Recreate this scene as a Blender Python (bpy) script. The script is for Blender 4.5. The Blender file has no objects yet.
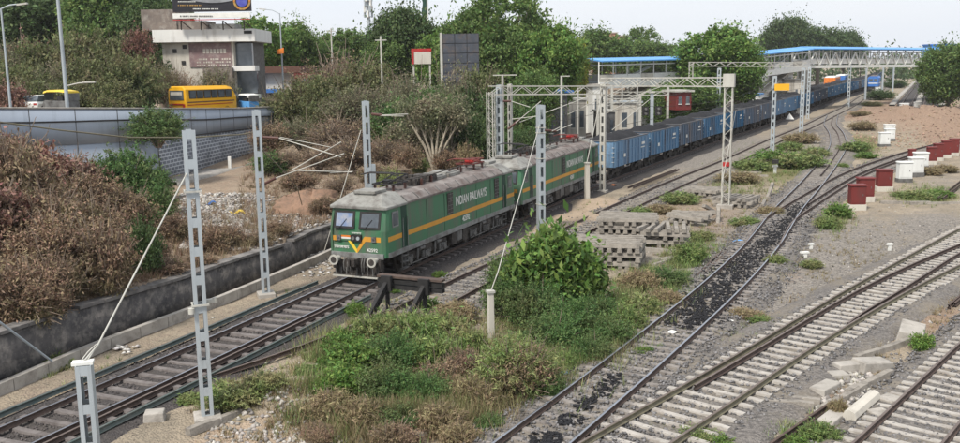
import bpy, math, random
import numpy as np
from mathutils import Vector, Matrix
R_ = math.radians
rng = np.random.default_rng(7); random.seed(7)
SC = bpy.context.scene; COL = SC.collection

# ---------------------------------------------------------------- camera (solved from gauges, masts and horizon)
F, HY, ROLL, H = 912.48, 152.926, -0.014602, 9.5
PIT = math.atan(HY/F)
def ray(x, y):
    a = (x-480)/F; b = (221.5-y)/F
    u = a*math.cos(ROLL)-b*math.sin(ROLL); v = a*math.sin(ROLL)+b*math.cos(ROLL)
    return np.array([u, math.cos(PIT)+v*math.sin(PIT), -math.sin(PIT)+v*math.cos(PIT)])
cd = bpy.data.cameras.new('camera'); cam = bpy.data.objects.new('camera', cd); COL.objects.link(cam)
cr, sr, cp, sp = math.cos(ROLL), math.sin(ROLL), math.cos(PIT), math.sin(PIT)
rv = Vector((cr, sr*sp, sr*cp)); uv = Vector((-sr, cr*sp, cr*cp)); fv = Vector((0, cp, -sp))
cam.matrix_world = Matrix(((rv.x, uv.x, -fv.x, 0), (rv.y, uv.y, -fv.y, 0), (rv.z, uv.z, -fv.z, H), (0, 0, 0, 1)))
cd.sensor_width = 36; cd.lens = 36*F/960; cd.clip_start = 0.5; cd.clip_end = 9000
SC.camera = cam

# ---------------------------------------------------------------- sky and sun (bright overcast)
SUN_EL, SUN_AZ = 52, 215      # azimuth clockwise from +Y: sun high behind the camera's left shoulder
w = bpy.data.worlds.new('World'); SC.world = w; w.use_nodes = True
nt = w.node_tree; nt.nodes.clear()
sky = nt.nodes.new('ShaderNodeTexSky'); sky.sky_type = 'NISHITA'; sky.sun_disc = False
sky.sun_elevation = R_(SUN_EL); sky.sun_rotation = R_(SUN_AZ); sky.dust_density = 3.0; sky.air_density = 1.0
cl = nt.nodes.new('ShaderNodeMix'); cl.data_type = 'RGBA'; cl.inputs[0].default_value = 0.82
tc = nt.nodes.new('ShaderNodeTexCoord'); cn = nt.nodes.new('ShaderNodeTexNoise'); cn.inputs['Scale'].default_value = 1.6; cn.inputs['Detail'].default_value = 4
mp = nt.nodes.new('ShaderNodeMapping'); mp.inputs['Scale'].default_value = (1, 1, 4)
crp = nt.nodes.new('ShaderNodeValToRGB'); crp.color_ramp.elements[0].position = .35; crp.color_ramp.elements[1].position = .7
crp.color_ramp.elements[0].color = (8.7, 9.3, 10.3, 1); crp.color_ramp.elements[1].color = (9.6, 9.8, 10.2, 1)
bg = nt.nodes.new('ShaderNodeBackground'); bg.inputs[1].default_value = 0.059
out = nt.nodes.new('ShaderNodeOutputWorld')
L = nt.links.new
L(tc.outputs['Generated'], mp.inputs[0]); L(mp.outputs[0], cn.inputs['Vector']); L(cn.outputs['Fac'], crp.inputs[0])
L(sky.outputs[0], cl.inputs[6]); L(crp.outputs[0], cl.inputs[7]); L(cl.outputs[2], bg.inputs[0]); L(bg.outputs[0], out.inputs[0])
sd = bpy.data.lights.new('sun', 'SUN'); sd.energy = 2.3; sd.angle = R_(10); sd.color = (1, .95, .87)
so = bpy.data.objects.new('sun', sd); COL.objects.link(so)
az, el = R_(SUN_AZ), R_(SUN_EL)
tosun = Vector((math.sin(az)*math.cos(el), math.cos(az)*math.cos(el), math.sin(el)))
so.rotation_euler = tosun.to_track_quat('Z', 'Y').to_euler(); so.location = (0, 0, 60)
SC.view_settings.view_transform = 'Standard'; SC.view_settings.look = 'None'
SC.view_settings.exposure = 0.92; SC.view_settings.gamma = 1.0
SC.cycles.max_bounces = 5; SC.cycles.diffuse_bounces = 3; SC.cycles.transparent_max_bounces = 6

# ---------------------------------------------------------------- helpers: places
def rise(y): return .012*np.clip(np.asarray(y, float)-70, 0, 150)
def G(x, y, z=0.0):
    d = ray(x, y); D = 60.
    for i in range(40):
        zz = z+float(rise(D)); t = (H-zz)/max(-d[2], 1e-4); D = .5*D+.5*t*d[1]
    return Vector((t*d[0], t*d[1], zz))
def AT(x, y, D):
    d = ray(x, y); q = d*(D/d[1]); return Vector((q[0], q[1], q[2]+H))
def PX(x, y, z):     # world arrays -> photo pixels
    z = z-H; ww = y*cp-z*sp; v = (y*sp+z*cp)/ww; u = x/ww
    a = u*cr+v*sr; b = -u*sr+v*cr
    return 480+a*F, 221.5-b*F
T1C = [(-16.5,12),(-14.6,18),(-12.3,23.9),(-9.2,31.4),(-5.7,40.7),(0.9,55.8),(8.3,73.2),(17.9,91.6),(27.6,110),(41,134.2),(62,174),(121,288),(262,600)]
_ty = [p[1] for p in T1C]; _tx = [p[0] for p in T1C]
def t1x(y): return np.interp(y, _ty, _tx)
_wy = [5, 20, 27.3, 31.6, 37.4, 44.9, 48.7, 60, 700]
_wo = [-4.5, -3.6, -4.6, -5.2, -5.4, -5.9, -6.9, -7.0, -7.0]
def wallx(y): return t1x(y)+np.interp(y, _wy, _wo)          # foot of the retaining wall
RW = [(-50, 30), (-40, 45), (-31.6, 60), (-25, 71), (-22.9, 87), (-20.3, 100), (-16.5, 116), (-10, 140), (6, 185), (60, 300), (190, 600)]
def roadx(y): return np.interp(y, [p[1] for p in RW], [p[0] for p in RW])
def roadz(y): return np.interp(y, [20, 60, 71, 87, 100, 130, 200, 400], [8.1, 6.35, 5.75, 5.05, 4.7, 4.2, 3.6, 3.2])
def sstep(a, b, x):
    t = np.clip((x-a)/(b-a), 0, 1); return t*t*(3-2*t)
def vnoise(x, y, s, seed=0):
    x = np.asarray(x, float)/s+seed*17.3; y = np.asarray(y, float)/s+seed*9.1
    xi = np.floor(x); yi = np.floor(y); fx = x-xi; fy = y-yi; fx = fx*fx*(3-2*fx); fy = fy*fy*(3-2*fy)
    def h(a, b):
        q = np.sin(a*127.1+b*311.7)*43758.5453; return q-np.floor(q)
    return (h(xi, yi)*(1-fx)+h(xi+1, yi)*fx)*(1-fy)+(h(xi, yi+1)*(1-fx)+h(xi+1, yi+1)*fx)*fy
BUMPS = []   # (x, y, rx, ry, height)
def terrain(x, y):
    x = np.asarray(x, float); y = np.asarray(y, float)
    base = rise(y)-.40+.10*(vnoise(x, y, 2.3)-.5)+.05*(vnoise(x, y, .7, 3)-.5)
    d = (wallx(y)-.35-x)*.93
    near = 1-sstep(88, 104, y)
    bank = rise(y)+.95+.35*(vnoise(x, y, 3, 5)-.5)+np.clip(d, 0, 30)*.012
    up = roadz(y)
    behind = roadx(y)-x
    a = sstep(.1, .6, behind)                                   # the road wall holds the fill up
    Wd_ = np.maximum(12, (wallx(y)-roadx(y))*.93); far_ = sstep(95, 125, y)
    bank = bank-far_*(1.38+.25*(vnoise(x, y, 3, 5)-.5)); slope = sstep(6*(1-far_)+np.maximum(6, Wd_-14)*far_, Wd_, d)
    hb = near*(bank*(1-a)+up*a)+(1-near)*(bank*(1-slope)+up*slope)
    m = 3.0*np.exp(-(((x+25.5)/6)**2+((y-43)/9)**2))+2.2*np.exp(-(((x+22)/5)**2+((y-35)/6)**2))
    hb = hb+m*(1-a)
    z = np.where(d > 0, hb, base)
    for (bx, by, rx, ry, hh) in BUMPS:
        z = z+hh*np.exp(-(((x-bx)/rx)**2+((y-by)/ry)**2))*(.75+.5*vnoise(x, y, .8, 9))
    # far hills of ground behind everything stay flat
    return z
def TZ(x, y): return float(terrain(np.array([x]), np.array([y]))[0])

# ---------------------------------------------------------------- helpers: objects
def tag(o, label=None, cat=None, group=None, kind=None):
    if label: o['label'] = label
    if cat: o['category'] = cat
    if group: o['group'] = group
    if kind: o['kind'] = kind
    return o
def empty(name, loc, rz=0, **k):
    o = bpy.data.objects.new(name, None); COL.objects.link(o); o.location = loc; o.rotation_euler = (0, 0, rz); o.empty_display_size = .3
    return tag(o, **k)
def link(name, me, parent=None, loc=(0, 0, 0), rz=0, **k):
    o = bpy.data.objects.new(name, me); COL.objects.link(o); o.location = loc; o.rotation_euler = (0, 0, rz)
    if parent: o.parent = parent
    return tag(o, **k)
def copy_tree(o, parent=None):
    c = o.copy(); COL.objects.link(c); c.parent = parent
    for ch in list(o.children): copy_tree(ch, c)
    return c
def fmesh(name, V, Fa, mats, smooth=False, mi=None):
    V = np.asarray(V, np.float32).reshape(-1, 3); Fa = np.asarray(Fa, np.int32); n, k = Fa.shape
    me = bpy.data.meshes.new(name); me.vertices.add(len(V)); me.vertices.foreach_set('co', V.ravel())
    me.loops.add(n*k); me.loops.foreach_set('vertex_index', Fa.ravel())
    me.polygons.add(n); me.polygons.foreach_set('loop_start', np.arange(0, n*k, k, dtype=np.int32))
    if mi is not None: me.polygons.foreach_set('material_index', np.asarray(mi, np.int32))
    if smooth: me.polygons.foreach_set('use_smooth', np.ones(n, bool))
    me.update(calc_edges=True); me.validate()
    for m in (mats if isinstance(mats, (list, tuple)) else [mats]): me.materials.append(m)
    return me
class MB:
    def __init__(s): s.v = []; s.f = []; s.m = []; s.sm = []; s.cur = 0
    def add(s, V, Fs, smooth=False):
        b = len(s.v); s.v += [tuple(p) for p in V]
        for f in Fs: s.f.append([b+i for i in f]); s.m.append(s.cur); s.sm.append(smooth)
        return s
    def box(s, c, d, M=None, taper=1.0):
        x, y, z = [q/2 for q in d]; P = []
        for sz in (-1, 1):
            t = taper if sz > 0 else 1.0
            for sx, sy in ((-1, -1), (1, -1), (1, 1), (-1, 1)):
                p = Vector((sx*x*t, sy*y*t, sz*z))
                if M is not None: p = M @ p
                P.append(p+Vector(c))
        return s.add(P, [(0, 3, 2, 1), (4, 5, 6, 7), (0, 1, 5, 4), (1, 2, 6, 5), (2, 3, 7, 6), (3, 0, 4, 7)])
    def tube(s, pts, r, n=8, cap=True, smooth=True):
        pts = [Vector(p) for p in pts]; rs = r if isinstance(r, (list, tuple)) else [r]*len(pts)
        V = []; Fs = []
        for i, p in enumerate(pts):
            d = (pts[min(i+1, len(pts)-1)]-pts[max(i-1, 0)]).normalized()
            a = d.orthogonal().normalized() if i == 0 else (a-d*a.dot(d)).normalized()
            b = d.cross(a)
            for k in range(n):
                t = 2*math.pi*k/n; V.append(p+(a*math.cos(t)+b*math.sin(t))*rs[i])
        for i in range(len(pts)-1):
            for k in range(n): Fs.append((i*n+k, i*n+(k+1) % n, (i+1)*n+(k+1) % n, (i+1)*n+k))
        s.add(V, Fs, smooth)
        if cap:
            s.add(V[:n], [tuple(range(n-1, -1, -1))]); s.add(V[-n:], [tuple(range(n))])
        return s
    def bar(s, p, q, w_, h_):           # rectangular bar between two points
        p = Vector(p); q = Vector(q); d = q-p; M = d.to_track_quat('X', 'Z').to_matrix()
        return s.box((p+q)/2, (d.length, w_, h_), M)
    def cyl(s, c, r, h, axis='z', n=14, r2=None):
        ax = {'x': Vector((1, 0, 0)), 'y': Vector((0, 1, 0)), 'z': Vector((0, 0, 1))}[axis]
        c = Vector(c); return s.tube([c-ax*h/2, c+ax*h/2], [r, r if r2 is None else r2], n)
    def loft(s, rings, closed=True, smooth=False, caps=True):
        n = len(rings[0]); V = [p for r in rings for p in r]; Fs = []
        for i in range(len(rings)-1):
            for k in range(n if closed else n-1): Fs.append((i*n+k, i*n+(k+1) % n, (i+1)*n+(k+1) % n, (i+1)*n+k))
        if caps and closed: Fs += [tuple(range(n-1, -1, -1)), tuple(range((len(rings)-1)*n, len(rings)*n))]
        return s.add(V, Fs, smooth)
    def mesh(s, name, mats):
        me = bpy.data.meshes.new(name); me.from_pydata(s.v, [], s.f); me.update()
        for m in (mats if isinstance(mats, (list, tuple)) else [mats]): me.materials.append(m)
        me.polygons.foreach_set('material_index', s.m); me.polygons.foreach_set('use_smooth', s.sm)
        import bmesh
        bm = bmesh.new(); bm.from_mesh(me); bmesh.ops.recalc_face_normals(bm, faces=bm.faces); bm.to_mesh(me); bm.free()
        return me
    def build(s, name, mats, parent=None, loc=(0, 0, 0), rz=0, bevel=0, **k):
        o = link(name, s.mesh(name, mats), parent, loc, rz, **k)
        if bevel:
            b = o.modifiers.new('bevel', 'BEVEL'); b.width = bevel; b.segments = 2; b.limit_method = 'ANGLE'; b.angle_limit = R_(40)
        return o
def text(name, body, size, org, xa, up, m, parent, sx=1.0, ext=.004, **k):
    c = bpy.data.curves.new(name, 'FONT'); c.body = body; c.size = size; c.extrude = ext; c.align_x = 'CENTER'; c.align_y = 'CENTER'; c.offset = size*.012
    o = bpy.data.objects.new(name, c); COL.objects.link(o); bpy.context.view_layer.update()
    me = bpy.data.meshes.new_from_object(o.evaluated_get(bpy.context.evaluated_depsgraph_get()))
    bpy.data.objects.remove(o)
    xa = Vector(xa).normalized(); up = Vector(up).normalized(); nz = xa.cross(up)
    M = Matrix(((xa.x*sx, up.x, nz.x), (xa.y*sx, up.y, nz.y), (xa.z*sx, up.z, nz.z))).to_4x4()
    me.transform(Matrix.Translation(Vector(org)) @ M); me.materials.clear(); me.materials.append(m)
    return link(name, me, parent, **k)

# ---------------------------------------------------------------- materials
def mat(name, c1, c2=None, scale=3.0, rough=.8, metal=0, bump=.0, bscale=30, c3=None, s3=1.2, t3=.58, w3=.12, island=False, trans=0, streak=False, spec=.3, orand=0):
    m = bpy.data.materials.new(name); m.use_nodes = True; t = m.node_tree; t.nodes.clear(); N = t.nodes.new; Lk = t.links.new
    o = N('ShaderNodeOutputMaterial'); b = N('ShaderNodeBsdfPrincipled'); b.inputs['Roughness'].default_value = rough; b.inputs['Metallic'].default_value = metal
    b.inputs['Specular IOR Level'].default_value = spec
    Lk(b.outputs[0], o.inputs[0]); c2 = c2 or tuple(q*.8 for q in c1)
    g = N('ShaderNodeNewGeometry'); n = N('ShaderNodeTexNoise'); n.inputs['Scale'].default_value = scale; n.inputs['Detail'].default_value = 6; n.inputs['Roughness'].default_value = .62
    if streak:
        mp = N('ShaderNodeMapping'); mp.inputs['Scale'].default_value = (1, 1, .18); Lk(g.outputs['Position'], mp.inputs[0]); Lk(mp.outputs[0], n.inputs['Vector'])
    else: Lk(g.outputs['Position'], n.inputs['Vector'])
    r = N('ShaderNodeMapRange'); r.inputs[1].default_value = .3; r.inputs[2].default_value = .7; Lk(n.outputs['Fac'], r.inputs[0])
    mx = N('ShaderNodeMix'); mx.data_type = 'RGBA'; mx.inputs[6].default_value = (*c1, 1); mx.inputs[7].default_value = (*c2, 1)
    Lk(r.outputs[0], mx.inputs[0]); col = mx.outputs[2]
    if c3:
        n3 = N('ShaderNodeTexNoise'); n3.inputs['Scale'].default_value = s3; n3.inputs['Detail'].default_value = 8; n3.inputs['Roughness'].default_value = .7
        if streak: Lk(mp.outputs[0], n3.inputs['Vector'])
        else: Lk(g.outputs['Position'], n3.inputs['Vector'])
        r3 = N('ShaderNodeMapRange'); r3.inputs[1].default_value = t3-w3; r3.inputs[2].default_value = t3+w3; Lk(n3.outputs['Fac'], r3.inputs[0])
        m3 = N('ShaderNodeMix'); m3.data_type = 'RGBA'; m3.inputs[7].default_value = (*c3, 1); Lk(r3.outputs[0], m3.inputs[0]); Lk(col, m3.inputs[6]); col = m3.outputs[2]
    if orand:     # each copy faded by its own amount
        oi = N('ShaderNodeObjectInfo'); h0 = N('ShaderNodeHueSaturation'); q0 = N('ShaderNodeMapRange'); q0.inputs[3].default_value = 1-orand*.6; q0.inputs[4].default_value = 1+orand*.5; Lk(oi.outputs['Random'], q0.inputs[0]); Lk(q0.outputs[0], h0.inputs['Value'])
        q1 = N('ShaderNodeMapRange'); q1.inputs[3].default_value = 1.1; q1.inputs[4].default_value = 1-orand*.7; Lk(oi.outputs['Random'], q1.inputs[0]); Lk(q1.outputs[0], h0.inputs['Saturation']); Lk(col, h0.inputs['Color']); col = h0.outputs[0]
    if island:
        hs = N('ShaderNodeHueSaturation'); mr = N('ShaderNodeMapRange'); mr.inputs[3].default_value = .5; mr.inputs[4].default_value = 1.6
        Lk(g.outputs['Random Per Island'], mr.inputs[0]); Lk(mr.outputs[0], hs.inputs['Value']); Lk(col, hs.inputs['Color'])
        mh = N('ShaderNodeMath'); mh.operation = 'MULTIPLY_ADD'; mh.inputs[1].default_value = 7.31; mh.inputs[2].default_value = 0; Lk(g.outputs['Random Per Island'], mh.inputs[0])
        fr = N('ShaderNodeMath'); fr.operation = 'FRACT'; Lk(mh.outputs[0], fr.inputs[0]); m2 = N('ShaderNodeMapRange'); m2.inputs[3].default_value = .47; m2.inputs[4].default_value = .53
        Lk(fr.outputs[0], m2.inputs[0]); Lk(m2.outputs[0], hs.inputs['Hue']); col = hs.outputs[0]
    Lk(col, b.inputs['Base Color'])
    if trans:
        tr = N('ShaderNodeBsdfTranslucent'); Lk(col, tr.inputs[0]); ms = N('ShaderNodeMixShader'); ms.inputs[0].default_value = trans
        Lk(b.outputs[0], ms.inputs[1]); Lk(tr.outputs[0], ms.inputs[2]); Lk(ms.outputs[0], o.inputs[0])
    if bump:
        bn = N('ShaderNodeTexNoise'); bn.inputs['Scale'].default_value = bscale; bn.inputs['Detail'].default_value = 5; Lk(g.outputs['Position'], bn.inputs['Vector'])
        bp = N('ShaderNodeBump'); bp.inputs['Strength'].default_value = bump; bp.inputs['Distance'].default_value = .05; Lk(bn.outputs['Fac'], bp.inputs['Height']); Lk(bp.outputs[0], b.inputs['Normal'])
    return m
M = {}
M['rust'] = mat('rail_rust', (.065, .046, .040), (.11, .078, .063), 4, .85, bump=.3)
M['shine'] = mat('rail_running_surface', (.42, .44, .48), (.30, .31, .34), 2, .28, .8)
M['dull'] = mat('rail_dull_top', (.20, .165, .145), (.13, .10, .088), 3, .6, .3)
M['green_rail'] = mat('rail_greenish', (.07, .10, .095), (.12, .13, .12), 3, .7)
M['yellow_rail'] = mat('rail_yellowish', (.20, .185, .12), (.13, .11, .08), 3, .75)
M['conc_l'] = mat('sleeper_pale', (.46, .43, .39), (.31, .29, .26), 2.2, .9, bump=.3, c3=(.21, .18, .155), s3=1.8, t3=.60)
M['conc_m'] = mat('sleeper_stained', (.30, .275, .25), (.20, .18, .165), 2.2, .9, bump=.3, c3=(.10, .085, .075), s3=2, t3=.58)
M['conc_d'] = mat('sleeper_oily', (.20, .18, .17), (.125, .11, .105), 2.2, .85, bump=.3, c3=(.10, .085, .08), s3=3, t3=.58)
M['conc_s'] = mat('sleeper_weathered', (.33, .30, .26), (.21, .19, .165), 2.5, .92, bump=.4, c3=(.11, .10, .09), s3=2.2, t3=.60)
M['galv'] = mat('galvanised_steel', (.43, .47, .49), (.34, .375, .395), 1.8, .55, .25, c3=(.24, .25, .25), s3=3, t3=.68, streak=True)
M['galv2'] = mat('old_white_steel', (.52, .51, .46), (.38, .37, .33), 1.8, .6, .1, c3=(.25, .20, .15), s3=3, t3=.66, streak=True)
M['concrete'] = mat('concrete', (.42, .39, .35), (.30, .28, .25), 1.6, .9, bump=.3, c3=(.17, .15, .13), s3=1.5, t3=.62)
M['green'] = mat('loco_green', (.036, .165, .075), (.052, .135, .074), 1.0, .55, c3=(.10, .11, .082), s3=1.3, t3=.57, w3=.1, streak=True, spec=.45)
M['dgreen'] = mat('door_recess_green', (.015, .055, .035), (.012, .04, .025), 1.0, .6)
M['stripe'] = mat('ochre_stripe', (.62, .30, .035), (.50, .24, .04), 1.5, .5, streak=True)
M['yellow'] = mat('yellow_line', (.75, .55, .05), (.65, .45, .05), 2, .5)
M['white'] = mat('white_paint', (.74, .74, .70), (.62, .62, .58), 2, .6)
M['skirt'] = mat('solebar_grey', (.24, .25, .245), (.16, .16, .155), 2, .6, c3=(.09, .08, .07), s3=2, t3=.6)
M['roof'] = mat('roof_grey', (.30, .275, .255), (.19, .17, .16), 1.1, .7, c3=(.10, .072, .062), s3=.9, t3=.50, w3=.14)
M['cabroof'] = mat('cab_roof_grey', (.30, .30, .275), (.20, .195, .18), 1.5, .65, c3=(.09, .075, .065), s3=1.6, t3=.60, w3=.12)
M['black'] = mat('black_metal', (.018, .018, .02), (.035, .032, .03), 3, .6)
M['under'] = mat('underframe_grime_shade', (.030, .026, .024), (.06, .052, .046), 3, .8, bump=.4, c3=(.16, .145, .13), s3=4, t3=.64)  # grimy steel, colour also darkened to paint in deeper contact shadow under the train
M['ugrey'] = mat('underframe_grey', (.17, .17, .165), (.09, .085, .08), 2.5, .7, c3=(.05, .045, .04), s3=3, t3=.6)
M['glass'] = mat('dark_glass', (.05, .06, .07), (.12, .14, .16), 1.2, .12, spec=.8)
M['sunshade'] = mat('blue_cab_blind', (.12, .20, .38), (.32, .33, .36), 3, .35)
M['brown'] = mat('insulator_brown', (.10, .045, .035), (.07, .035, .03), 4, .35)
M['dark_red'] = mat('pantograph_red', (.16, .028, .022), (.09, .03, .025), 4, .6)
M['red'] = mat('bright_red', (.45, .03, .025), (.32, .03, .03), 2, .6)
M['wagon'] = mat('wagon_blue', (.035, .20, .39), (.05, .15, .28), .8, .6, c3=(.10, .085, .085), s3=.9, t3=.60, w3=.1, streak=True, orand=.55)
M['wagon2'] = mat('wagon_blue_worn', (.045, .12, .21), (.09, .105, .14), .8, .7, c3=(.16, .125, .11), s3=1.2, t3=.54, w3=.1, streak=True, orand=.5)
M['wtop'] = mat('wagon_rim', (.16, .15, .14), (.09, .10, .12), 2, .7)
M['coal'] = mat('coal', (.010, .010, .012), (.022, .022, .025), 8, .85, bump=.8, bscale=14)
M['locobox_red'] = mat('cabinet_red_oxide', (.17, .028, .025), (.125, .026, .024), 1.5, .55, c3=(.10, .04, .035), s3=3, t3=.66, streak=True)
M['locobox_white'] = mat('cabinet_white', (.70, .71, .69), (.58, .59, .57), 1.5, .6, c3=(.36, .33, .28), s3=3, t3=.70, streak=True)
M['yellowbus'] = mat('bus_yellow', (.80, .42, .012), (.74, .38, .012), 1, .35, spec=.5)
M['blue_paint'] = mat('footbridge_roof_blue', (.11, .34, .68), (.09, .28, .60), .3, .45)
M['blue'] = mat('plain_blue', (.05, .17, .48), (.04, .14, .40), 2, .5)
M['cream'] = mat('cream_wall', (.56, .53, .46), (.44, .41, .36), .8, .85, c3=(.28, .25, .21), s3=.8, t3=.64, streak=True)
M['whitewall'] = mat('white_plaster', (.72, .72, .69), (.60, .59, .56), .5, .85, c3=(.34, .32, .28), s3=.7, t3=.66, streak=True)
M['ruin'] = mat('bare_old_masonry', (.22, .18, .15), (.13, .11, .10), 1.2, .95, bump=.6, c3=(.36, .33, .29), s3=1.3, t3=.62)
M['parapet'] = mat('blue_grey_parapet', (.36, .41, .48), (.31, .35, .41), .5, .85, c3=(.22, .25, .29), s3=.6, t3=.66, w3=.12, streak=True)
M['drywood'] = mat('bare_twig', (.27, .215, .165), (.17, .13, .10), 6, .9)
M['bark'] = mat('bark', (.13, .10, .075), (.20, .165, .13), 5, .9, bump=.5)
M['palebark'] = mat('pale_bark', (.42, .37, .29), (.30, .26, .20), 5, .9)
M['sand'] = mat('sand', (.46, .36, .26), (.36, .28, .20), 2, .95, bump=.5, bscale=20)
M['stone'] = mat('ballast_stone', (.17, .165, .165), (.11, .105, .105), 2, .9, island=True)
M['stone_b'] = mat('ballast_stone_brown', (.095, .083, .078), (.06, .054, .053), 2, .9, island=True)
M['stone_l'] = mat('pale_rubble', (.36, .34, .31), (.24, .22, .20), 2, .95, island=True)
M['litter'] = mat('litter_scraps', (.48, .46, .44), (.36, .34, .32), 2, .8, island=True)
M['orange'] = mat('orange_paint', (.70, .20, .03), (.6, .18, .03), 2, .5)
M['shopbrown'] = mat('brown_fascia', (.13, .065, .045), (.10, .05, .04), 2, .7)
def leafmat(n, a, b, c3=None, t3=.6, s3=.5, tr=.42): return mat(n, a, b, .55, .62, island=True, trans=tr, c3=c3, s3=s3, t3=t3, spec=.25)
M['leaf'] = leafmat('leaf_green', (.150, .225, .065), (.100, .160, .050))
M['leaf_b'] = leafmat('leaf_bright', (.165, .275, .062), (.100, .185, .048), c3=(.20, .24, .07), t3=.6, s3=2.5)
M['leaf_d'] = leafmat('leaf_dark', (.100, .150, .055), (.068, .108, .042))
M['leaf_o'] = leafmat('leaf_olive', (.17, .19, .080), (.115, .14, .058), c3=(.21, .165, .10), t3=.58)
M['leaf_g'] = leafmat('leaf_greyish', (.19, .205, .11), (.13, .15, .08), c3=(.26, .215, .15), t3=.55)
M['leaf_dry'] = leafmat('leaf_dry', (.27, .185, .120), (.17, .118, .080), c3=(.15, .145, .07), t3=.60, tr=.2)
M['leaf_red'] = leafmat('leaf_dead_red', (.23, .115, .085), (.16, .088, .068), c3=(.25, .19, .14), t3=.60, tr=.2)
M['leaf_y'] = leafmat('leaf_yellow', (.24, .25, .045), (.17, .19, .04))
M['grass_g'] = leafmat('grass_green', (.19, .27, .085), (.13, .19, .062), c3=(.27, .235, .12), t3=.56, tr=.3)
M['grass_d'] = leafmat('grass_dry', (.32, .26, .15), (.22, .17, .10), c3=(.13, .13, .055), t3=.60, tr=.3)
M['shrub'] = leafmat('shrub_green', (.115, .205, .065), (.080, .145, .050), c3=(.16, .17, .075), t3=.57)
# ---------------------------------------------------------------- tracks: centre lines and rails in metres
def spline(P, step=1.0):
    P = np.array(P, float); d = np.r_[0, np.cumsum(np.linalg.norm(np.diff(P, axis=0), axis=1))]
    # smooth resample: Catmull-Rom on chord length
    n = max(2, int(d[-1]/step)); t = np.linspace(0, d[-1], n+1); out = []
    for q in t:
        i = min(max(np.searchsorted(d, q)-1, 0), len(P)-2)
        p0 = P[max(i-1, 0)]; p1 = P[i]; p2 = P[i+1]; p3 = P[min(i+2, len(P)-1)]
        h = d[i+1]-d[i]; u = (q-d[i])/h
        m1 = (p2-p0)/max(d[i+1]-d[max(i-1, 0)], 1e-6)*h; m2 = (p3-p1)/max(d[min(i+2, len(P)-1)]-d[i], 1e-6)*h
        out.append((2*u**3-3*u**2+1)*p1+(u**3-2*u**2+u)*m1+(-2*u**3+3*u**2)*p2+(u**3-u**2)*m2)
    return np.array(out)
def smooth(P, k=7):
    Q = P.copy()
    for _ in range(k): Q[1:-1] = .25*Q[:-2]+.5*Q[1:-1]+.25*Q[2:]
    return Q
def normals(P):
    T = np.gradient(P, axis=0); T /= np.linalg.norm(T, axis=1)[:, None]; return T, np.stack([T[:, 1], -T[:, 0]], 1)   # right-hand side
def offset(P, o): return P+normals(P)[1]*o
def with_z(P, z=0): return np.c_[P, rise(P[:, 1])+z]
RAILP = [(-.07, -.156), (.07, -.156), (.07, -.142), (.012, -.125), (.012, -.045), (.036, -.036), (.036, -.003), (.030, 0), (-.030, 0), (-.036, -.003), (-.036, -.036), (-.012, -.045), (-.012, -.125), (-.07, -.142)]
def sweep_mesh(name, P3, prof, mats, topidx=(), smoothf=False):
    T, Nr = normals(P3[:, :2]); n = len(prof); V = []
    for p, r in zip(P3, Nr):
        for (a, z) in prof: V.append((p[0]+r[0]*a, p[1]+r[1]*a, p[2]+z))
    Fa = []; mi = []
    for i in range(len(P3)-1):
        for k in range(n):
            Fa.append((i*n+k, i*n+(k+1) % n, (i+1)*n+(k+1) % n, (i+1)*n+k)); mi.append(1 if k in topidx else 0)
    return fmesh(name, V, Fa, mats, smoothf, mi)
def rail(parent, P2, side, top, z=0, name='rail', **k):
    return link(name, sweep_mesh(name, with_z(P2, z), RAILP, [side, top], (6, 7, 8)), parent, **k)
def bed(name, P2, half, mats, ztop=-.205, zbot=-.55, dz=0, **k):
    xs = np.array([-half-1.1, -half-.5, -half, -half*.6, -half*.3, 0, half*.3, half*.6, half, half+.5, half+1.1])
    zs = np.array([zbot, (ztop+zbot)/2, ztop, ztop, ztop, ztop, ztop, ztop, ztop, (ztop+zbot)/2, zbot])
    T, Nr = normals(P2); P3 = with_z(P2); V = []
    for i, (p, r) in enumerate(zip(P3, Nr)):
        X = p[0]+r[0]*xs; Y = p[1]+r[1]*xs
        Z = p[2]+zs+dz+.035*(vnoise(X, Y, .35, 2)-.5)+.03*(vnoise(X, Y, 1.4, 4)-.5)
        V.append(np.stack([X, Y, Z], 1))
    n = len(xs); V = np.concatenate(V); gi, gk = np.meshgrid(np.arange(len(P2)-1), np.arange(n-1), indexing='ij'); a = (gi*n+gk).ravel()
    return link(name, fmesh(name, V, np.stack([a, a+1, a+n+1, a+n], 1)[:, ::-1], mats, True), **k)
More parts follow.
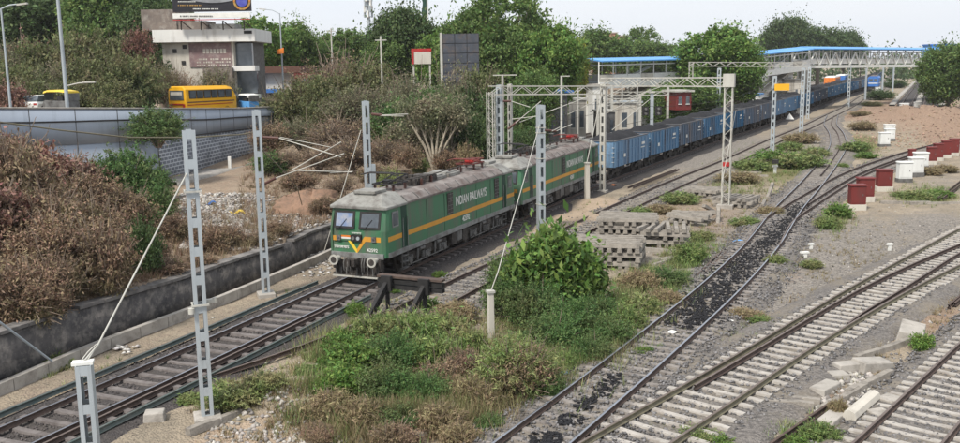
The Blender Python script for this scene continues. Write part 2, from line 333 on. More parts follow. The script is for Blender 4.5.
def gravel_mat(name, c1, c2, c3, t3=.55, s3=.35):
    m = bpy.data.materials.new(name); m.use_nodes = True; t = m.node_tree; t.nodes.clear(); N = t.nodes.new; Lk = t.links.new
    o = N('ShaderNodeOutputMaterial'); b = N('ShaderNodeBsdfPrincipled'); b.inputs['Roughness'].default_value = .92; b.inputs['Specular IOR Level'].default_value = .2; Lk(b.outputs[0], o.inputs[0])
    g = N('ShaderNodeNewGeometry'); v = N('ShaderNodeTexVoronoi'); v.inputs['Scale'].default_value = 15; Lk(g.outputs['Position'], v.inputs['Vector'])
    n = N('ShaderNodeTexNoise'); n.inputs['Scale'].default_value = s3; n.inputs['Detail'].default_value = 8; n.inputs['Roughness'].default_value = .7; Lk(g.outputs['Position'], n.inputs['Vector'])
    sx = N('ShaderNodeSeparateColor'); Lk(v.outputs['Color'], sx.inputs[0])
    m1 = N('ShaderNodeMix'); m1.data_type = 'RGBA'; m1.inputs[6].default_value = (*c1, 1); m1.inputs[7].default_value = (*c2, 1); Lk(sx.outputs[0], m1.inputs[0])
    mr = N('ShaderNodeMapRange'); mr.inputs[1].default_value = t3-.1; mr.inputs[2].default_value = t3+.1; Lk(n.outputs['Fac'], mr.inputs[0])
    m2 = N('ShaderNodeMix'); m2.data_type = 'RGBA'; m2.inputs[7].default_value = (*c3, 1); Lk(mr.outputs[0], m2.inputs[0]); Lk(m1.outputs[2], m2.inputs[6]); Lk(m2.outputs[2], b.inputs['Base Color'])
    bp = N('ShaderNodeBump'); bp.inputs['Strength'].default_value = .9; bp.inputs['Distance'].default_value = .04; Lk(v.outputs['Distance'], bp.inputs['Height']); Lk(bp.outputs[0], b.inputs['Normal'])
    return m
M['bed_d'] = gravel_mat('ballast_dark_oily', (.042, .038, .039), (.090, .082, .078), (.075, .066, .060))
M['bed_g'] = gravel_mat('ballast_grey', (.095, .088, .082), (.21, .192, .176), (.22, .19, .15), .56)
M['bed_m'] = gravel_mat('ballast_mixed', (.095, .09, .088), (.19, .175, .165), (.20, .165, .12), .52)

T1 = smooth(spline(T1C, .8), 60)
T1 = T1[T1[:, 1] > 10]
T2C = [(-3.1,34.6),(-1.1,39.3),(3.6,48.9),(6.9,56),(12.7,68),(18.2,78.1),(24.7,89.5),(36.3,111.5),(46.0,128.9),(57.5,150.8),(73.5,181.4),(91.3,217.9),(126,287),(267.5,598)]
T2 = smooth(spline(T2C, .8), 40)
T3C = [(-3.0,14.5),(1.0,21.8),(3.1,25.4),(5.75,30.1),(10.5,38.8),(15.2,48.2),(20.3,59.6),(26.1,71.6),(33.2,86.5),(40.4,102.5),(46.6,119),(51.5,134),(59.5,154)]
T3 = smooth(spline(T3C, .6), 30)
T4C = [(15.1,48.0),(18.5,55.8),(22.0,61.8),(27.4,70.8),(32.5,78.6),(37.6,85.4),(47,96.8),(58.4,108.8),(80,130),(110,158)]
T4 = smooth(spline(T4C, .6), 20)
L1 = smooth(spline([(-1.5,17.3),(2.5,22.2),(6.2,26.5),(9.7,30.7),(15.2,37.4),(19.9,42.9),(28.5,52.8),(38,63),(60,86)], .6), 12)
L2 = smooth(spline([(6.4,26.3),(9.9,30.45),(15.55,37.2),(19.9,41.9),(25.7,47.7),(34,55.5),(56,75)], .6), 8)
R2 = smooth(spline([(.6,16.8),(4.8,22.1),(7.4,25.2),(11.5,30.2),(17.2,36.6),(22.9,42.5),(32,51.3),(54,71)], .6), 12)
R1 = smooth(spline([(13.6,32.75),(14.9,34.4),(17.5,37.3),(24.6,45.6),(30.6,52.0),(40,61.5),(62,84.4)], .6), 8)
T6L = spline([(5.5,17.4),(9.4,21.9),(12.8,25.9),(16.2,29.9),(30,46)], .6)
T6 = offset(T6L, .86)

def sleeper_mesh(name, m, L=2.75, w_=.27, h=.21):
    me = MB(); xs = [-L/2, -L/2+.35, -L*.16, L*.16, L/2-.35, L/2]; hs = [h*.93, h, h*.86, h*.86, h, h*.93]; rings = []
    for x, hh in zip(xs, hs):
        rings.append([(x, -w_/2, -h), (x, w_/2, -h), (x, w_*.36, hh-h), (x, -w_*.36, hh-h)])
    me.loft(rings); return me.mesh(name, m)
def sleepers(root, P2, mesh, gap, y0, y1, far_y, mfar, L=2.75, zt=-.158, jit=.032, skip=None):
    d = np.r_[0, np.cumsum(np.linalg.norm(np.diff(P2, axis=0), axis=1))]; n = int(d[-1]/gap); T, _ = normals(P2); far = []
    for i in range(n):
        q = i*gap+random.uniform(-.055, .055); x = np.interp(q, d, P2[:, 0]); y = np.interp(q, d, P2[:, 1])
        if y < y0 or y > y1: continue
        a = math.atan2(np.interp(q, d, T[:, 1]), np.interp(q, d, T[:, 0]))-math.pi/2
        if skip and skip(x, y): continue
        if y < far_y:
            o = link('sleeper', mesh, root, (x, y, float(rise(y))+zt+random.uniform(-.012, .008)), a+random.uniform(-jit, jit))
        else: far.append((x, y, a))
    if far:
        b = MB()
        for x, y, a in far:
            b.box((x, y, float(rise(y))+zt-.1), (L, .26, .2), Matrix.Rotation(a, 3, 'Z'))
        b.build('sleeper_run', mfar, root, kind='stuff')
SLP_D = sleeper_mesh('sleeper', M['conc_d']); SLP_M = sleeper_mesh('sleeper', M['conc_m']); SLP_L = sleeper_mesh('sleeper', M['conc_l']); SLP_S = sleeper_mesh('sleeper', M['conc_s'])

# main line under the train
r = bed('railway_track', T1, 1.75, M['bed_d'], ztop=-.25, kind='structure', label='oily dark main line under the green locomotives')
rail(r, offset(T1, -.873), M['rust'], M['shine']); rail(r, offset(T1, .873), M['rust'], M['shine'])
seg = T1[(T1[:, 1] > 11) & (T1[:, 1] < 41)]
rail(r, offset(seg, -1.95), M['green_rail'], M['green_rail'], -.06, label='spare greenish rail lying beside the running rail')
rail(r, offset(seg[seg[:, 1] < 36], -2.08), M['rust'], M['dull'], -.09, label='spare rusty rail lying beside the running rail')
seg = T1[(T1[:, 1] > 11) & (T1[:, 1] < 39)]
rail(r, offset(seg, 1.68), M['green_rail'], M['green_rail'], -.05, label='spare greenish rail on the sleeper ends')
rail(r, offset(T1[(T1[:, 1] > 18) & (T1[:, 1] < 37.5)], 1.10), M['rust'], M['dull'], -.04, label='spare rusty rail inside the sleeper ends')
sleepers(r, T1, SLP_D, .70, 12, 330, 47, M['conc_d'])
# second line ending at the buffer stop
r = bed('railway_track', T2, 1.6, M['bed_m'], dz=-.01, kind='structure', label='rusty siding line ending at the buffer stop')
rail(r, offset(T2, -.873), M['rust'], M['dull']); rail(r, offset(T2, .873), M['rust'], M['dull'])
sleepers(r, T2, SLP_S, .64, 34, 330, 75, M['conc_s'])
# spare stretch of rail left of the buffer stop
b2 = spline([(-9.2, 27.6), (-6.4, 31.4), (-3.6, 36.4)], .8)
o = link('loose_rail', sweep_mesh('loose_rail', with_z(b2, -.12), RAILP, [M['rust'], M['dull']], (6, 7, 8))); tag(o, 'long rusty rail lying on the ground left of the buffer stop', 'rail')
# line with the coal spill
r = bed('railway_track', T3, 1.6, M['bed_g'], dz=-.02, kind='structure', label='yard line with black coal spilt between its rails')
rail(r, offset(T3, -.873), M['rust'], M['shine']); rail(r, offset(T3, .873), M['rust'], M['shine'])
rail(r, offset(T3[T3[:, 1] > 78], .15), M['rust'], M['dull'], label='middle guard rail through the points')
sleepers(r, T3, SLP_M, .62, 15, 152, 88, M['conc_m'])
# branch curving right
r = bed('railway_track', T4, 1.6, M['bed_m'], dz=-.035, kind='structure', label='branch line curving away past the red cabinets')
rail(r, offset(T4, -.873), M['rust'], M['dull'], .003); rail(r, offset(T4, .873), M['rust'], M['dull'], .003)
rail(r, offset(T4[(T4[:, 1] > 62) & (T4[:, 1] < 95)], .35), M['rust'], M['dull'], label='guard rail inside the curve')
sleepers(r, T4[T4[:, 1] > 56], SLP_M, .64, 56, 160, 98, M['conc_m'], zt=-.165)
# wide turnout on pale sleepers
n_ = 90; qa = spline(L1, .6); 
def nearest(P, q, T):   # distance of P's crossing along the normal at q
    e = P-q; s = e[:, 0]*T[0]+e[:, 1]*T[1]; i = np.argmin(np.abs(s)); return e[i, 0]*T[1]-e[i, 1]*T[0]
TT, NN = normals(L1)
wid = np.array([nearest(R2, L1[i], TT[i]) for i in range(len(L1))])
ok = L1[:, 1] < 58
cen = L1[ok]+NN[ok]*(wid[ok]/2)[:, None]
r = bed('railway_track', smooth(cen, 4), 2.1, M['bed_g'], dz=-.03, kind='structure', label='wide pale-sleepered turnout crossing the yard to the right')
for P2, mt in ((L1, 0), (R2, 0), (L2, 1), (R1, 1)):
    rail(r, P2, M['yellow_rail'] if not mt else M['rust'], M['dull'], .002 if mt else 0)
dd = np.r_[0, np.cumsum(np.linalg.norm(np.diff(L1, axis=0), axis=1))]
cache = {}
for i in range(int(dd[-1]/.62)):
    q = i*.62; x = np.interp(q, dd, L1[:, 0]); y = np.interp(q, dd, L1[:, 1])
    if y < 17.5 or y > 56: continue
    wv = float(np.interp(q, dd, wid)); Ls = round((max(wv, 1.7)+1.1)*4)/4
    if Ls not in cache: cache[Ls] = sleeper_mesh('sleeper', M['conc_l'], Ls)
    tx, ty = np.interp(q, dd, TT[:, 0]), np.interp(q, dd, TT[:, 1]); a = math.atan2(ty, tx)-math.pi/2
    link('sleeper', cache[Ls], r, (x+ty*wv/2, y-tx*wv/2, -.158+random.uniform(-.012, .01)), a+random.uniform(-.02, .02))
# bottom right line
r = bed('railway_track', T6, 1.6, M['bed_g'], dz=-.012, kind='structure', label='rust-red railed line on white sleepers in the bottom right corner')
rail(r, offset(T6, -.873), M['rust'], M['dull']); rail(r, offset(T6, .873), M['rust'], M['dull'])
sleepers(r, T6, SLP_L, .60, 17, 46, 60, M['conc_l'])
# far pair of lines between pale platform strips
far0, far1 = np.array([83.5, 182.5]), np.array([216, 450])
fd = (far1-far0)/np.linalg.norm(far1-far0); fn = np.array([fd[1], -fd[0]])
r = None
for k, offs in enumerate((1.4, 5.4)):
    P2 = np.array([far0+fd*s+fn*offs for s in np.arange(0, 300, 4.)])
    rr = bed('railway_track', P2, 1.5, M['bed_d'], dz=-.05, kind='structure', label=['left', 'right'][k]+' of the two far dark lines leading to the horizon')
    rail(rr, offset(P2, -.873), M['rust'], M['dull']); rail(rr, offset(P2, .873), M['rust'], M['dull'])
for k, offs in enumerate((-1.2, 3.4, 7.8)):
    P2 = np.array([far0+fd*s+fn*offs for s in np.arange(0, 300, 6.)])
    link('concrete_strip', sweep_mesh('strip', with_z(P2, -.1), [(-.55, -.4), (.55, -.4), (.55, .0), (-.55, .0)], [M['concrete']]), kind='structure')
# station yard lines left of the train
for k, pts in enumerate(([(4, 92), (14, 104), (26, 124), (40, 150), (70, 205), (110, 285), (250, 600)], [(-2, 92), (8, 110), (20, 132), (34, 158), (62, 212), (104, 296), (240, 600)], [(2, 112), (11, 128), (22, 152), (44, 195)])):
    P2 = smooth(spline(pts, 1.5), 20)
    rr = bed('railway_track', P2, 1.5, M['bed_m'], dz=-.03*k, kind='structure', label=['nearest', 'second', 'third'][k]+' station line beyond the coal train')
    rail(rr, offset(P2, -.873), M['rust'], M['dull']); rail(rr, offset(P2, .873), M['rust'], M['dull'])

# ---------------------------------------------------------------- ground sheet
def ell(x, y, lst):
    px, py = PX(x, y, np.zeros_like(x)); m = np.zeros_like(x)
    for (cx, cy, rx, ry, v) in lst: m = np.maximum(m, v*np.exp(-(((px-cx)/rx)**2+((py-cy)/ry)**2)**1.5))
    return m
g1 = G(582, 214); g2 = G(640, 197); g3 = G(283, 384); g4 = G(560, 222)
BUMPS += [(g1.x, g1.y, 1.6, 1.8, .55), (g4.x+.3, g4.y, 1.3, 1.3, .4), (G(598, 200).x, G(598, 200).y, 1.7, 2.2, .5),
          (g3.x, g3.y, 1.5, .9, .45), (G(262, 395).x, G(262, 395).y, 1.2, .8, .35)]
for (a, b_, rx, ry, hh) in ((905, 118, 5, 7, 1.5), (925, 125, 6, 5, 1.4), (880, 112, 4, 6, .9), (948, 118, 6, 8, 1.6), (870, 126, 3, 4, .5), (860, 121, 3, 3, .4)):
    q = G(a, b_); BUMPS.append((q.x, q.y, rx, ry, hh))
RED = [(915, 118, 60, 17, 1), (860, 118, 40, 8, .8), (950, 130, 40, 20, .9), (700, 212, 60, 26, .45), (840, 300, 30, 20, .2), (900, 300, 40, 20, .55), (930, 310, 60, 20, .6), (820, 390, 50, 20, .5), (790, 265, 40, 20, .35)]
SAND = [(582, 213, 36, 11, 1), (600, 200, 28, 10, .95), (545, 226, 20, 7, .9), (275, 383, 50, 18, 1), (250, 425, 70, 26, .9), (350, 330, 60, 18, .5), (320, 395, 30, 14, .5), (500, 310, 20, 30, .5), (845, 115, 20, 8, .5), (630, 255, 80, 25, .35), (760, 175, 30, 12, .4), (690, 215, 60, 16, .35)]
GRASS = [(400, 350, 110, 50, 1), (580, 320, 90, 50, 1), (520, 380, 60, 30, .7), (780, 165, 45, 20, .8), (720, 190, 50, 18, .5), (660, 270, 50, 30, .6), (930, 192, 35, 9, 1), (830, 210, 30, 20, .6), (860, 145, 28, 12, .9), (230, 400, 40, 14, .7), (60, 372, 40, 14, .4), (740, 330, 60, 12, .4), (880, 92, 25, 10, .6), (600, 205, 60, 10, .3), (830, 430, 50, 15, .6), (690, 435, 40, 10, .6), (775, 262, 22, 12, .5)]
GRAV = [(770, 260, 150, 70, .9), (860, 260, 120, 60, .85), (700, 300, 60, 50, .8), (560, 400, 60, 40, .4), (780, 400, 120, 30, .8), (500, 270, 60, 30, .7), (680, 150, 120, 22, 1), (440, 300, 50, 15, .7), (940, 180, 40, 20, .5), (930, 220, 60, 18, .8), (900, 330, 50, 30, .4), (930, 165, 26, 8, .6), (800, 140, 60, 20, .6)]
def ground():
    ys = np.concatenate([np.arange(5, 20, 1.0), 20*np.power(1.0105, np.arange(0, 350))]); ys = ys[ys < 900]; ys = np.concatenate([ys, [1000, 1300, 1800, 2600, 4000, 6500]])
    sc = np.concatenate([-np.geomspace(4, .66, 26), np.linspace(-.64, .64, 430), np.geomspace(.66, 4, 26)])
    Y, S = np.meshgrid(ys, sc, indexing='ij'); X = S*(Y+2); x = X.ravel(); y = Y.ravel(); z = terrain(x, y)
    z = np.where(y > 900, z.mean()*0+2.0, z)
    n, m = Y.shape; i, k = np.meshgrid(np.arange(n-1), np.arange(m-1), indexing='ij'); a = (i*m+k).ravel()
    me = fmesh('ground', np.stack([x, y, z], 1), np.stack([a, a+1, a+m+1, a+m], 1), [], True)
    red = ell(x, y, RED); sand = ell(x, y, SAND); gr = ell(x, y, GRASS); gv = ell(x, y, GRAV)
    bankm = (x < wallx(y)-.3)
    gv = np.where(bankm, .0, gv); red = np.where(bankm, .45, red); sand = np.where(bankm, .1, sand); gr = np.where(bankm, .25, gr)
    st = bankm & (y > 98) & (x > t1x(y)-40) & (x > roadx(y)+14); gv = np.where(st, .9, gv); red = np.where(st, .05, red); gr = np.where(st, .3, gr)
    side = (~bankm) & (x < t1x(y)-1.5) & (y < 60); gv = np.where(side, np.maximum(gv, .35), gv); red = np.where(side, .30, red); sand = np.where(side, 0, sand); gr = np.where(side, .35, gr)
    road = bankm & (x < roadx(y)-.5) & (x > roadx(y)-12) & (y < 110); gv = np.where(road, 1, gv); red = np.where(road, 0, red); gr = np.where(road, 0, gr)
    at = me.attributes.new('mask', 'FLOAT_COLOR', 'POINT'); at.data.foreach_set('color', np.stack([gv, red, sand, gr], 1).astype(np.float32).ravel())
    mt = bpy.data.materials.new('yard_earth'); mt.use_nodes = True; t = mt.node_tree; t.nodes.clear(); N = t.nodes.new; Lk = t.links.new
    o = N('ShaderNodeOutputMaterial'); b = N('ShaderNodeBsdfPrincipled'); b.inputs['Roughness'].default_value = .95; b.inputs['Specular IOR Level'].default_value = .15; Lk(b.outputs[0], o.inputs[0])
    g = N('ShaderNodeNewGeometry'); vc = N('ShaderNodeVertexColor'); vc.layer_name = 'mask'; sp_ = N('ShaderNodeSeparateColor'); Lk(vc.outputs['Color'], sp_.inputs[0])
    def noise(s, d=8, r_=.65):
        q = N('ShaderNodeTexNoise'); q.inputs['Scale'].default_value = s; q.inputs['Detail'].default_value = d; q.inputs['Roughness'].default_value = r_; Lk(g.outputs['Position'], q.inputs['Vector']); return q.outputs['Fac']
    def mix(a_, b_, f):
        q = N('ShaderNodeMix'); q.data_type = 'RGBA'
        for s_, v in ((6, a_), (7, b_)):
            if isinstance(v, tuple): q.inputs[s_].default_value = (*v, 1)
            else: Lk(v, q.inputs[s_])
        Lk(f, q.inputs[0]); return q.outputs[2]
    def rmp(v, a_, b_):
        q = N('ShaderNodeMapRange'); q.inputs[1].default_value = a_; q.inputs[2].default_value = b_; Lk(v, q.inputs[0]); return q.outputs[0]
    def addn(v, nz, amt):   # break the mask edge with noise
        q = N('ShaderNodeMath'); q.operation = 'MULTIPLY_ADD'; Lk(nz, q.inputs[0]); q.inputs[1].default_value = amt; Lk(v, q.inputs[2])
        return q.outputs[0]
    nb = noise(.55); nf = noise(5); ns = noise(1.7)
    dirt = mix((.38, .315, .235), (.27, .23, .175), rmp(nb, .38, .62)); dirt = mix(dirt, (.15, .125, .10), rmp(nf, .52, .70))
    v = N('ShaderNodeTexVoronoi'); v.inputs['Scale'].default_value = 13; Lk(g.outputs['Position'], v.inputs['Vector']); vs = N('ShaderNodeSeparateColor'); Lk(v.outputs['Color'], vs.inputs[0])
    grav = mix((.155, .140, .122), (.33, .298, .262), vs.outputs[0])
    c = mix(dirt, grav, rmp(addn(sp_.outputs[0], ns, .9), .80, 1.15))
    c = mix(c, mix((.36, .255, .185), (.23, .16, .115), rmp(nf, .35, .65)), rmp(addn(sp_.outputs[1], ns, .7), .62, 1.0))
    c = mix(c, mix((.45, .355, .26), (.35, .27, .20), rmp(nf, .35, .65)), rmp(addn(sp_.outputs[2], ns, .5), .70, .95))
    c = mix(c, mix((.13, .135, .055), (.22, .19, .10), rmp(nf, .35, .65)), rmp(addn(vc.outputs['Alpha'], nf, .8), .85, 1.15))
    c = mix(c, (.46, .44, .41), rmp(noise(22, 2), .70, .74))
    Lk(c, b.inputs['Base Color'])
    bp = N('ShaderNodeBump'); bp.inputs['Strength'].default_value = .9; bp.inputs['Distance'].default_value = .07
    ad = N('ShaderNodeMath'); ad.operation = 'MULTIPLY_ADD'; Lk(noise(9), ad.inputs[0]); ad.inputs[1].default_value = 1.6; Lk(v.outputs['Distance'], ad.inputs[2]); Lk(ad.outputs[0], bp.inputs['Height']); Lk(bp.outputs[0], b.inputs['Normal'])
    me.materials.append(mt); link('ground', me, kind='structure')
ground()

# ---------------------------------------------------------------- scattered stones
OCT = np.array([(1, 0, 0), (-1, 0, 0), (0, 1, 0), (0, -1, 0), (0, 0, 1), (0, 0, -1)], float)
OF = np.array([(0, 2, 4), (2, 1, 4), (1, 3, 4), (3, 0, 4), (2, 0, 5), (1, 2, 5), (3, 1, 5), (0, 3, 5)])
def stones(name, P, size, m, flat=.75, **k):
    n = len(P); s = size*(.6+.9*rng.random((n, 1, 1))); V = OCT[None]*(.6+.8*rng.random((n, 6, 1)))*s; V[:, :, 2] *= flat
    a = rng.random(n)*6.28; ca, sa = np.cos(a)[:, None], np.sin(a)[:, None]; X = V[:, :, 0]*ca-V[:, :, 1]*sa; Y = V[:, :, 0]*sa+V[:, :, 1]*ca
    V = np.stack([X, Y, V[:, :, 2]+.25*V[:, :, 0]*rng.standard_normal((n, 1))], 2)+P[:, None, :]
    Fa = (OF[None]+np.arange(n)[:, None, None]*6).reshape(-1, 3)
    return link(name, fmesh(name, V.reshape(-1, 3), Fa, m), kind='stuff', **k)
def along(P2, n, half, y0, y1, z=-.19, power=1.0):
    Q = P2[(P2[:, 1] > y0) & (P2[:, 1] < y1)]; T, Nr = normals(Q); w_ = 1/(Q[:, 1]**power); i = rng.choice(len(Q), n, p=w_/w_.sum()); o_ = (rng.random(n)*2-1)*half
    t = rng.random(n)-.5; X = Q[i, 0]+Nr[i, 0]*o_+T[i, 0]*t; Y = Q[i, 1]+Nr[i, 1]*o_+T[i, 1]*t
    zz = rise(Y)+z-np.clip(np.abs(o_)-1.7, 0, 9)*.28; return np.stack([X, Y, zz], 1)
stones('ballast_stones', along(T1, 9000, 2.3, 14, 60, -.25), .045, M['stone_b'], label='dark ballast stones of the main line', cat=None)
stones('ballast_stones', np.concatenate([along(T3, 9000, 2.4, 18, 75), along(T6, 4500, 2.2, 17, 34, -.215), along(cen, 10000, 3.0, 18, 55, -.215), along(T2, 5000, 2.2, 35, 80), along(T4, 3000, 2.2, 50, 95)]), .048, M['stone'], label='grey ballast stones of the yard lines')
M['clod'] = mat('earth_clod', (.30, .21, .15), (.21, .145, .105), 3, .95, island=True)
def scatter_px(n, x0, x1, y0, y1, cond=None):
    px = rng.uniform(x0, x1, n); py = rng.uniform(y0, y1, n); out = []
    for a, b_ in zip(px, py):
        q = G(a, b_)
        if q.x < wallx(q.y)-.2: continue
        out.append((q.x, q.y, 0))
    out = np.array(out); out[:, 2] = terrain(out[:, 0], out[:, 1])+.01; return out
stones('yard_stones', scatter_px(5200, 480, 1000, 215, 455), .05, M['stone'], label='loose grey stones over the yard ground')
stones('earth_clods', scatter_px(1500, 850, 975, 106, 145), .13, M['clod'], .7, label='clods of reddish earth on the heaps at the right')
stones('yard_rubble', scatter_px(700, 205, 345, 385, 450), .075, M['stone_l'], .7, label='pale rubble on the sandy soil near the tall left mast')
stones('yard_litter', scatter_px(260, 400, 960, 200, 440), .06, M['litter'], .2, label='scraps of pale litter over the yard')
stones('yard_stones', scatter_px(1500, 200, 1000, 190, 455), .06, M['stone_l'], label='pale stone chips over the yard ground')
# ---------------------------------------------------------------- walls on the left
ys = np.arange(16, 140, 1.2); wl = np.stack([wallx(ys), ys], 1)
zt = np.interp(ys, [16, 27, 37, 48, 60, 140], [1.7, 1.5, 1.12, .95, 1.0, 1.0])
M['oldwall'] = mat('sooty_masonry', (.13, .12, .115), (.05, .048, .05), 1.6, .95, bump=1, bscale=5, c3=(.25, .225, .20), s3=2.0, t3=.58, w3=.10)
M['oldcap'] = mat('worn_coping', (.26, .245, .23), (.15, .14, .135), 1.1, .95, bump=.6, c3=(.08, .075, .07), s3=.9, t3=.55)
rw = empty('retaining_wall', (0, 0, 0), label='low sooty retaining wall with worn coping at the foot of the left bank', cat='wall')
T, Nr = normals(wl); V = []
for i in range(len(wl)):
    for (o_, z) in ((.0, -.6), (-.06, None), (-.5, None), (-.5, -.6)):
        V.append((wl[i, 0]+Nr[i, 0]*o_, wl[i, 1]+Nr[i, 1]*o_, float(rise(ys[i]))+(zt[i]-.10 if z is None else z)))
Fa = [(i*4+k, i*4+(k+1) % 4, i*4+4+(k+1) % 4, i*4+4+k) for i in range(len(wl)-1) for k in range(4)]
link('wall_face', fmesh('wall_face', V, Fa, M['oldwall']), rw)
cs = MB(); 
for i in range(len(wl)-1):
    if random.random() < .12: continue
    a = Vector((*wl[i], zt[i]-.04+float(rise(ys[i])))); b = Vector((*wl[i+1], zt[i+1]-.04+float(rise(ys[i+1])))); d = (b-a)*.012
    o_ = Vector((Nr[i, 0], Nr[i, 1], 0))*(-.25+random.uniform(-.03, .03)); m1 = MB(); m1.bar(a+o_+d, b+o_-d, .56, .12); m1.build('coping_stone', M['oldcap'], rw)
kb = np.array([(-17.6, 19), (-15.1, 27.3), (-13.8, 31.6), (-11.5, 37.4), (-9.0, 44.9), (-7.6, 49.5), (-4.5, 56), (3, 73)]); kb = spline(kb, 1.5)
kt = empty('drain_kerb', (0, 0, 0), label='long narrow concrete drain kerb between the sooty wall and the main line', cat='kerb')
for i in range(len(kb)-1):
    a = Vector((*kb[i], -.18)); b = Vector((*kb[i+1], -.18)); d = (b-a)*.01; m1 = MB(); m1.bar(a+d, b-d, .24, .42); m1.build('kerb_stone', M['concrete'], kt)

# road wall: smooth parapet band above honeycomb masonry
def comb_mat():
    m = bpy.data.materials.new('honeycomb_masonry'); m.use_nodes = True; t = m.node_tree; t.nodes.clear(); N = t.nodes.new; Lk = t.links.new
    o = N('ShaderNodeOutputMaterial'); b = N('ShaderNodeBsdfPrincipled'); b.inputs['Roughness'].default_value = .9; Lk(b.outputs[0], o.inputs[0])
    g = N('ShaderNodeNewGeometry'); mp_ = N('ShaderNodeMapping'); mp_.inputs['Rotation'].default_value = (0, 0, R_(-8)); Lk(g.outputs['Position'], mp_.inputs[0])
    sx = N('ShaderNodeSeparateXYZ'); Lk(mp_.outputs[0], sx.inputs[0]); cx = N('ShaderNodeCombineXYZ'); Lk(sx.outputs[1], cx.inputs[0]); Lk(sx.outputs[2], cx.inputs[1])
    br = N('ShaderNodeTexBrick'); br.inputs['Scale'].default_value = 1; br.inputs['Brick Width'].default_value = .62; br.inputs['Row Height'].default_value = .30; br.inputs['Mortar Size'].default_value = .045; br.inputs['Mortar Smooth'].default_value = .1
    br.inputs['Color1'].default_value = (.15, .165, .19, 1); br.inputs['Color2'].default_value = (.19, .205, .235, 1); br.inputs['Mortar'].default_value = (.50, .52, .55, 1)
    Lk(cx.outputs[0], br.inputs['Vector']); n = N('ShaderNodeTexNoise'); n.inputs['Scale'].default_value = .6; n.inputs['Detail'].default_value = 6; Lk(g.outputs['Position'], n.inputs['Vector'])
    mr = N('ShaderNodeMapRange'); mr.inputs[1].default_value = .3; mr.inputs[2].default_value = .75; mr.inputs[3].default_value = 1.15; mr.inputs[4].default_value = .55; Lk(n.outputs['Fac'], mr.inputs[0])
    hs = N('ShaderNodeHueSaturation'); Lk(br.outputs['Color'], hs.inputs['Color']); Lk(mr.outputs[0], hs.inputs['Value']); Lk(hs.outputs[0], b.inputs['Base Color'])
    bp = N('ShaderNodeBump'); bp.invert = True; bp.inputs['Strength'].default_value = .8; bp.inputs['Distance'].default_value = .08; Lk(br.outputs['Fac'], bp.inputs['Height']); Lk(bp.outputs[0], b.inputs['Normal'])
    return m
M['comb'] = comb_mat()
_ry = np.concatenate([np.arange(30, 71, 1.), np.arange(71, 108, 1.)]); rwl = np.stack([roadx(_ry), _ry], 1)
wall = empty('road_wall', (0, 0, 0), label='blue-grey road parapet wall above a band of patterned stone masonry', cat='wall')
def strip(name, P2, zf0, zf1, out0, out1, m, thick=.4):
    T, Nr = normals(P2); V = []
    for i, (p, r_) in enumerate(zip(P2, Nr)):
        for o_, z in ((out0, zf0(p[1])), (out1, zf1(p[1])), (out1-thick, zf1(p[1])), (out0-thick, zf0(p[1]))): V.append((p[0]+r_[0]*o_, p[1]+r_[1]*o_, z))
    Fa = [(i*4+k, i*4+(k+1) % 4, i*4+4+(k+1) % 4, i*4+4+k) for i in range(len(P2)-1) for k in range(4)]
    return fmesh(name, V, Fa, m)
top = lambda y: float(roadz(y))+1.02
mid = lambda y: float(np.interp(y, [40, 60, 71, 87, 100], [5.3, 4.75, 4.4, 4.1, 3.8]))
link('masonry_band', strip('m', rwl[rwl[:, 1] >= 71], lambda y: -.5, mid, .35, .05, M['comb'], .5), wall)
link('lower_wall', strip('lw', rwl[rwl[:, 1] <= 71], lambda y: -.5, mid, .06, .06, M['parapet'], .3), wall)
link('parapet', strip('p', rwl, lambda y: mid(y)+.003, top, .1, .1, M['parapet'], .35), wall)
link('coping', strip('c', rwl, lambda y: top(y)+.003, lambda y: top(y)+.12, .16, .16, M['concrete'], .47), wall)
cb = MB(); pts = []
T, Nr = normals(rwl)
for i in range(0, len(rwl), 2): pts.append((rwl[i, 0]+Nr[i, 0]*.2, rwl[i, 1]+Nr[i, 1]*.2, top(rwl[i, 1])-.85+.06*math.sin(i*.35)))
cb.tube(pts, .06, 6); cb.build('cable_duct', M['black'], wall)
cb = MB(); pts = [(p[0], p[1], p[2]-(mid(p[1])*0+.0)) for p in pts]; pts = [(x+.03, y, mid(y)+.02) for x, y, z in pts if y > 71]
cb.tube(pts, .05, 6); cb.build('ledge_pipe', M['black'], wall)
T, Nr = normals(rwl)
for i in range(2, len(rwl), 3):
    y = rwl[i, 1]; zb_ = mid(y) if y > 71 else .8; M_ = Matrix.Rotation(math.atan2(T[i, 1], T[i, 0]), 3, 'Z')
    MB().box((rwl[i, 0]+Nr[i, 0]*.108, y+Nr[i, 1]*.108, (zb_+top(y))/2), (.05, .02, top(y)-zb_-.02), M_).build('panel_joint', M['ugrey'], wall)
# concrete apron at the wall's foot
ap = MB(); P2 = rwl[(rwl[:, 1] > 69) & (rwl[:, 1] < 99)]; T, Nr = normals(P2)
link('apron', strip('apron', P2+Nr*3.3, lambda y: .6, lambda y: 1.40, 0, 0, M['concrete'], 2.6), kind='structure')
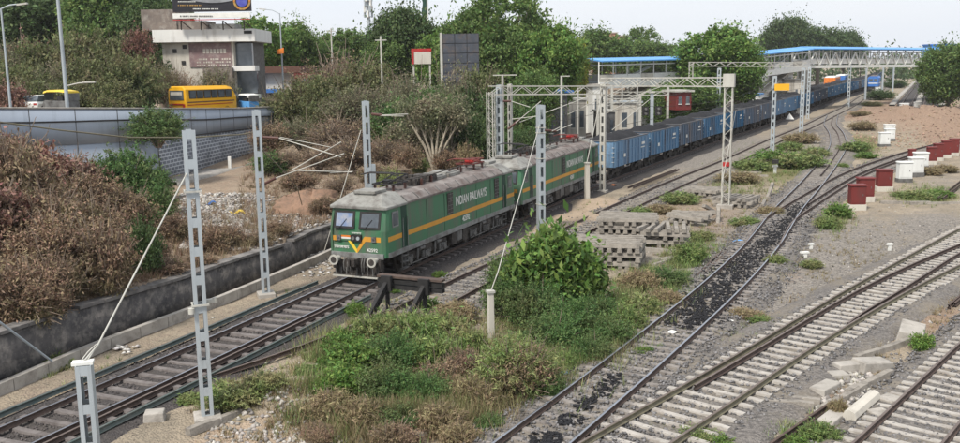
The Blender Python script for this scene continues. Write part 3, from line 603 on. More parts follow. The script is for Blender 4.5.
# low white post and litter-strewn rubble in front
q = AT(231, 183, 78); MB().box((0, 0, .5), (.25, .25, 1.0)).build('marker_post', M['whitewall'], None, (q.x, q.y, TZ(q.x, q.y)), label='short white post on the apron below the patterned wall', cat='post')
def bank_scatter(n, x0, x1, y0, y1, z=1.2):
    px = rng.uniform(x0, x1, n); py = rng.uniform(y0, y1, n); P = np.array([list(G(a, b, z)) for a, b in zip(px, py)]); P[:, 2] = terrain(P[:, 0], P[:, 1])+.03; return P
stones('rubble_field', bank_scatter(2600, 180, 262, 194, 246), .13, M['stone_l'], .5, label='pale rubble and litter strewn below the road wall')
stones('rubble_field', bank_scatter(1500, 230, 330, 196, 235), .09, M['stone_l'], .5, label='smaller rubble scattered before the earth mound')
stones('litter', bank_scatter(500, 180, 330, 195, 245), .12, M['litter'], .25, label='scraps of litter on the rubble slope')
m1 = AT(313, 205, 56); BMP = MB()
rings = []
for k in range(9):
    t = k/8; rr_ = math.cos(t*math.pi/2); rings.append([(math.cos(a)*rr_*2.6*(1+.22*math.sin(3*a+k)+.1*math.sin(7*a+2*k)), math.sin(a)*rr_*2.6*(1+.15*math.cos(2*a)+.08*math.sin(9*a+k)), math.sin(t*math.pi/2)*1.8+.16*math.sin(5*a+k)+.1*math.sin(11*a+3*k)) for a in np.linspace(0, 2*math.pi, 25)[:-1]])
M['mound'] = mat('red_brown_earth', (.27, .17, .115), (.19, .12, .085), 1.5, .95, bump=1, bscale=7, c3=(.13, .10, .07), s3=3, t3=.62)
BMP.loft(rings, smooth=True); BMP.build('earth_mound', M['mound'], None, (m1.x, m1.y, TZ(m1.x, m1.y)-.75), kind='stuff', label='heap of red-brown earth left of the first locomotive')

# ---------------------------------------------------------------- locomotives
def loco(front, hd, LB, label, number, tx0, detail=True, sunv=True):
    """local axes: +x ahead, +y the locomotive's left, origin on the rails under the front corners"""
    rt = empty('electric_locomotive', front, hd, label=label, cat='locomotive', group='coupled green locomotives')
    W = 1.5; xE = -LB
    # --- body shell
    def ring(x, w_, rake, zt=3.36):
        pts = [(-w_, 1.12, 0), (-w_, 2.35, 0), (-w_+.04, zt, rake), (w_-.04, zt, rake), (w_, 2.35, 0), (w_, 1.12, 0)]
        return [(x+r_, y, z) for (y, z, r_) in pts]
    def ringf(x, w_, rake): return [(x+(-rake if z > 3 else 0), y, z) for (_, y, z) in ring(x, w_, 0)]
    b = MB()
    b.loft([ringf(0, 1.28, .24), ringf(-.10, 1.44, .22), ringf(-.28, W, .18), ringf(-1.55, W, 0)])
    b.loft([ringf(xE, 1.28, -.24), ringf(xE+.10, 1.44, -.22), ringf(xE+.28, W, -.18), ringf(xE+1.55, W, 0)])
    b.loft([ring(-2.12, W, 0), ring(xE+2.12, W, 0)])
    body = b.build('body_shell', M['green'], rt, bevel=.02)
    for s_ in (-1, 1):
        for x0, x1 in ((-1.552, -2.118), (xE+2.118, xE+1.552)):
            d = MB(); d.box(((x0+x1)/2, s_*(W-.19), 2.24), (abs(x0-x1), .3, 2.2)); dr = d.build('cab_door', M['dgreen'], rt)
            k = MB(); 
            for xx in (x0-.06*(1 if x0 < 0 else 1), x1+.06): k.tube([(xx, s_*(W+.05), 1.35), (xx, s_*(W+.05), 2.75)], .018, 6)
            k.build('handrail', M['skirt'], rt)
            k = MB()
            for z in (.35, .65, .95): k.box(((x0+x1)/2, s_*(W-.04), z), (.5, .2, .03))
            for xx in (x0, x1): k.box((xx, s_*(W-.02), .7), (.03, .05, .8))
            k.build('cab_steps', M['ugrey'], rt)
    # --- solebar
    k = MB()
    k.box((-LB/2, 0, 1.215), (LB-.5, 2*W+.03, .24)); k.box((-.02, 0, 1.2), (.10, 2.72, .25)); k.box((xE+.02, 0, 1.2), (.10, 2.72, .25))
    k.build('solebar', M['skirt'], rt, bevel=.015)
    # --- stripes
    k = MB()
    for s_ in (-1, 1):
        for x0, x1 in ((-.26, -1.55), (-2.12, xE+2.12), (xE+1.55, xE+.26)):
            k.box(((x0+x1)/2, s_*(W+.003), 1.96), (abs(x1-x0), .012, .22))
    k.build('waist_stripe', M['stripe'], rt)
    # --- front faces (both ends)
    for end, X, sg in (('f', 0, 1), ('r', xE, -1)):
        def P(y, z, dx=0.0):   # point on the face: raked above 2.35
            rk = (z-2.35)*.24 if z > 2.35 else 0
            return Vector((X+sg*(dx-rk), y*sg, z))
        def plate(y0, y1, z0, z1, d0, name, m, parent=rt, thick=.03):
            q = MB(); c = [P(y0, z0, d0), P(y1, z0, d0), P(y1, z1, d0), P(y0, z1, d0)]; bk = [p-Vector((sg*thick, 0, 0)) for p in c]
            q.add(c+bk, [(0, 1, 2, 3), (7, 6, 5, 4), (0, 4, 5, 1), (1, 5, 6, 2), (2, 6, 7, 3), (3, 7, 4, 0)]); return q.build(name, m, parent)
        for (y0, y1, gm) in ((-1.19, -.12, 'sunshade'), (.12, 1.22, 'glass')):
            fr = plate(y0, y1, 2.42, 3.20, .03, 'windscreen', M['black'])
            plate(y0+.11, y1-.11, 2.52, 3.11, .036, 'pane', M[gm], fr, .01)
            q = MB(); q.tube([P((y0+y1)/2-.28, 2.36, .06), P((y0+y1)/2+.12, 2.85, .06)], .012, 5); q.build('wiper', M['black'], fr)
        plate(-1.24, -.95, 1.84, 2.06, .012, 'face_band', M['stripe']); plate(.42, 1.24, 1.86, 2.08, .012, 'face_band', M['stripe'])
        for s_ in (-1, 1):
            q = MB(); y0, y1 = s_*.46, s_*.0
            c = [P(s_*.62, 2.07, .014), P(s_*.40, 2.07, .014), P(0, 1.48, .014), P(0, 1.28, .014)]
            q.add(c+[p-Vector((sg*.02, 0, 0)) for p in c], [(0, 1, 2, 3), (7, 6, 5, 4), (0, 4, 5, 1), (1, 5, 6, 2), (2, 6, 7, 3), (3, 7, 4, 0)]); q.build('chevron_arm', M['stripe'] if s_ > 0 else M['yellow'], rt)
        plate(-.80, -.32, 2.02, 2.10, .016, 'flag_band', M['orange']); plate(-.80, -.32, 1.94, 2.018, .016, 'flag_band', M['white']); plate(-.80, -.32, 1.86, 1.938, .016, 'flag_band', M['green'])
        hb = plate(-.27, .27, 1.85, 2.15, .10, 'headlight_housing', M['black'], rt, .12)
        for s_ in (-.13, .13):
            q = MB(); c = P(s_, 2.0, .115); q.cyl(c, .085, .03, 'x', 12); q.build('headlight', M['ugrey'] if s_ < 0 else M['galv'], rt)
        for s_ in (-.92, .90):
            h_ = plate(s_-.11, s_+.11, 1.86, 2.10, .07, 'marker_light', M['ugrey'], rt, .08)
            q = MB(); q.cyl(P(s_, 1.99, .075), .055, .03, 'x', 10); q.build('lens', M['glass'], h_)
        if end == 'f' and detail:
            text('face_lettering', number, .22, P(.80, 1.47, .016), (0, sg, 0), (0, 0, 1), M['white'], rt)
            # left script on the nose: joined headline with short drops, as far as it can be read
            q = MB(); q.box(P(-.80, 1.60, .018), (.012, .78, .022)); 
            for j, yy in enumerate(np.linspace(-1.15, -.46, 11)):
                q.box(P(yy, 1.545+.01*(j % 2), .018), (.012, .022, .10)); 
                if j % 3: q.box(P(yy+.028, 1.53+.03*(j % 2), .018), (.012, .05, .022))
            q.build('face_lettering', M['white'], rt)
            q = MB(); q.box(P(0, 2.25, .018), (.012, .5, .02)); 
            for yy in np.linspace(-.22, .22, 7): q.box(P(yy, 2.215, .018), (.012, .018, .06))
            q.build('face_lettering', M['white'], rt)
        # buffers, coupler, guard
        for s_ in (-.98, .98):
            q = MB(); q.cyl((X+sg*.22, s_, 1.02), .13, .42, 'x', 14); q.cyl((X+sg*.45, s_, 1.02), .235, .05, 'x', 20); bf = q.build('buffer', M['galv2'], rt)
            q = MB(); q.cyl((X+sg*.478, s_, 1.02), .15, .012, 'x', 18); q.build('buffer_face', M['under'], bf)
        q = MB(); q.box((X+sg*.25, 0, .95), (.5, .30, .30)); q.box((X+sg*.5, .1, .95), (.16, .16, .34)); q.box((X+sg*.5, -.12, .95), (.2, .1, .34)); q.box((X+sg*.02, 0, .85), (.1, 1.2, .4)); q.build('coupler', M['under'], rt, bevel=.02)
        for yy in (-.62, -.42, .42, .62, .3, -.3):
            q = MB(); q.tube([(X+sg*.06, yy, 1.08), (X+sg*.18, yy*1.02, .85), (X+sg*.16, yy, .5), (X+sg*.05, yy*.98, .42)], .028, 6); q.build('brake_hose', M['ugrey'], rt)
        q = MB(); q.box((X-sg*.12, 0, .62), (.08, 2.5, .62)); q.box((X-sg*.02, 0, .30), (.16, 2.55, .10)); q.box((X-sg*.05, 1.15, .8), (.3, .18, .5)); q.box((X-sg*.05, -1.15, .8), (.3, .18, .5)); q.build('front_guard', M['under'], rt)
        for yy in np.linspace(-1.1, 1.1, 9): MB().box((X+sg*.07, yy, .46), (.03, .05, .34)).build('guard_bar', M['ugrey'], rt)
        MB().box((X+sg*.10, 0, .22), (.10, 2.5, .06)).build('guard_rail', M['galv2'], rt)
        # cab roof with sloped front facets
        def rg(x, w_, wt, zt): return [(X+sg*x, -w_, 3.30), (X+sg*x, -w_-.0, 3.42), (X+sg*x, -wt, zt), (X+sg*x, wt, zt), (X+sg*x, w_, 3.42), (X+sg*x, w_, 3.30)]
        q = MB(); q.loft([rg(-.10, 1.36, 1.22, 3.45), rg(-.22, 1.50, 1.25, 3.50), rg(-.95, 1.53, .86, 3.90), rg(-2.14, 1.53, .95, 3.90)]); q.build('cab_roof', M['cabroof'], rt, bevel=.03)
        q = MB(); q.box((X-sg*1.35, 0, 3.98), (1.1, 1.15, .15)); q.box((X-sg*1.0, 0, 3.95), (.3, .9, .2)); q.build('cab_roof_hatch', M['cabroof'], rt, bevel=.03)
        # side windows of the cab
        for s_ in (-1, 1):
            q = MB(); q.box((X-sg*.95, s_*(W-.005), 2.80), (.62, .03, .72)); sw = q.build('side_window', M['skirt'], rt)
            q = MB(); q.box((X-sg*.95, s_*(W+.012), 2.80), (.46, .014, .58)); q.build('pane', M['glass'], sw)
    # --- main roof
    x0, x1 = -2.12, xE+2.12
    def rg(x): return [(x, -1.53, 3.34), (x, -1.53, 3.44), (x, -1.22, 3.70), (x, -.6, 3.80), (x, .6, 3.80), (x, 1.22, 3.70), (x, 1.53, 3.44), (x, 1.53, 3.34)]
    q = MB(); q.loft([rg(x0), rg(x1)]); q.build('roof', M['roof'], rt, bevel=.015)
    nb = int((x0-x1)/1.15)
    for i in range(nb+1):
        x = x0+(x1-x0)*i/nb; q = MB()
        for s_ in (-1, 1): q.bar((x, s_*1.50, 3.47), (x, s_*1.20, 3.715), .06, .05)
        q.bar((x, -.62, 3.815), (x, .62, 3.815), .06, .04); q.build('roof_rib', M['ugrey'], rt)
    # panel seams and a few rust runs
    for i in range(1, int(LB-5)//2+1):
        for s_ in (-1, 1): MB().box((-2.12-i*2.05, s_*(W+.002), 2.32), (.025, .01, 1.9)).build('panel_seam', M['dgreen'], rt)
    # louvres
    for x in (tx0+.0, tx0-6.4):
        for s_ in (-1, 1):
            q = MB(); q.box((x, s_*(W+.004), 2.68), (.66, .02, 1.12)); lv = q.build('grille', M['under'], rt)
            q = MB()
            for z in np.linspace(2.2, 3.16, 6): q.box((x, s_*(W+.02), z), (.60, .014, .03))
            q.box((x, s_*(W+.022), 2.68), (.04, .016, 1.1)); q.build('grille_bars', M['ugrey'], lv)
    q = MB(); q.box((tx0-3.6, W-.05, 3.43), (1.1, .14, .10)); q.box((tx0+.1, W-.05, 3.43), (.7, .14, .10)); q.build('roof_vent', M['under'], rt)
    if detail:
        text('side_lettering', 'INDIAN RAILWAYS', .66, (tx0-2.75, W+.006, 2.66), (-1, 0, 0), (0, 0, 1), M['white'], rt, sx=.74)
        text('side_number', number, .40, (tx0-2.0, W+.006, 1.62), (-1, 0, 0), (0, 0, 1), M['white'], rt, sx=.95)
    # roof equipment
    def insulator(x, y, h=.34, z=3.80, r_=.09):
        q = MB(); q.tube([(x, y, z), (x, y, z+h)], r_*.5, 8)
        for j in range(4): q.cyl((x, y, z+.06+j*(h-.08)/4), r_, .03, 'z', 10)
        return q.build('insulator', M['brown'], rt)
    for (x, y) in ((-2.7, .5), (-2.7, -.5), (-3.9, .5), (-3.9, -.5), (-5.3, .7), (-5.3, .1), (-5.9, -.5), (-6.6, .6), (xE+2.8, .5), (xE+2.8, -.5), (xE+4.0, .5), (xE+4.0, -.5), (-9.5, .3), (-11, .3)):
        insulator(x, y)
    q = MB(); q.tube([(-4.3, .3, 4.16), (-6.6, .6, 4.18), (-9.5, .3, 4.16), (-11, .3, 4.16), (xE+4.0, .5, 4.12)], .03, 6); q.build('roof_busbar', M['under'], rt)
    q = MB()
    for j in range(4):
        q.cyl((-4.9-.33*j, -.35+.15*(j % 2), 4.02), .14, .42, 'z', 10); q.box((-4.9-.33*j, .35, 4.0), (.22, .5, .3))
    q.box((-6.9, 0, 3.98), (.9, 1.1, .3)); q.build('circuit_breaker', M['under'], rt)
    for x, l_ in ((-7.6, 1.1), (-9.2, 1.5)):
        q = MB(); q.box((x-.3, -.1, 3.89), (l_, 1.4, .17)); q.box((x-.3, -.1, 4.0), (l_*.8, 1.1, .08)); q.build('roof_hatch', M['cabroof'], rt, bevel=.02)
    # pantographs
    def panto(x, m, up):
        q = MB()
        for yy in (-.55, .55): q.bar((x-.75, yy, 4.14), (x+.75, yy, 4.14), .07, .07)
        for xx in (-.75, .75): q.bar((x+xx, -.55, 4.14), (x+xx, .55, 4.14), .07, .07)
        hz = 4.14+up; kx = x-1.1
        for yy in (-.35, .35):
            q.tube([(x+.6, yy*.6, 4.2), (kx, yy, 4.2+up*.5)], .035, 6); q.tube([(kx, yy, 4.2+up*.5), (x+.9, yy*.6, 4.2+up)], .026, 6)
        q.tube([(kx, -.4, 4.2+up*.5), (kx, .4, 4.2+up*.5)], .03, 6)
        for xx in (.8, 1.1):
            q.tube([(x+xx, -.95, 4.12+up), (x+xx, -.6, 4.22+up), (x+xx, .6, 4.22+up), (x+xx, .95, 4.12+up)], .03, 6)
        q.box((x+.2, 0, 4.2), (.5, .3, .2)); return q.build('pantograph', m, rt)
    panto(-3.3, M['black'], .50); panto(xE+3.4, M['dark_red'], .22)
    for (dx, m_) in ((-.4, 'dark_red'), (.5, 'red')):
        q = MB(); q.box((xE+3.4+dx, .2, 4.28), (.28, .5, .14)); q.build('pantograph_motor', M[m_], rt)
    # bogies
    for c in (-4.3, xE+4.3):
        q = MB()
        for s_ in (-1, 1):
            q.box((c, s_*1.22, .80), (5.0, .14, .26)); q.box((c, s_*1.22, .62), (3.0, .12, .18))
            q.box((c, s_*1.36, .95), (.9, .16, .3))
        q.box((c, 0, .6), (4.4, 2.0, .35)); bg_ = q.build('bogie', M['under'], rt)
        for dx in (-1.9, 0, 1.9):
            for s_ in (-1, 1):
                q = MB(); q.cyl((c+dx, s_*.86, .546), .546, .13, 'y', 22); q.build('wheel', M['under'], bg_)
                q = MB(); q.box((c+dx, s_*1.33, .56), (.42, .2, .38)); q.cyl((c+dx, s_*1.45, .56), .14, .1, 'y', 12); q.build('axle_box', M['ugrey'], bg_)
                for d2 in (-.36, .36):
                    q = MB(); q.cyl((c+dx+d2, s_*1.33, .62), .085, .36, 'z', 8)
                    for j in range(3): q.cyl((c+dx+d2, s_*1.33, .5+.12*j), .105, .035, 'z', 8)
                    q.build('spring', M['ugrey'], bg_)
        for s_ in (-1, 1):
            for dx in (-.95, .95):
                q = MB(); q.tube([(c+dx, s_*1.38, 1.0), (c+dx+.12, s_*1.42, .45)], .05, 6); q.cyl((c+dx-.35, s_*1.4, .95), .10, .5, 'x', 10); q.build('brake_cylinder', M['ugrey'], bg_)
            q = MB(); q.tube([(c-2.4, s_*1.42, .42), (c+2.4, s_*1.42, .38)], .03, 6); q.build('brake_rod', M['ugrey'], bg_)
    a0, a1 = -7.1, xE+7.1; lm = a0-a1
    q = MB(); q.box(((a0+a1)/2, 0, .72), (lm*.96, 2.5, .72)); q.build('equipment_case', M['under'], rt)
    for s_ in (-1, 1):
        n = max(3, int(lm/1.0))
        for i in range(n):
            x = a0-(i+.5)*lm/n; q = MB(); q.box((x, s_*1.30, .74+.05*(i % 2)), (lm/n*.8, .3, .62-.1*(i % 2))); q.build('battery_box', M['ugrey'] if i % 2 else M['under'], rt, bevel=.02)
    return rt
def place(pc, pb, z=1.15):
    a = G(*pc, z); b = G(*pb, z); d = Vector((a.x-b.x, a.y-b.y, 0)); L_ = d.length; d.normalize(); left = Vector((-d.y, d.x, 0))
    c = Vector((a.x, a.y, 0))-left*1.5; return Vector((c.x, c.y, float(rise(c.y)))), math.atan2(d.y, d.x), L_
f1, h1, l1 = place((386.4, 258.6), (515.5, 206.5)); f2, h2, l2 = place((521.5, 204.6), (599.5, 171.5))
print('LOCO', f1, math.degrees(h1), l1, f2, math.degrees(h2), l2)
loco(f1, h1, l1, 'green electric locomotive with raised dark pantograph, cab facing the buffer stop', '42592', -6.9)
loco(f2, h2, l2, 'second green electric locomotive coupled between the first one and the blue wagons', '42581', -8.9)

# ---------------------------------------------------------------- coal wagons
arc = np.r_[0, np.cumsum(np.linalg.norm(np.diff(T1, axis=0), axis=1))]
def at_arc(s_): return Vector((np.interp(s_, arc, T1[:, 0]), np.interp(s_, arc, T1[:, 1]), 0))
def wagon_proto(m, body_only=False):
    LW, W, zb, zt_ = 9.35, 1.55, 1.05, 3.22
    rt = empty('coal_wagon', (0, 0, 0))
    b = MB(); t = .06
    for s_ in (-1, 1): b.box((0, s_*(W-t/2-.06), (zb+zt_)/2), (LW, t, zt_-zb)); b.box((s_*(LW/2-t/2), 0, (zb+zt_)/2), (t, 2*W-.13, zt_-zb-.004))
    b.box((0, 0, zb+.06), (LW-.1, 2*W-.15, .1))
    for s_ in (-1, 1):
        for i in range(11): b.box((-LW/2+.06+i*(LW-.12)/10, s_*(W-.03), (zb+zt_)/2-.05), (.12, .08, zt_-zb-.12))
        for z in (1.62, 2.35): b.box((0, s_*(W-.045), z), (LW-.1, .045, .06))
        for i in range(5): b.box((s_*(LW/2+.03), -W+.2+i*(2*W-.4)/4, (zb+zt_)/2-.05), (.08, .12, zt_-zb-.12))
        b.box((s_*(LW/2+.03), 0, 2.2), (.06, 2*W-.3, .1))
    b.build('wagon_body', m, rt)
    q = MB()
    for s_ in (-1, 1): q.box((0, s_*(W-.07), zt_+.035), (LW+.06, .14, .07)); q.box((s_*(LW/2-.0), 0, zt_+.033), (.14, 2*W-.3, .066))
    q.build('top_rim', M['wtop'], rt)
    nx, ny = 26, 9; V = []
    for i in range(nx):
        for j in range(ny):
            x = -LW/2+.07+i*(LW-.14)/(nx-1); y = -W+.13+j*(2*W-.26)/(ny-1); e = min(1, (1-abs(2*i/(nx-1)-1))*3)*min(1, (1-abs(2*j/(ny-1)-1))*2.2)
            V.append((x, y, zt_-.18+.62*e*(.65+.5*float(vnoise(x*1.0, y*1.0, 1.3, 5)))+.05*random.random()))
    link('coal_load', fmesh('coal', V, [(i*ny+j, (i+1)*ny+j, (i+1)*ny+j+1, i*ny+j+1) for i in range(nx-1) for j in range(ny-1)], M['coal']), rt)
    q = MB(); q.box((0, 0, .93), (LW, .5, .22)); q.box((0, 0, .95), (LW+.4, .3, .2))
    for s_ in (-1, 1): q.box((s_*(LW/2+.2), 0, .95), (.4, .25, .25)); q.box((s_*(LW/2-.1), 0, .98), (.12, 2.9, .12))
    q.box((.4, .5, .7), (1.2, .5, .35)); q.build('underframe', M['under'], rt)
    for c in (-3.1, 3.1):
        q = MB()
        for s_ in (-1, 1): q.box((c, s_*1.05, .60), (1.9, .16, .22)); q.box((c, s_*1.05, .72), (.7, .2, .35)); q.cyl((c-1.0, s_*1.12, .5), .16, .1, 'y', 8); q.cyl((c+1.0, s_*1.12, .5), .16, .1, 'y', 8)
        q.box((c, 0, .75), (.5, 2.1, .25)); bg_ = q.build('bogie', M['under'], rt)
        if not body_only:
            for dx in (-1, 1):
                for s_ in (-1, 1): MB().cyl((c+dx, s_*.86, .5), .5, .12, 'y', 14).build('wheel', M['under'], bg_)
    q = MB()
    for s_ in (-1, 1):
        for z in (1.5, 1.9, 2.3, 2.7): q.bar((s_*(LW/2+.08), 1.28, z), (s_*(LW/2+.08), 1.5, z), .03, .03)
    q.box((-3.0, W+.012, 2.55), (.9, .01, .22)); q.box((-2.9, W+.012, 2.2), (1.2, .01, .08)); q.box((2.2, W+.012, 1.9), (.5, .01, .3)); q.build('stencil_marks', M['white'], rt)
    return rt
pw = [wagon_proto(M['wagon']), wagon_proto(M['wagon2'])]; usedw = [0, 0]
s0 = float(np.interp(G(606, 172).y, T1[:, 1], arc)); s0 = arc[np.argmin(np.abs(T1[:, 1]-76.3))]
PITCH = 10.0
ordn = ['first blue coal wagon, coupled behind the second locomotive', 'second blue coal wagon behind the locomotives', 'third blue coal wagon, worn and rust-streaked', 'fourth blue coal wagon behind the locomotives', 'fifth blue coal wagon, behind the lattice portal post', 'sixth blue coal wagon, just past the lattice portal post']
ORDW = ['seventh', 'eighth', 'ninth', 'tenth', 'eleventh', 'twelfth', 'thirteenth', 'fourteenth', 'fifteenth', 'sixteenth', 'seventeenth', 'eighteenth', 'nineteenth', 'twentieth', 'twenty-first', 'twenty-second', 'twenty-third', 'twenty-fourth']
ORDW = [w_+' blue' for w_ in ORDW]
for i in range(48):
    s_ = s0+PITCH*i+4.8
    if s_+6 > arc[-1]: break
    a = at_arc(s_-3); b = at_arc(s_+3); c = (a+b)/2; k = 1 if i in (2, 5, 6, 11, 12, 19, 27) else 0
    o = pw[k] if not usedw[k] else copy_tree(pw[k]); usedw[k] = 1
    o.location = (c.x, c.y, float(rise(c.y))); o.rotation_euler.z = math.atan2(a.y-b.y, a.x-b.x)
    lab = ordn[i] if i < 6 else ORDW[i-6]+' coal wagon counted from the locomotives' if i < 24 else ('worn rust-streaked blue coal wagon in the long line towards the footbridge' if k else 'blue coal wagon heaped with coal in the long line towards the footbridge')
    tag(o, lab, 'wagon', 'coal wagons of the long train')

# far blue locomotive on the next line and coaches beyond
def far_loco(pos, hd, label, m=M['blue']):
    rt = empty('distant_locomotive', pos, hd, label=label, cat='locomotive')
    b = MB(); b.loft([[(x, -w_, 1.1), (x, -w_, 3.5), (x, -w_*.7, 3.9), (x, w_*.7, 3.9), (x, w_, 3.5), (x, w_, 1.1)] for x, w_ in ((0, 1.3), (-.4, 1.5), (-18, 1.5), (-18.4, 1.3))]); b.build('body_shell', m, rt)
    q = MB(); q.box((.02, -.62, 2.85), (.06, 1.0, .75)); q.box((.02, .62, 2.85), (.06, 1.0, .75)); q.build('windscreen', M['glass'], rt)
    q = MB(); q.box((.03, 0, 2.0), (.06, 2.5, .25)); q.box((-9, 1.51, 2.0), (17, .03, .25)); q.build('waist_band', M['white'], rt)
    q = MB(); q.box((-9, 0, .8), (17, 2.6, .6)); q.box((0, 0, .55), (.3, 2.4, .5)); q.build('underframe', M['under'], rt)
    q = MB(); q.box((-9, 0, 4.0), (9, 1.8, .35)); q.build('roof_equipment', M['roof'], rt); return rt
c = AT(873, 86, 262); far_loco((c.x, c.y, float(rise(262))), math.atan2(-.9, -.42), 'bright blue locomotive facing us on the line right of the coal wagons, far off')
def coach(pos, hd, label, m1, m2):
    rt = empty('railway_coach', pos, hd, label=label, cat='coach')
    MB().box((0, 0, 2.3), (21, 3, 2.3)).build('body_shell', m1, rt); MB().box((0, 0, 3.62), (20.8, 2.7, .3), taper=.9).build('roof', m2, rt); MB().box((0, 0, .8), (19, 2.4, .6)).build('underframe', M['under'], rt)
    for i in range(9): MB().box((-8.4+i*2.1, 1.51, 2.6), (1.1, .04, .7)).build('window', M['glass'], rt)
hd = math.atan2(-.9, -.42)
for px, D, lab, a, b in ((861, 270, 'orange coach showing above the coal wagons near the blue locomotive', 'orange', 'white'), (868, 310, 'blue coach beyond the orange one', 'blue', 'white')):
    c = AT(px-8, 80, D); coach((c.x-6, c.y, float(rise(D))+.3), hd, lab, M[a], M[b])
c = AT(820, 88, 190); coach((c.x-9, c.y+2, float(rise(190))), hd, 'blue coach with a pale roof standing behind the wagons under the footbridge', M['blue'], M['orange'])
# ---------------------------------------------------------------- overhead line masts
def mast(px, py, top_py, label, w_=.30, dp=.36, rz=-.38, m='galv', z=None, base=True, gap=.85, name='overhead_mast', D=None, cl=1.0):
    if D is None: q = G(px, py, -.2)
    else: q = AT(px, py, D)
    zb = TZ(q.x, q.y); ztop = AT(px, top_py, q.y).z; Hh = ztop-zb
    rt = empty(name, (q.x, q.y, zb), rz, label=label, cat='mast', group='overhead line masts')
    b = MB()
    for s_ in (-1, 1):   # channels: web outside, flanges turned in
        b.box((s_*(w_/2-.008), 0, Hh/2), (.016, dp, Hh)); 
        for e in (-1, 1): b.box((s_*(w_/2-.016-w_*.13), e*(dp/2-.008), Hh/2), (w_*.26, .016, Hh))
    b.build('channels', M[m], rt)
    n = max(3, int(Hh/gap)); bt = MB().box((0, 0, 0), (w_*.45, .012, .26)).mesh('batten', M[m])
    for i in range(n+1):
        for e in (-1, 1): link('batten', bt, rt, (0, e*(dp/2-.010), .1+(Hh-.2)*i/n))
    if base:
        MB().box((0, 0, -.02), (.75, .85, .42)).build('footing', M['concrete'], rt, bevel=.03)
    return rt, q, Hh
# the box masts, each with its own fittings
def clampset(rt, zs, w_=.36, m='galv2'):
    for z in zs:
        q = MB()
        for e in (-1, 1): q.box((0, e*.20, z), (w_+.12, .04, .05))
        q.box((-.21, 0, z), (.03, .42, .06)); q.box((.21, 0, z), (.03, .42, .06)); q.build('clamp', M[m], rt)
m1, q1, H1 = mast(207.5, 415, 130, 'tall grey battened mast on a concrete footing, left foreground, guyed to the short stub', .34, .30, .35, gap=.80)
clampset(m1, [H1*.415, H1*.80])
q = MB(); q.box((.28, .1, H1*.42), (.22, .12, .10)); q.cyl((.42, .1, H1*.42), .07, .16, 'z', 8); q.cyl((-.25, -.22, H1*.40), .09, .16, 'z', 10); q.build('anchor_fitting', M['galv2'], m1)
m2, q2, H2 = mast(266, 292, 110, 'grey battened mast with folded brackets standing between the kerb and the main line', .34, .30, .35)
m3, q3, H3 = mast(541, 233, 105, 'stout grey battened mast rising from the leafy bush beside the siding', .42, .40, .3)
clampset(m3, [H3-1.3, H3-1.6, H3*.60, H3*.25])
m4, q4, H4 = mast(371, 262, 101, 'grey battened mast behind the first locomotive cab', .34, .34, .35, D=49.5)
q = MB().box((.26, 0, 3.9), (.28, .3, 1.9)).build('counterweight', M['galv'], m4)
m0q = G(90, 460, 0)
z0 = TZ(-7.3, 17.5)
def stub():
    p = AT(84, 364, 17.5); zb = TZ(p.x, p.y); Hh = p.z-zb
    rt = empty('anchor_stub', (p.x, p.y, zb), .25, label='short grey battened anchor stub in the bottom left corner, guyed to the tall mast', cat='post')
    b = MB(); w_, dp = .30, .34
    for s_ in (-1, 1):
        b.box((s_*(w_/2-.008), 0, Hh/2), (.016, dp, Hh))
        for e in (-1, 1): b.box((s_*(w_/2-.05), e*(dp/2-.008), Hh/2), (.07, .016, Hh))
    b.build('channels', M['galv'], rt); bt = MB().box((0, 0, 0), (w_-.17, .012, .20)).mesh('batten', M['galv'])
    for i in range(6):
        for e in (-1, 1): link('batten', bt, rt, (0, e*(dp/2-.010), .12+(Hh-.22)*i/5))
    MB().box((-.02, 0, Hh+.03), (.40, .22, .06)).build('cap_plate', M['white'], rt)
    return p, Hh
ps, hs_ = stub()
def wire(pts, r_, m, label, name='guy_wire', cat='wire', parent=None, n=6):
    q = MB(); q.tube(pts, r_, n); return q.build(name, M[m], parent, label=label, cat=cat) if not parent else q.build(name, M[m], parent)
g1_ = wire([ps+Vector((.0, 0, .05)), AT(98, 345, 18.0), AT(187.5, 172, q1.y-.1)], .022, 'galv2', 'taut guy rod from the anchor stub up to the tall left mast')
q = MB(); q.tube([ps+Vector((.05, 0, .03)), AT(93, 352, 17.8), AT(99, 345, 18.05)], .014, 5); q.tube([ps+Vector((-.08, 0, .03)), AT(88, 352, 17.8), AT(97, 344, 18.05)], .014, 5); q.build('turnbuckle', M['galv2'], g1_)
wire([AT(-14, 312, 24.6), AT(52, 361.5, 26.6)], .035, 'galv', 'grey pipe slanting down into the bush at the left edge', 'slanting_pipe', 'pipe')
# concrete anchor post with guy to the bush mast
def cpost(px, py, tpy, label, w_=.22, D=None):
    p = G(px, py, -.3) if D is None else AT(px, py, D); zb = TZ(p.x, p.y); Hh = AT(px, tpy, p.y).z-zb; rt = empty('anchor_post', (p.x, p.y, zb-.2), .3, label=label, cat='post')
    MB().box((0, 0, (Hh+.2)/2), (w_, w_, Hh+.2), taper=.85).build('shaft', M['cream'], rt, bevel=.015); MB().box((0, 0, Hh+.22), (w_+.05, w_+.05, .08)).build('cap_plate', M['galv2'], rt); return p, Hh
pa, ha = cpost(491, 338, 292, 'short pale concrete anchor post between the weeds and the leafy bush', .24)
ga = wire([AT(491, 291, pa.y), AT(498, 272, pa.y+.6), AT(539.5, 125, q3.y-.2)], .020, 'galv2', 'guy rod from the pale anchor post to the mast in the bush')
pb_, hb_ = cpost(587, 201, 163, 'pale concrete anchor post on the sand beside the second locomotive', .34)
wire([AT(587, 162, pb_.y), AT(602, 92, pb_.y+2)], .03, 'galv2', 'guy rod from the post on the sand to the portal post')
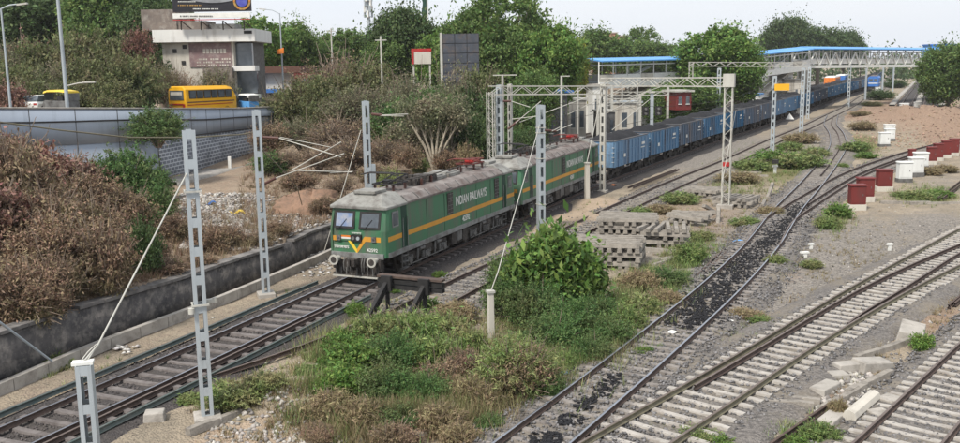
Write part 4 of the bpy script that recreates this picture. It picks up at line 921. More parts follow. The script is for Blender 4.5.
wire([AT(321, 262, 47.5), AT(361, 130, 49.3)], .022, 'galv2', 'guy wire from the kerb behind the locomotive buffers up to the mast')
wire([AT(722.5, 180, 62), AT(736, 110, 64)], .025, 'galv2', 'guy wire beside the lattice portal post')
# folded cantilever brackets
def tubeset(name, segs, label, cat='bracket'):
    rt = None
    for (p, q_, r_, m_) in segs:
        o = MB().tube([p, q_], r_, 8)
        if rt is None: rt = empty(name, p, label=label, cat=cat)
        ob = o.build('insulator' if m_ == 'brown' else 'bracket_tube', M[m_], rt); ob.matrix_parent_inverse = Matrix.Translation(-Vector(segs[0][0]))
    return rt
d2 = q2.y
tubeset('cantilever_bracket', [(AT(262, 137, d2), AT(279, 138, d2-.2), .06, 'brown'), (AT(279, 138, d2-.2), AT(341, 157, d2-1.4), .022, 'galv2'), (AT(280, 137, d2-.2), AT(330, 147, d2-1.2), .014, 'galv2'),
    (AT(264, 184, d2), AT(276, 178, d2-.2), .06, 'brown'), (AT(276, 178, d2-.2), AT(344, 153.5, d2-1.5), .022, 'galv2'), (AT(292, 170, d2-.5), AT(341, 142, d2-1.3), .024, 'galv2'), (AT(296, 170.5, d2-.6), AT(352, 172, d2-1.4), .018, 'galv2'), (AT(330, 173, d2-1), AT(353, 171.5, d2-1.4), .018, 'galv2')],
    'folded overhead bracket tubes with brown insulators on the mast by the kerb')
tubeset('cantilever_bracket', [(AT(372, 114, 49.3), AT(382, 115, 49), .08, 'brown'), (AT(382, 115, 49), AT(408, 114, 48), .024, 'galv2'), (AT(380, 115.5, 49), AT(404, 116, 48), .016, 'galv2')], 'short registration arm on the mast behind the cab')
tubeset('cantilever_bracket', [(AT(508, 129, 66), AT(520, 119, 66), .09, 'brown'), (AT(512, 126, 66), AT(541, 101, 65.5), .03, 'galv2'), (AT(512, 119, 66), AT(538, 116, 65.5), .025, 'galv2'), (AT(503, 101, 66), AT(511, 101, 66), .08, 'brown'), (AT(511, 101, 66), AT(530, 107, 65.5), .025, 'galv2')], 'bracket tubes folded towards the bush mast from the portal post')
tubeset('cantilever_bracket', [(AT(545, 130, 53), AT(556, 131, 53.3), .07, 'brown'), (AT(556, 131, 53.3), AT(572, 124, 54), .022, 'galv2'), (AT(552, 131, 53), AT(560, 127, 53.3), .02, 'galv2')], 'registration arm on the stout mast in the bush')
# yellow sagging cable across the left
pts = [AT(-30, 118, 30), AT(0, 122, 31), AT(60, 130, 33), AT(130, 137.5, 36), AT(190, 137.5, 38.5), AT(240, 134.5, 41), AT(262, 131, 42.5)]
o = MB().tube(pts, .03, 6).build('sagging_cable', M['yellow_rail'], None, label='yellowish cable sagging across the dry bushes on the left', cat='cable')
pts = [AT(262, 150, 39), AT(285, 172, 45), AT(298, 190, 49), AT(302, 205, 51)]
MB().tube(pts, .025, 6).build('hanging_cable', M['yellow_rail'], None, label='loose cable hanging down to the earth mound', cat='cable')

# battened masts farther off
far = [(602.5, 190, 84, 'portal post with battens beside the second locomotive tail', .42, .40, 'galv2'),
       (772, 155, 76, 'grey mast carrying the yellow board beside the coal wagons', .42, .40, 'galv'),
       (801, 133, 68, 'grey mast standing just right of the yellow-board mast', .50, .45, 'galv'),
       (807.5, 118, 67, 'grey mast behind and right, at the end of the far portal', .5, .45, 'galv'),
       (848, 107, 66, 'grey mast beneath the footbridge truss', .55, .5, 'galv')]
posm = {}
for (a, b, c, lab, w_, d_, m_) in far: posm[a] = mast(a, b, c, lab, w_, d_, -.4, m_, gap=.75)
for (a, D, tp, lab) in ((500, 68.5, 85, 'battened mast behind the first locomotive roof, second from the portal end'), (510.5, 73, 84, 'slim battened mast just right of its pair behind the first locomotive')):
    mast(a, 150, tp, lab, .42 if a == 500 else .30, .36, -.4, 'galv2' if a > 505 else 'galv', D=D, gap=.7)
for (a, D, b, tp) in ((865, 205, 100, 68), (882, 232, 92, 67), (893, 262, 84, 66), (790, 190, 118, 70), (742, 150, 110, 72)):
    p = AT(a, b, D); zb = TZ(p.x, p.y); hh = AT(a, tp, D).z-zb; rt = empty('distant_mast', (p.x, p.y, zb), label={865: 'far mast left of the blue locomotive', 882: 'far mast right of the blue locomotive', 893: 'farthest mast along the train', 790: 'far mast in front of the station kiosk', 742: 'brown far mast above the red stall'}[a], cat='mast', group='overhead line masts')
    MB().box((0, 0, hh/2), (.35, .35, hh)).build('shaft', M['galv' if a > 800 else 'concrete'], rt); MB().box((-.8, 0, hh-.6), (1.8, .08, .08)).build('bracket_tube', M['galv2'], rt)
# insulator pots on tops
# portal: three lattice posts and two booms
def lattice_post(px, py, tpy, label, w_=.5, D=None, m='galv2'):
    p = G(px, py, -.2) if D is None else AT(px, py, D); zb = TZ(p.x, p.y); hh = AT(px, tpy, p.y).z-zb; rt = empty('lattice_post', (p.x, p.y, zb), -.4, label=label, cat='mast')
    b = MB()
    for sx in (-1, 1):
        for sy in (-1, 1): b.box((sx*w_/2, sy*w_/2, hh/2), (.07, .07, hh))
    b.build('corner_angles', M[m], rt); n = int(hh/(w_*.95)); b = MB()
    for i in range(n):
        a0 = hh*i/n; a1 = hh*(i+1)/n; s_ = 1 if i % 2 else -1
        for e in (-1, 1):
            b.bar((s_*w_/2, e*w_/2, a0), (-s_*w_/2, e*w_/2, a1), .05, .02); b.bar((e*w_/2, s_*w_/2, a0), (e*w_/2, -s_*w_/2, a1), .02, .05)
    b.build('lacing', M[m], rt, kind='stuff'); MB().box((0, 0, .05), (1.1, 1.1, .4)).build('footing', M['concrete'], rt); return p, hh, rt
lp, lh, lr = lattice_post(725.5, 205, 84, 'pale lattice portal post with a white box end, right of the sleeper piles', .52)
MB().box((0, 0, lh+.25), (.75, .7, .9)).build('end_box', M['galv2'], lr)
MB().box((0, -.28, lh*.36), (.5, .03, .3)).build('number_plate', M['red'], lr)
l2, lh2, lr2 = lattice_post(491.5, 155, 92, 'pale lattice portal post behind the first locomotive, left end of the portal', .46, D=68)
def boom(a, b, h_, label, dpt=.5):
    rt = empty('portal_boom', a, label=label, cat='gantry'); d = (b-a); n = max(4, int(d.length/.85)); b_ = MB(); side = Vector((d.y, -d.x, 0)).normalized()*dpt/2
    q = MB()
    for s_ in (-1, 1):
        for z in (0, -h_): q.bar(side*s_+Vector((0, 0, z)), d+side*s_+Vector((0, 0, z)), .08, .08)
    q.build('chord', M['galv2'], rt)
    for i in range(n):
        p0 = d*(i/n); p1 = d*((i+1)/n)
        for s_ in (-1, 1):
            z0, z1 = (0, -h_) if i % 2 else (-h_, 0); b_.bar(p0+side*s_+Vector((0, 0, z0)), p1+side*s_+Vector((0, 0, z1)), .045, .045)
    b_.build('lacing', M['galv2'], rt, kind='stuff'); return rt
p602 = posm[602.5][1]
boom(AT(603, 78, p602.y), AT(730, 77.5, lp.y), .60, 'pale truss boom of the portal between the battened post and the white box end')
boom(AT(490, 86, 68), AT(603, 86, p602.y), .62, 'pale truss boom spanning the locomotives behind the bush mast')
boom(AT(689, 62, 128), AT(806, 62.5, 128), .55, 'far portal boom in front of the big green tree')
lattice_post(690, 118, 62, 'far portal post hidden behind the green tree', .5, D=128)
mast(718, 118, 68, 'blue-grey portal mast in front of the big green tree', .5, .4, -.4, 'galv', D=126)
# T-topped slim post and brackets around the station throat
for (a, D, b, tp, lab) in ((503, 72, 120, 75, 'slim brown T-topped post above the portal'), (561.5, 78, 125, 76, 'slim pale pole right of the blue shed'), (637, 105, 118, 78, 'slim pole beyond the wagons left of the signals'), (622, 118, 112, 86, 'pale portal pole among the station wires'), (578, 100, 116, 88, 'pale pole beside the signal cabin')):
    p = AT(a, b, D); zb = TZ(p.x, p.y); hh = AT(a, tp, D).z-zb; rt = empty('slim_pole', (p.x, p.y, zb), label=lab, cat='pole'); MB().cyl((0, 0, hh/2), .10, hh).build('shaft', M['galv2'], rt)
    MB().box((.3 if a != 503 else .2, 0, hh), (1.9 if a == 503 else .8, .1, .08)).build('cross_arm', M['galv2'], rt)
# yard wiring structures: slanting stays across the station throat
k = 0
for (a, b, c, d, D) in ((640, 95, 598, 118, 95), (600, 92, 640, 112, 98), (560, 118, 640, 80, 100), (590, 112, 668, 84, 108), (612, 130, 655, 95, 90), (520, 122, 590, 96, 84)):
    wire([AT(a, b, D), AT(c, d, D+2)], .04, 'galv2', ['upper', 'lower', 'long', 'second long', 'steep', 'leftmost'][k]+' slanting stay across the station throat'); k += 1
# yellow board on its mast
ym = posm[772][1]; p = AT(782, 87, ym.y-.5)
rt = empty('yellow_sign', p, -.1, label='plain yellow board fixed to a mast above the coal wagons', cat='sign'); MB().box((0, 0, 0), (1.5, .06, .68)).build('board', M['yellowbus'], rt); MB().box((-.5, .1, 0), (1.2, .06, .08)).build('bracket_tube', M['galv'], rt)
# signals
p = AT(651.5, 130, 88); zb = TZ(p.x, p.y); hh = AT(651.5, 92, 88).z-zb; rt = empty('lineside_signal', (p.x, p.y, zb), label='pale signal post carrying two dark signal heads above the coal wagons', cat='signal')
for a in (-.62, .62):
    hd_ = MB().box((a, -.1, AT(651.5, 111, 88).z-zb), (.62, .12, .85)).build('signal_head', M['black'], rt)
    for z in (-.22, .22): MB().cyl((a, -.24, AT(651.5, 111, 88).z-zb+z), .12, .18, 'y', 10).build('hood', M['ugrey'], hd_)
MB().box((0, 0, hh/2), (.3, .3, hh)).build('shaft', M['galv'], rt); MB().box((0, 0, hh), (.5, .5, .15)).build('cap_plate', M['galv2'], rt)

# ---------------------------------------------------------------- buffer stop
p0 = G(388, 306.5, 0); dirv = Vector((.41, .91, 0)).normalized(); nr = Vector((dirv.y, -dirv.x, 0))
bs = empty('buffer_stop', (p0.x, p0.y, 0), label='black rail-built buffer stop with a thick plank beam in front of the first locomotive', cat='buffer stop')
M['tar'] = mat('tarred_steel', (.016, .016, .017), (.03, .028, .027), 4, .7, bump=.3)
for i, s_ in enumerate((0.0, 1.70)):
    o_ = nr*s_
    q = MB(); q.bar(o_+Vector((0, 0, -.3)), o_+Vector((0, 0, 1.22)), .16, .16); q.build('upright', M['tar'], bs)
    q = MB(); q.bar(o_+dirv*(-.02)+Vector((0, 0, 1.05)), o_-dirv*1.75+Vector((0, 0, -.15)), .16, .13); q.build('strut', M['tar'], bs)
    q = MB(); q.bar(o_+dirv*.2+Vector((0, 0, 1.0)), o_-dirv*1.05+Vector((0, 0, .05)), .11, .11); q.build('strut', M['tar'], bs)
    q = MB(); q.box(o_-dirv*.06+Vector((0, 0, .98)), (.46, .16, .62), Matrix.Rotation(math.atan2(nr.y, nr.x), 3, 'Z')); q.build('gusset_plate', M['tar'], bs)
mr_ = Matrix.Rotation(math.atan2(nr.y, nr.x), 3, 'Z')
for k_, z in enumerate((.80, 1.03, 1.26)):
    q = MB(); q.box(nr*.95+dirv*.24+Vector((0, 0, z-(.04 if k_ == 2 else 0))), (2.95, .26 if k_ < 2 else .34, .16 if k_ < 2 else .09), mr_); q.build('beam_plank', M['tar'] if k_ < 2 else M['rust'], bs)

# ---------------------------------------------------------------- location cabinets
def cabinet(px, py, wpx, hpx, col, label, plinth=.4, D=None, grp=None, rz=-.05):
    p = G(px, py, -.35); zb = TZ(p.x, p.y); sc_ = p.y/F; w_ = wpx*sc_*.98; h_ = hpx*sc_; d_ = min(w_*.6, .7); pc = M['ugrey' if col == 'locobox_white' else 'cream']
    rt = empty('equipment_cabinet', (p.x, p.y+d_/2, zb), rz, label=label, cat='cabinet', group=grp or 'lineside equipment cabinets')
    MB().box((0, 0, plinth/2-.1), (w_*1.02, d_*1.1, plinth+.2)).build('plinth', pc, rt, bevel=.02)
    MB().box((0, 0, plinth+(h_-.1)/2), (w_*.93, d_, h_-.1)).build('cabinet_body', M[col], rt, bevel=.015)
    MB().box((0, 0, plinth+h_-.06), (w_*1.04, d_*1.2, .10), taper=.94).build('lid', M[col], rt, bevel=.015)
    dr = MB().box((0, -d_/2-.012, plinth+h_*.46), (w_*.80, .02, h_*.74)).build('door', M[col], rt)
    MB().box((w_*.25, -d_/2-.03, plinth+h_*.48), (.04, .04, .16)).build('handle', M['ugrey'], dr)
cabinet(858.3, 210, 16.7, 20.5, 'locobox_red', 'nearest red cabinet, left front of the trio beside the branch line')
cabinet(866.5, 202, 16.8, 19.5, 'locobox_red', 'red cabinet half hidden behind the nearest one')
cabinet(885.5, 191, 15.4, 17.5, 'locobox_red', 'red cabinet standing alone on a tall plinth, right of the front pair')
for i, (x, y) in enumerate(((932.5, 164), (939, 160.5), (947, 158), (954.8, 155.5))):
    cabinet(x, y, 8.8+.3*(3-i), 14.3, 'locobox_red', ['first red cabinet behind the white ones', 'second red cabinet in the row behind the white ones', 'third red cabinet in the far row', 'farthest right red cabinet in the far row'][i], plinth=.35)
cabinet(912.5, 160, 7, 8, 'locobox_red', 'small red cabinet peeping out left of the rear white one')
cabinet(905.7, 182, 14.6, 17.3, 'locobox_white', 'nearest white cabinet, front left of its group of three', .32)
cabinet(917.5, 176.5, 14, 15.5, 'locobox_white', 'middle white cabinet of the group of three')
cabinet(922, 169, 14, 14, 'locobox_white', 'rear white cabinet of the group of three', .3)
cabinet(885.3, 146, 10.5, 12, 'locobox_white', 'front white cabinet of the far pair by the red earth', .3)
cabinet(890.6, 140.5, 10, 10, 'locobox_white', 'rear white cabinet of the far pair by the red earth', .3)
for (x, y, w_, h_, lab) in ((904.5, 117.5, 8.5, 6, 'small pale block on the earth below the far lines'), (918.5, 108, 7, 5.2, 'pale block at the end of the right concrete strip'), (945.5, 115.5, 8, 5.5, 'pale block under the right-hand tree'), (957, 116, 5, 5, 'pale block at the right edge under the tree'), (890.5, 131, 11, 4.5, 'low pale block above the white pair'), (878, 92.5, 5, 5, 'pale block left of the far lines'), (888, 84.5, 4.2, 2.2, 'tiny pale block beside the far weeds'), (903, 71, 7, 5, 'pale block beneath the far end of the footbridge')):
    cabinet(x, y, w_, h_, 'locobox_white', lab, .2, grp='pale blocks near the far lines')

# small markers
def marker(px, py, hpx, label, w_=.22, col='white'):
    p = G(px, py, -.35); h_ = hpx*p.y/F; rt = empty('track_marker', (p.x, p.y, TZ(p.x, p.y)-.1), .2, label=label, cat='marker post'); MB().box((0, 0, h_/2), (w_*.8, w_*.5, h_)).build('shaft', M[col], rt); MB().box((0, 0, h_), (w_*1.5, w_*.7, h_*.22)).build('head', M[col], rt)
marker(804.5, 256, 7, 'left white marker post of the pair near the coal-spill line', .3); marker(811, 249, 7, 'right, smaller white marker post of the pair', .2); marker(889.5, 249, 8.5, 'white marker post standing alone on the gravel', .2)
marker(775, 173, 9, 'white point indicator with a black top beside the green weeds', .3); 
p = G(775, 173, -.3); MB().box((0, 0, 0), (.5, .3, .35)).build('indicator_lamp', M['black'], None, (p.x, p.y, TZ(p.x, p.y)+1.15), label='black lamp box on the white point indicator', cat='signal lamp')
# rust disc, white triangle
p = AT(863.5, 147, 100); MB().cyl((0, 0, 0), .33, .06, 'y', 20).build('rust_disc', M['locobox_red'], None, (p.x, p.y, p.z), label='round rusty disc beside the points', cat='disc signal')
p = G(790, 118, 0); b = MB(); b.add([(-.7, 0, 0), (.7, 0, 0), (0, .25, 1.0), (0, .9, 0)], [(0, 1, 2), (1, 3, 2), (3, 0, 2), (0, 3, 1)]); b.build('white_cone', M['whitewall'], None, (p.x, p.y, p.z-.2), label='small white triangular heap cover between the rails by the wagons', cat='marker')

# ---------------------------------------------------------------- sleeper piles
PIL = {L_: sleeper_mesh('pile_sleeper', M['conc_s'], L_, .27, .22) for L_ in (2.75, 3.4)}
def sl(p, rz, L_=2.75, label='', tilt=0, grp='', roll=0):
    o = link('concrete_sleeper', PIL[L_], None, p, rz); o.rotation_euler = (roll, tilt, rz); tag(o, label, 'sleeper', grp)
def pile(px, py, rz, layers, wid, lab, jit=.03, L_=2.75, start=0, fan=0, h_=.225):
    p = G(px, py, -.38); z = TZ(p.x, p.y)-.02; ca, sa = math.cos(rz), math.sin(rz)
    for k in range(layers):
        endon = (k+start) % 2 == 0; n = int(wid/.42) if endon else int(L_/.42)
        for i in range(n):
            if k < layers-1 and random.random() < .08 and 0 < i < n-1: continue
            t = ((i+.5)/n-.5)*(wid if endon else L_); a = rz+(math.pi/2 if endon else 0)
            if k == layers-1: a += fan*(i/n-.5)+random.uniform(-jit, jit)*2
            u, v = (t, random.uniform(-.06, .06)) if endon else (random.uniform(-.08, .08), t)
            sl((p.x+ca*u-sa*v, p.y+sa*u+ca*v, z+.22+k*h_), a+random.uniform(-jit, jit), (L_ if endon else (3.4 if wid > 3 else 2.75)), lab+', '+['bottom', 'second', 'third', 'fourth', 'fifth', 'sixth'][k]+' layer', 0, 'sleepers of the pile: '+lab[:40])
pile(609, 263, -.28, 6, 3.6, 'weathered sleeper in the big pile beside the leafy bush', .05)
pile(628, 237, -.22, 6, 3.3, 'weathered sleeper in the wide pile behind the big one', .06)
pile(664, 243, -.25, 5, 2.6, 'weathered sleeper in the fanned pile right of the big one', .07, fan=.6, start=0)
pile(689, 222, -.5, 3, 1.8, 'weathered sleeper in the small tumbled pile by the guy wire', .12, start=1, fan=.7)
pile(736, 205, -.55, 3, 2.6, 'weathered sleeper in the loose pile right of the lattice post', .10, start=0, fan=.3)
pile(704, 196, -.5, 3, 2.2, 'weathered sleeper in the splayed pile left of the lattice post', .10, start=1, fan=.5)
def loose(px, py, rz, lab, L_=2.75, tilt=0, roll=0, z=.06): 
    p = G(px, py, -.38); sl((p.x, p.y, TZ(p.x, p.y)+.14+z), rz, L_, lab, tilt, 'single sleepers lying about', roll)
loose(666, 262, .9, 'single sleeper lying askew below the fanned pile'); loose(678, 258, .7, 'second single sleeper below the fanned pile', roll=.4); loose(670, 252, -.4, 'sleeper half buried beside the fanned pile')
loose(718, 222, 1.3, 'sleeper standing askew near the guy wire', tilt=-.5); loose(712, 215, .9, 'sleeper leaning on the tumbled pile', tilt=.35, z=.3); loose(748, 176, -.3, 'long sleeper lying level behind the lattice post', 3.4); loose(742, 173, -.35, 'second level sleeper behind the lattice post', 3.4)
loose(768, 196, 1.0, 'pale sleeper end sticking up at the edge of the loose pile', tilt=-.6); loose(764, 203, 1.2, 'small pale sleeper lying by the weeds', roll=.3)
loose(884, 372-20, .62, 'big sleeper lying between the turnout and the bottom right line', 3.4); loose(870, 385, .7, 'sleeper lying below the broken slab on the right'); loose(845, 400, .75, 'sleeper lying near the rusty rail at the bottom')
loose(771, 399, -.35, 'broken sleeper lying flat beside the turnout'); loose(764, 404, -.30, 'second broken sleeper beside the turnout'); 
loose(905, 203, -.12, 'long pale sleeper lying on the ground behind the red cabinets', 3.4); loose(935, 204, -.10, 'long pale sleeper farther right behind the red cabinets', 3.4); loose(808, 237, .1, 'sleeper lying flat beside the coal-spill line', 2.75)
loose(228, 420, .95, 'pale sleeper lying in the grass near the tall left mast'); 
# slabs, blocks and the white pipe drum
def slab(px, py, dims, rz, lab, tilt=(0, 0), m='concrete', z=0):
    p = G(px, py, -.38); o = MB().box((0, 0, 0), dims, taper=.9).build('broken_slab', M[m], None, (p.x, p.y, TZ(p.x, p.y)+dims[2]*.35+z), rz, bevel=.03); o.rotation_euler = (*tilt, rz); tag(o, lab, 'slab', 'broken concrete slabs')
slab(911, 338, (.9, 1.5, .5), -.5, 'thick broken block beside the yellow-green weed', (.1, .15)); slab(872, 369, (1.3, .7, .35), .35, 'pale broken slab above the white pillar', (.05, .1)); slab(846, 371, (.8, .5, .3), .2, 'small broken slab left of the pale one')
slab(825, 391, (1.2, .55, .25), .75, 'flat pale slab by the rusty rail'); slab(838, 378, (.6, .5, .2), .1, 'little slab on the rubble patch'); slab(890, 405, (.7, .6, .3), .6, 'slab at the foot of the white pillar')
slab(836, 420, (1.8, .5, .28), .85, 'long broken slab at the bottom edge near the weeds'); slab(880, 419, (.6, .6, .3), .3, 'small block beside the bottom right line')
slab(419, 434, (.6, .45, .16), .4, 'flat grey stone slab in the brown weeds at the bottom'); slab(155, 420, (.6, .5, .3), .2, 'grey boulder beside the spare rail left of the tall mast'); 
p = G(862, 408, -.2); o = MB(); o.tube([(-1.05, 0, 0), (1.05, 0, 0)], .20, 8, smooth=False); o.cyl((1.07, 0, 0), .09, .06, 'x', 12); ob = o.build('white_pillar', M['cream'], None, (p.x, p.y, TZ(p.x, p.y)+.25), .86); tag(ob, 'fallen whitewashed round pillar lying beside the bottom right line', 'pillar')
stones('rubble_patch', scatter_px(420, 815, 872, 360, 400), .10, M['stone_l'], .6, label='rubble patch between the turnout and the bottom right line')
# rusty rails lying about
def railpiece(pts, lab, z=-.2):
    P2 = spline([tuple(G(*q)[:2]) for q in pts], .8); o = link('loose_rail', sweep_mesh('loose_rail', with_z(P2, z), RAILP, [M['rust'], M['rust']], (6, 7, 8))); tag(o, lab, 'rail', 'loose rails')
railpiece([(765, 443), (800, 419), (832, 398)], 'rusty rail lying loose at the bottom, left of the white pillar', -.1)
for i in range(4): railpiece([(697+i*7, 271-i*1.5), (722+i*6, 247-i*1.2)], ['first', 'second', 'third', 'fourth'][i]+' of the dark rails laid side by side left of the coal-spill line')
for i in range(2): railpiece([(949+i*6, 300-i*2), (966+i*6, 286-i*2)], ['left', 'right'][i]+' rusty rail end at the right edge beyond the turnout')
for i in range(2): railpiece([(938+i*5, 196), (962+i*4, 178)], ['left', 'right'][i]+' grey pole lying near the right edge behind the cabinets', -.1)
for i in range(2): railpiece([(628+i*5, 186), (676+i*3, 168)], ['left', 'right'][i]+' dark rail lying on the ballast beside the wagons', -.05)

# coal spilt on the yard line
def inpoly(px, py, poly):
    r_ = np.zeros(len(px), bool); j = len(poly)-1
    for i in range(len(poly)):
        xi, yi = poly[i]; xj, yj = poly[j]; c_ = ((yi > py) != (yj > py)) & (px < (xj-xi)*(py-yi)/(yj-yi+1e-9)+xi); r_ ^= c_; j = i
    return r_
polys = [([(672, 310), (664, 322), (676, 328), (705, 323), (716, 318), (748, 275), (772, 245), (757, 240), (725, 262), (700, 285)], 3000), ([(757, 240), (772, 245), (800, 220), (812, 205), (798, 202), (775, 225)], 1500),
         ([(533, 438), (552, 431), (562, 436), (556, 445), (530, 448)], 200), ([(558, 421), (570, 414), (584, 417), (576, 424), (562, 424)], 170), ([(592, 393), (618, 372), (622, 376), (598, 397)], 150), ([(575, 408), (592, 394), (596, 398), (580, 411)], 90)]
allp = []
for poly, n in polys:
    P = np.array(poly, float); px = rng.uniform(P[:, 0].min(), P[:, 0].max(), n*3); py = rng.uniform(P[:, 1].min(), P[:, 1].max(), n*3); mk = inpoly(px+rng.normal(0, 5.0, n*3), py+rng.normal(0, 4, n*3), poly); nz = vnoise(px, py, 7, 3)+.35*rng.random(n*3) > .45
    px, py = px[mk & nz][:n], py[mk & nz][:n]
    for a, b in zip(px, py): g = G(a, b, -.15); allp.append((g.x, g.y, float(rise(g.y))-.175+random.random()*.03))
stones('spilt_coal', np.array(allp), .062, M['coal'], .4, label='black coal spilt between the rails of the yard line')
# ---------------------------------------------------------------- footbridge
def fob():
    rt = empty('station_footbridge', (0, 0, 0), label='long white-trussed station footbridge with a blue roof crossing the tracks', cat='footbridge')
    A, B, C_ = AT(586, 84, 128), AT(796, 66, 172), AT(952, 64.5, 205)
    def run(P, Q, zf0, zf1, wd, truss):
        p = Vector((P.x, P.y, zf0)); q = Vector((Q.x, Q.y, zf1)); d = q-p; s_ = Vector((-d.y, d.x, 0)).normalized()*wd/2; n = int(d.length/(3.2 if truss else 3.0)); Wm = M['white']
        k = MB(); k.bar(p+Vector((0, 0, -.15)), q+Vector((0, 0, -.15)), wd+.1, .3); k.build('deck', M['concrete'], rt)
        k = MB()
        for e in (-1, 1):
            k.bar(p+s_*e*1.03+Vector((0, 0, -.25)), q+s_*e*1.03+Vector((0, 0, -.25)), .25, .55 if truss else .9)
            k.bar(p+s_*e*1.03+Vector((0, 0, 2.5)), q+s_*e*1.03+Vector((0, 0, 2.5)), .16, .16)
        k.build('girder', M['white'], rt)
        for i in range(n+1):
            o_ = p+d*(i/n); k = MB()
            for e in (-1, 1): k.bar(o_+s_*e+Vector((0, 0, 0)), o_+s_*e+Vector((0, 0, 3.0)), .14, .14)
            k.build('roof_post', Wm, rt)
        if truss:
            for i in range(n):
                for e in (-1, 1):
                    a = p+d*(i/n)+s_*e*1.06; c = p+d*((i+.5)/n)+s_*e*1.06; b = p+d*((i+1)/n)+s_*e*1.06; up = Vector((0, 0, 2.45)); k = MB(); k.bar(a, c+up, .2, .2); k.bar(c+up, b, .2, .2); k.build('truss_brace', M['white'], rt)
            k = MB()
            for e in (-1, 1): k.bar(p+s_*e*.97+Vector((0, 0, .75)), q+s_*e*.97+Vector((0, 0, .75)), .03, .95)
            k.build('mesh_parapet', M['whitewall'], rt)
        else:
            for i in range(n):
                a = p+d*((i+.04)/n)-s_*1.02; b = p+d*((i+.96)/n)-s_*1.02; k = MB(); k.bar(a+Vector((0, 0, .62)), b+Vector((0, 0, .62)), .08, 1.15); k.build('parapet_panel', M['whitewall'] if i % 3 else M['cream'], rt)
            k = MB(); k.bar(p+s_*1.0+Vector((0, 0, .6)), q+s_*1.0+Vector((0, 0, .6)), .08, 1.2); k.build('back_wall', M['cream'], rt)
        # roof: shallow pitched sheet
        up = Vector((0, 0, 3.1)); k = MB(); nrm = s_.normalized()
        for e in (-1, 1):
            v = [p+up+Vector((0, 0, .42)), q+up+Vector((0, 0, .42)), q+up+nrm*e*(wd/2+.7), p+up+nrm*e*(wd/2+.7)]; v2 = [x-Vector((0, 0, .16)) for x in v]
            k.add(v+v2, [(0, 1, 2, 3), (7, 6, 5, 4), (0, 4, 5, 1), (1, 5, 6, 2), (2, 6, 7, 3), (3, 7, 4, 0)])
        k.build('roof_sheet', M['blue_paint'], rt)
    zA = AT(586, 86, 128).z; zA2 = AT(722, 79, 152).z; zB = AT(800, 66, 172).z; zC = AT(952, 64.5, 205).z
    run(A, AT(722, 79, 152), zA+.3, zA2+.35, 4.5, False); run(AT(723, 79, 152.3), AT(799, 66, 171), zA2+.5, zB, 4.2, False); run(AT(800, 66, 172), C_, zB+.1, zC+.1, 3.6, True)
    for (px, D, wd) in ((594, 129, 2.6), (655, 140, .9), (700, 148, .9), (782, 168, 1.0), (803, 172.5, 1.4), (940, 203, 1.0)):
        p = AT(px, 90, D); zb = TZ(p.x, p.y); zt_ = AT(px, 84 if px < 720 else 68, D).z
        k = MB(); 
        for e in (-1, 1): k.box((p.x, p.y+e*1.3, (zb+zt_)/2), (wd, .9, zt_-zb))
        k.build('pier', M['whitewall'] if px < 700 else M['galv2'], rt)
    # stair flights coming down to the platforms
    for (px, D, px2, py2, D2) in ((790, 169, 762, 92, 160), (650, 139, 606, 108, 131)):
        a = AT(px, 67 if px > 700 else 84, D); b = AT(px2, py2, D2); k = MB(); k.bar(a, b, 2.2, .3); k.build('stair_flight', M['cream'], rt)
        k = MB()
        for e in (-1, 1): k.bar(a+Vector((0, e*1.1, .9)), b+Vector((0, e*1.1, .9)), .1, .1); k.bar(a+Vector((0, e*1.1, 2.7)), b+Vector((0, e*1.1, 2.7)), .12, .2)
        k.build('stair_rail', M['white'], rt)
    return rt
fob()
p = AT(939, 51, 206); rt = empty('bridge_tower', (p.x, p.y, TZ(p.x, p.y)), .0, label='bright blue lift tower at the right end of the footbridge', cat='tower'); hh = AT(939, 45, 206).z-TZ(p.x, p.y); MB().box((0, 0, hh-1.4), (5.4, 4, 2.8)).build('tower_wall', M['blue_paint'], rt); MB().box((0, 0, (hh-2.8)/2), (3.4, 2.6, hh-2.81)).build('tower_base', M['galv2'], rt); MB().box((-.8, -2.02, hh-2.0), (3.0, .06, 1.2)).build('window', M['glass'], rt); MB().box((0, 0, hh+.1), (5.8, 4.4, .25)).build('roof', M['blue'], rt)

# ---------------------------------------------------------------- buildings
def block(name, px, D, wpx, top_py, label, dep=6, rz=0, wallm='cream', roofm='concrete', floors=1, zb=None, cat='building', over=.3, nwin=3):
    p = AT(px, top_py, D); z0 = TZ(p.x, p.y)-.3 if zb is None else zb; hh = p.z-z0; w_ = wpx*D/F; rt = empty(name, (p.x, p.y+dep/2, z0), rz, label=label, cat=cat)
    MB().box((0, 0, hh/2), (w_, dep, hh)).build('building_wall', M[wallm], rt); MB().box((0, 0, hh+.12), (w_+over*2, dep+over*2, .24)).build('roof', M[roofm], rt)
    for f in range(floors):
        for i in range(nwin):
            x = -w_/2+w_*(i+.5)/nwin; z = hh*(f+.55)/floors; wf = MB().box((x, -dep/2-.02, z), (w_/nwin*.45, .08, hh/floors*.4)).build('window', M['glass'], rt)
            MB().box((x, -dep/2-.06, z-hh/floors*.22), (w_/nwin*.5, .14, .08)).build('sill', M['white'], wf)
    return rt, w_, hh
block('signal_cabin', 599, 124, 15, 86, 'white signal cabin with dark windows under the left end of the footbridge', 4, .1, 'whitewall', 'concrete', 1, cat='cabin', nwin=2)
block('station_building', 777, 166, 26, 72, 'cream station building behind the wagons under the footbridge', 8, .2, 'whitewall', 'concrete', 2, nwin=4)
block('station_kiosk', 797, 160, 10, 80, 'dark-windowed station kiosk by the footbridge stairs', 4, .2, 'cream', 'ugrey', 1, cat='kiosk', nwin=2)
block('station_office', 662, 160, 46, 84, 'long low station office seen under the footbridge', 6, .2, 'cream', 'ugrey', 1, nwin=6)
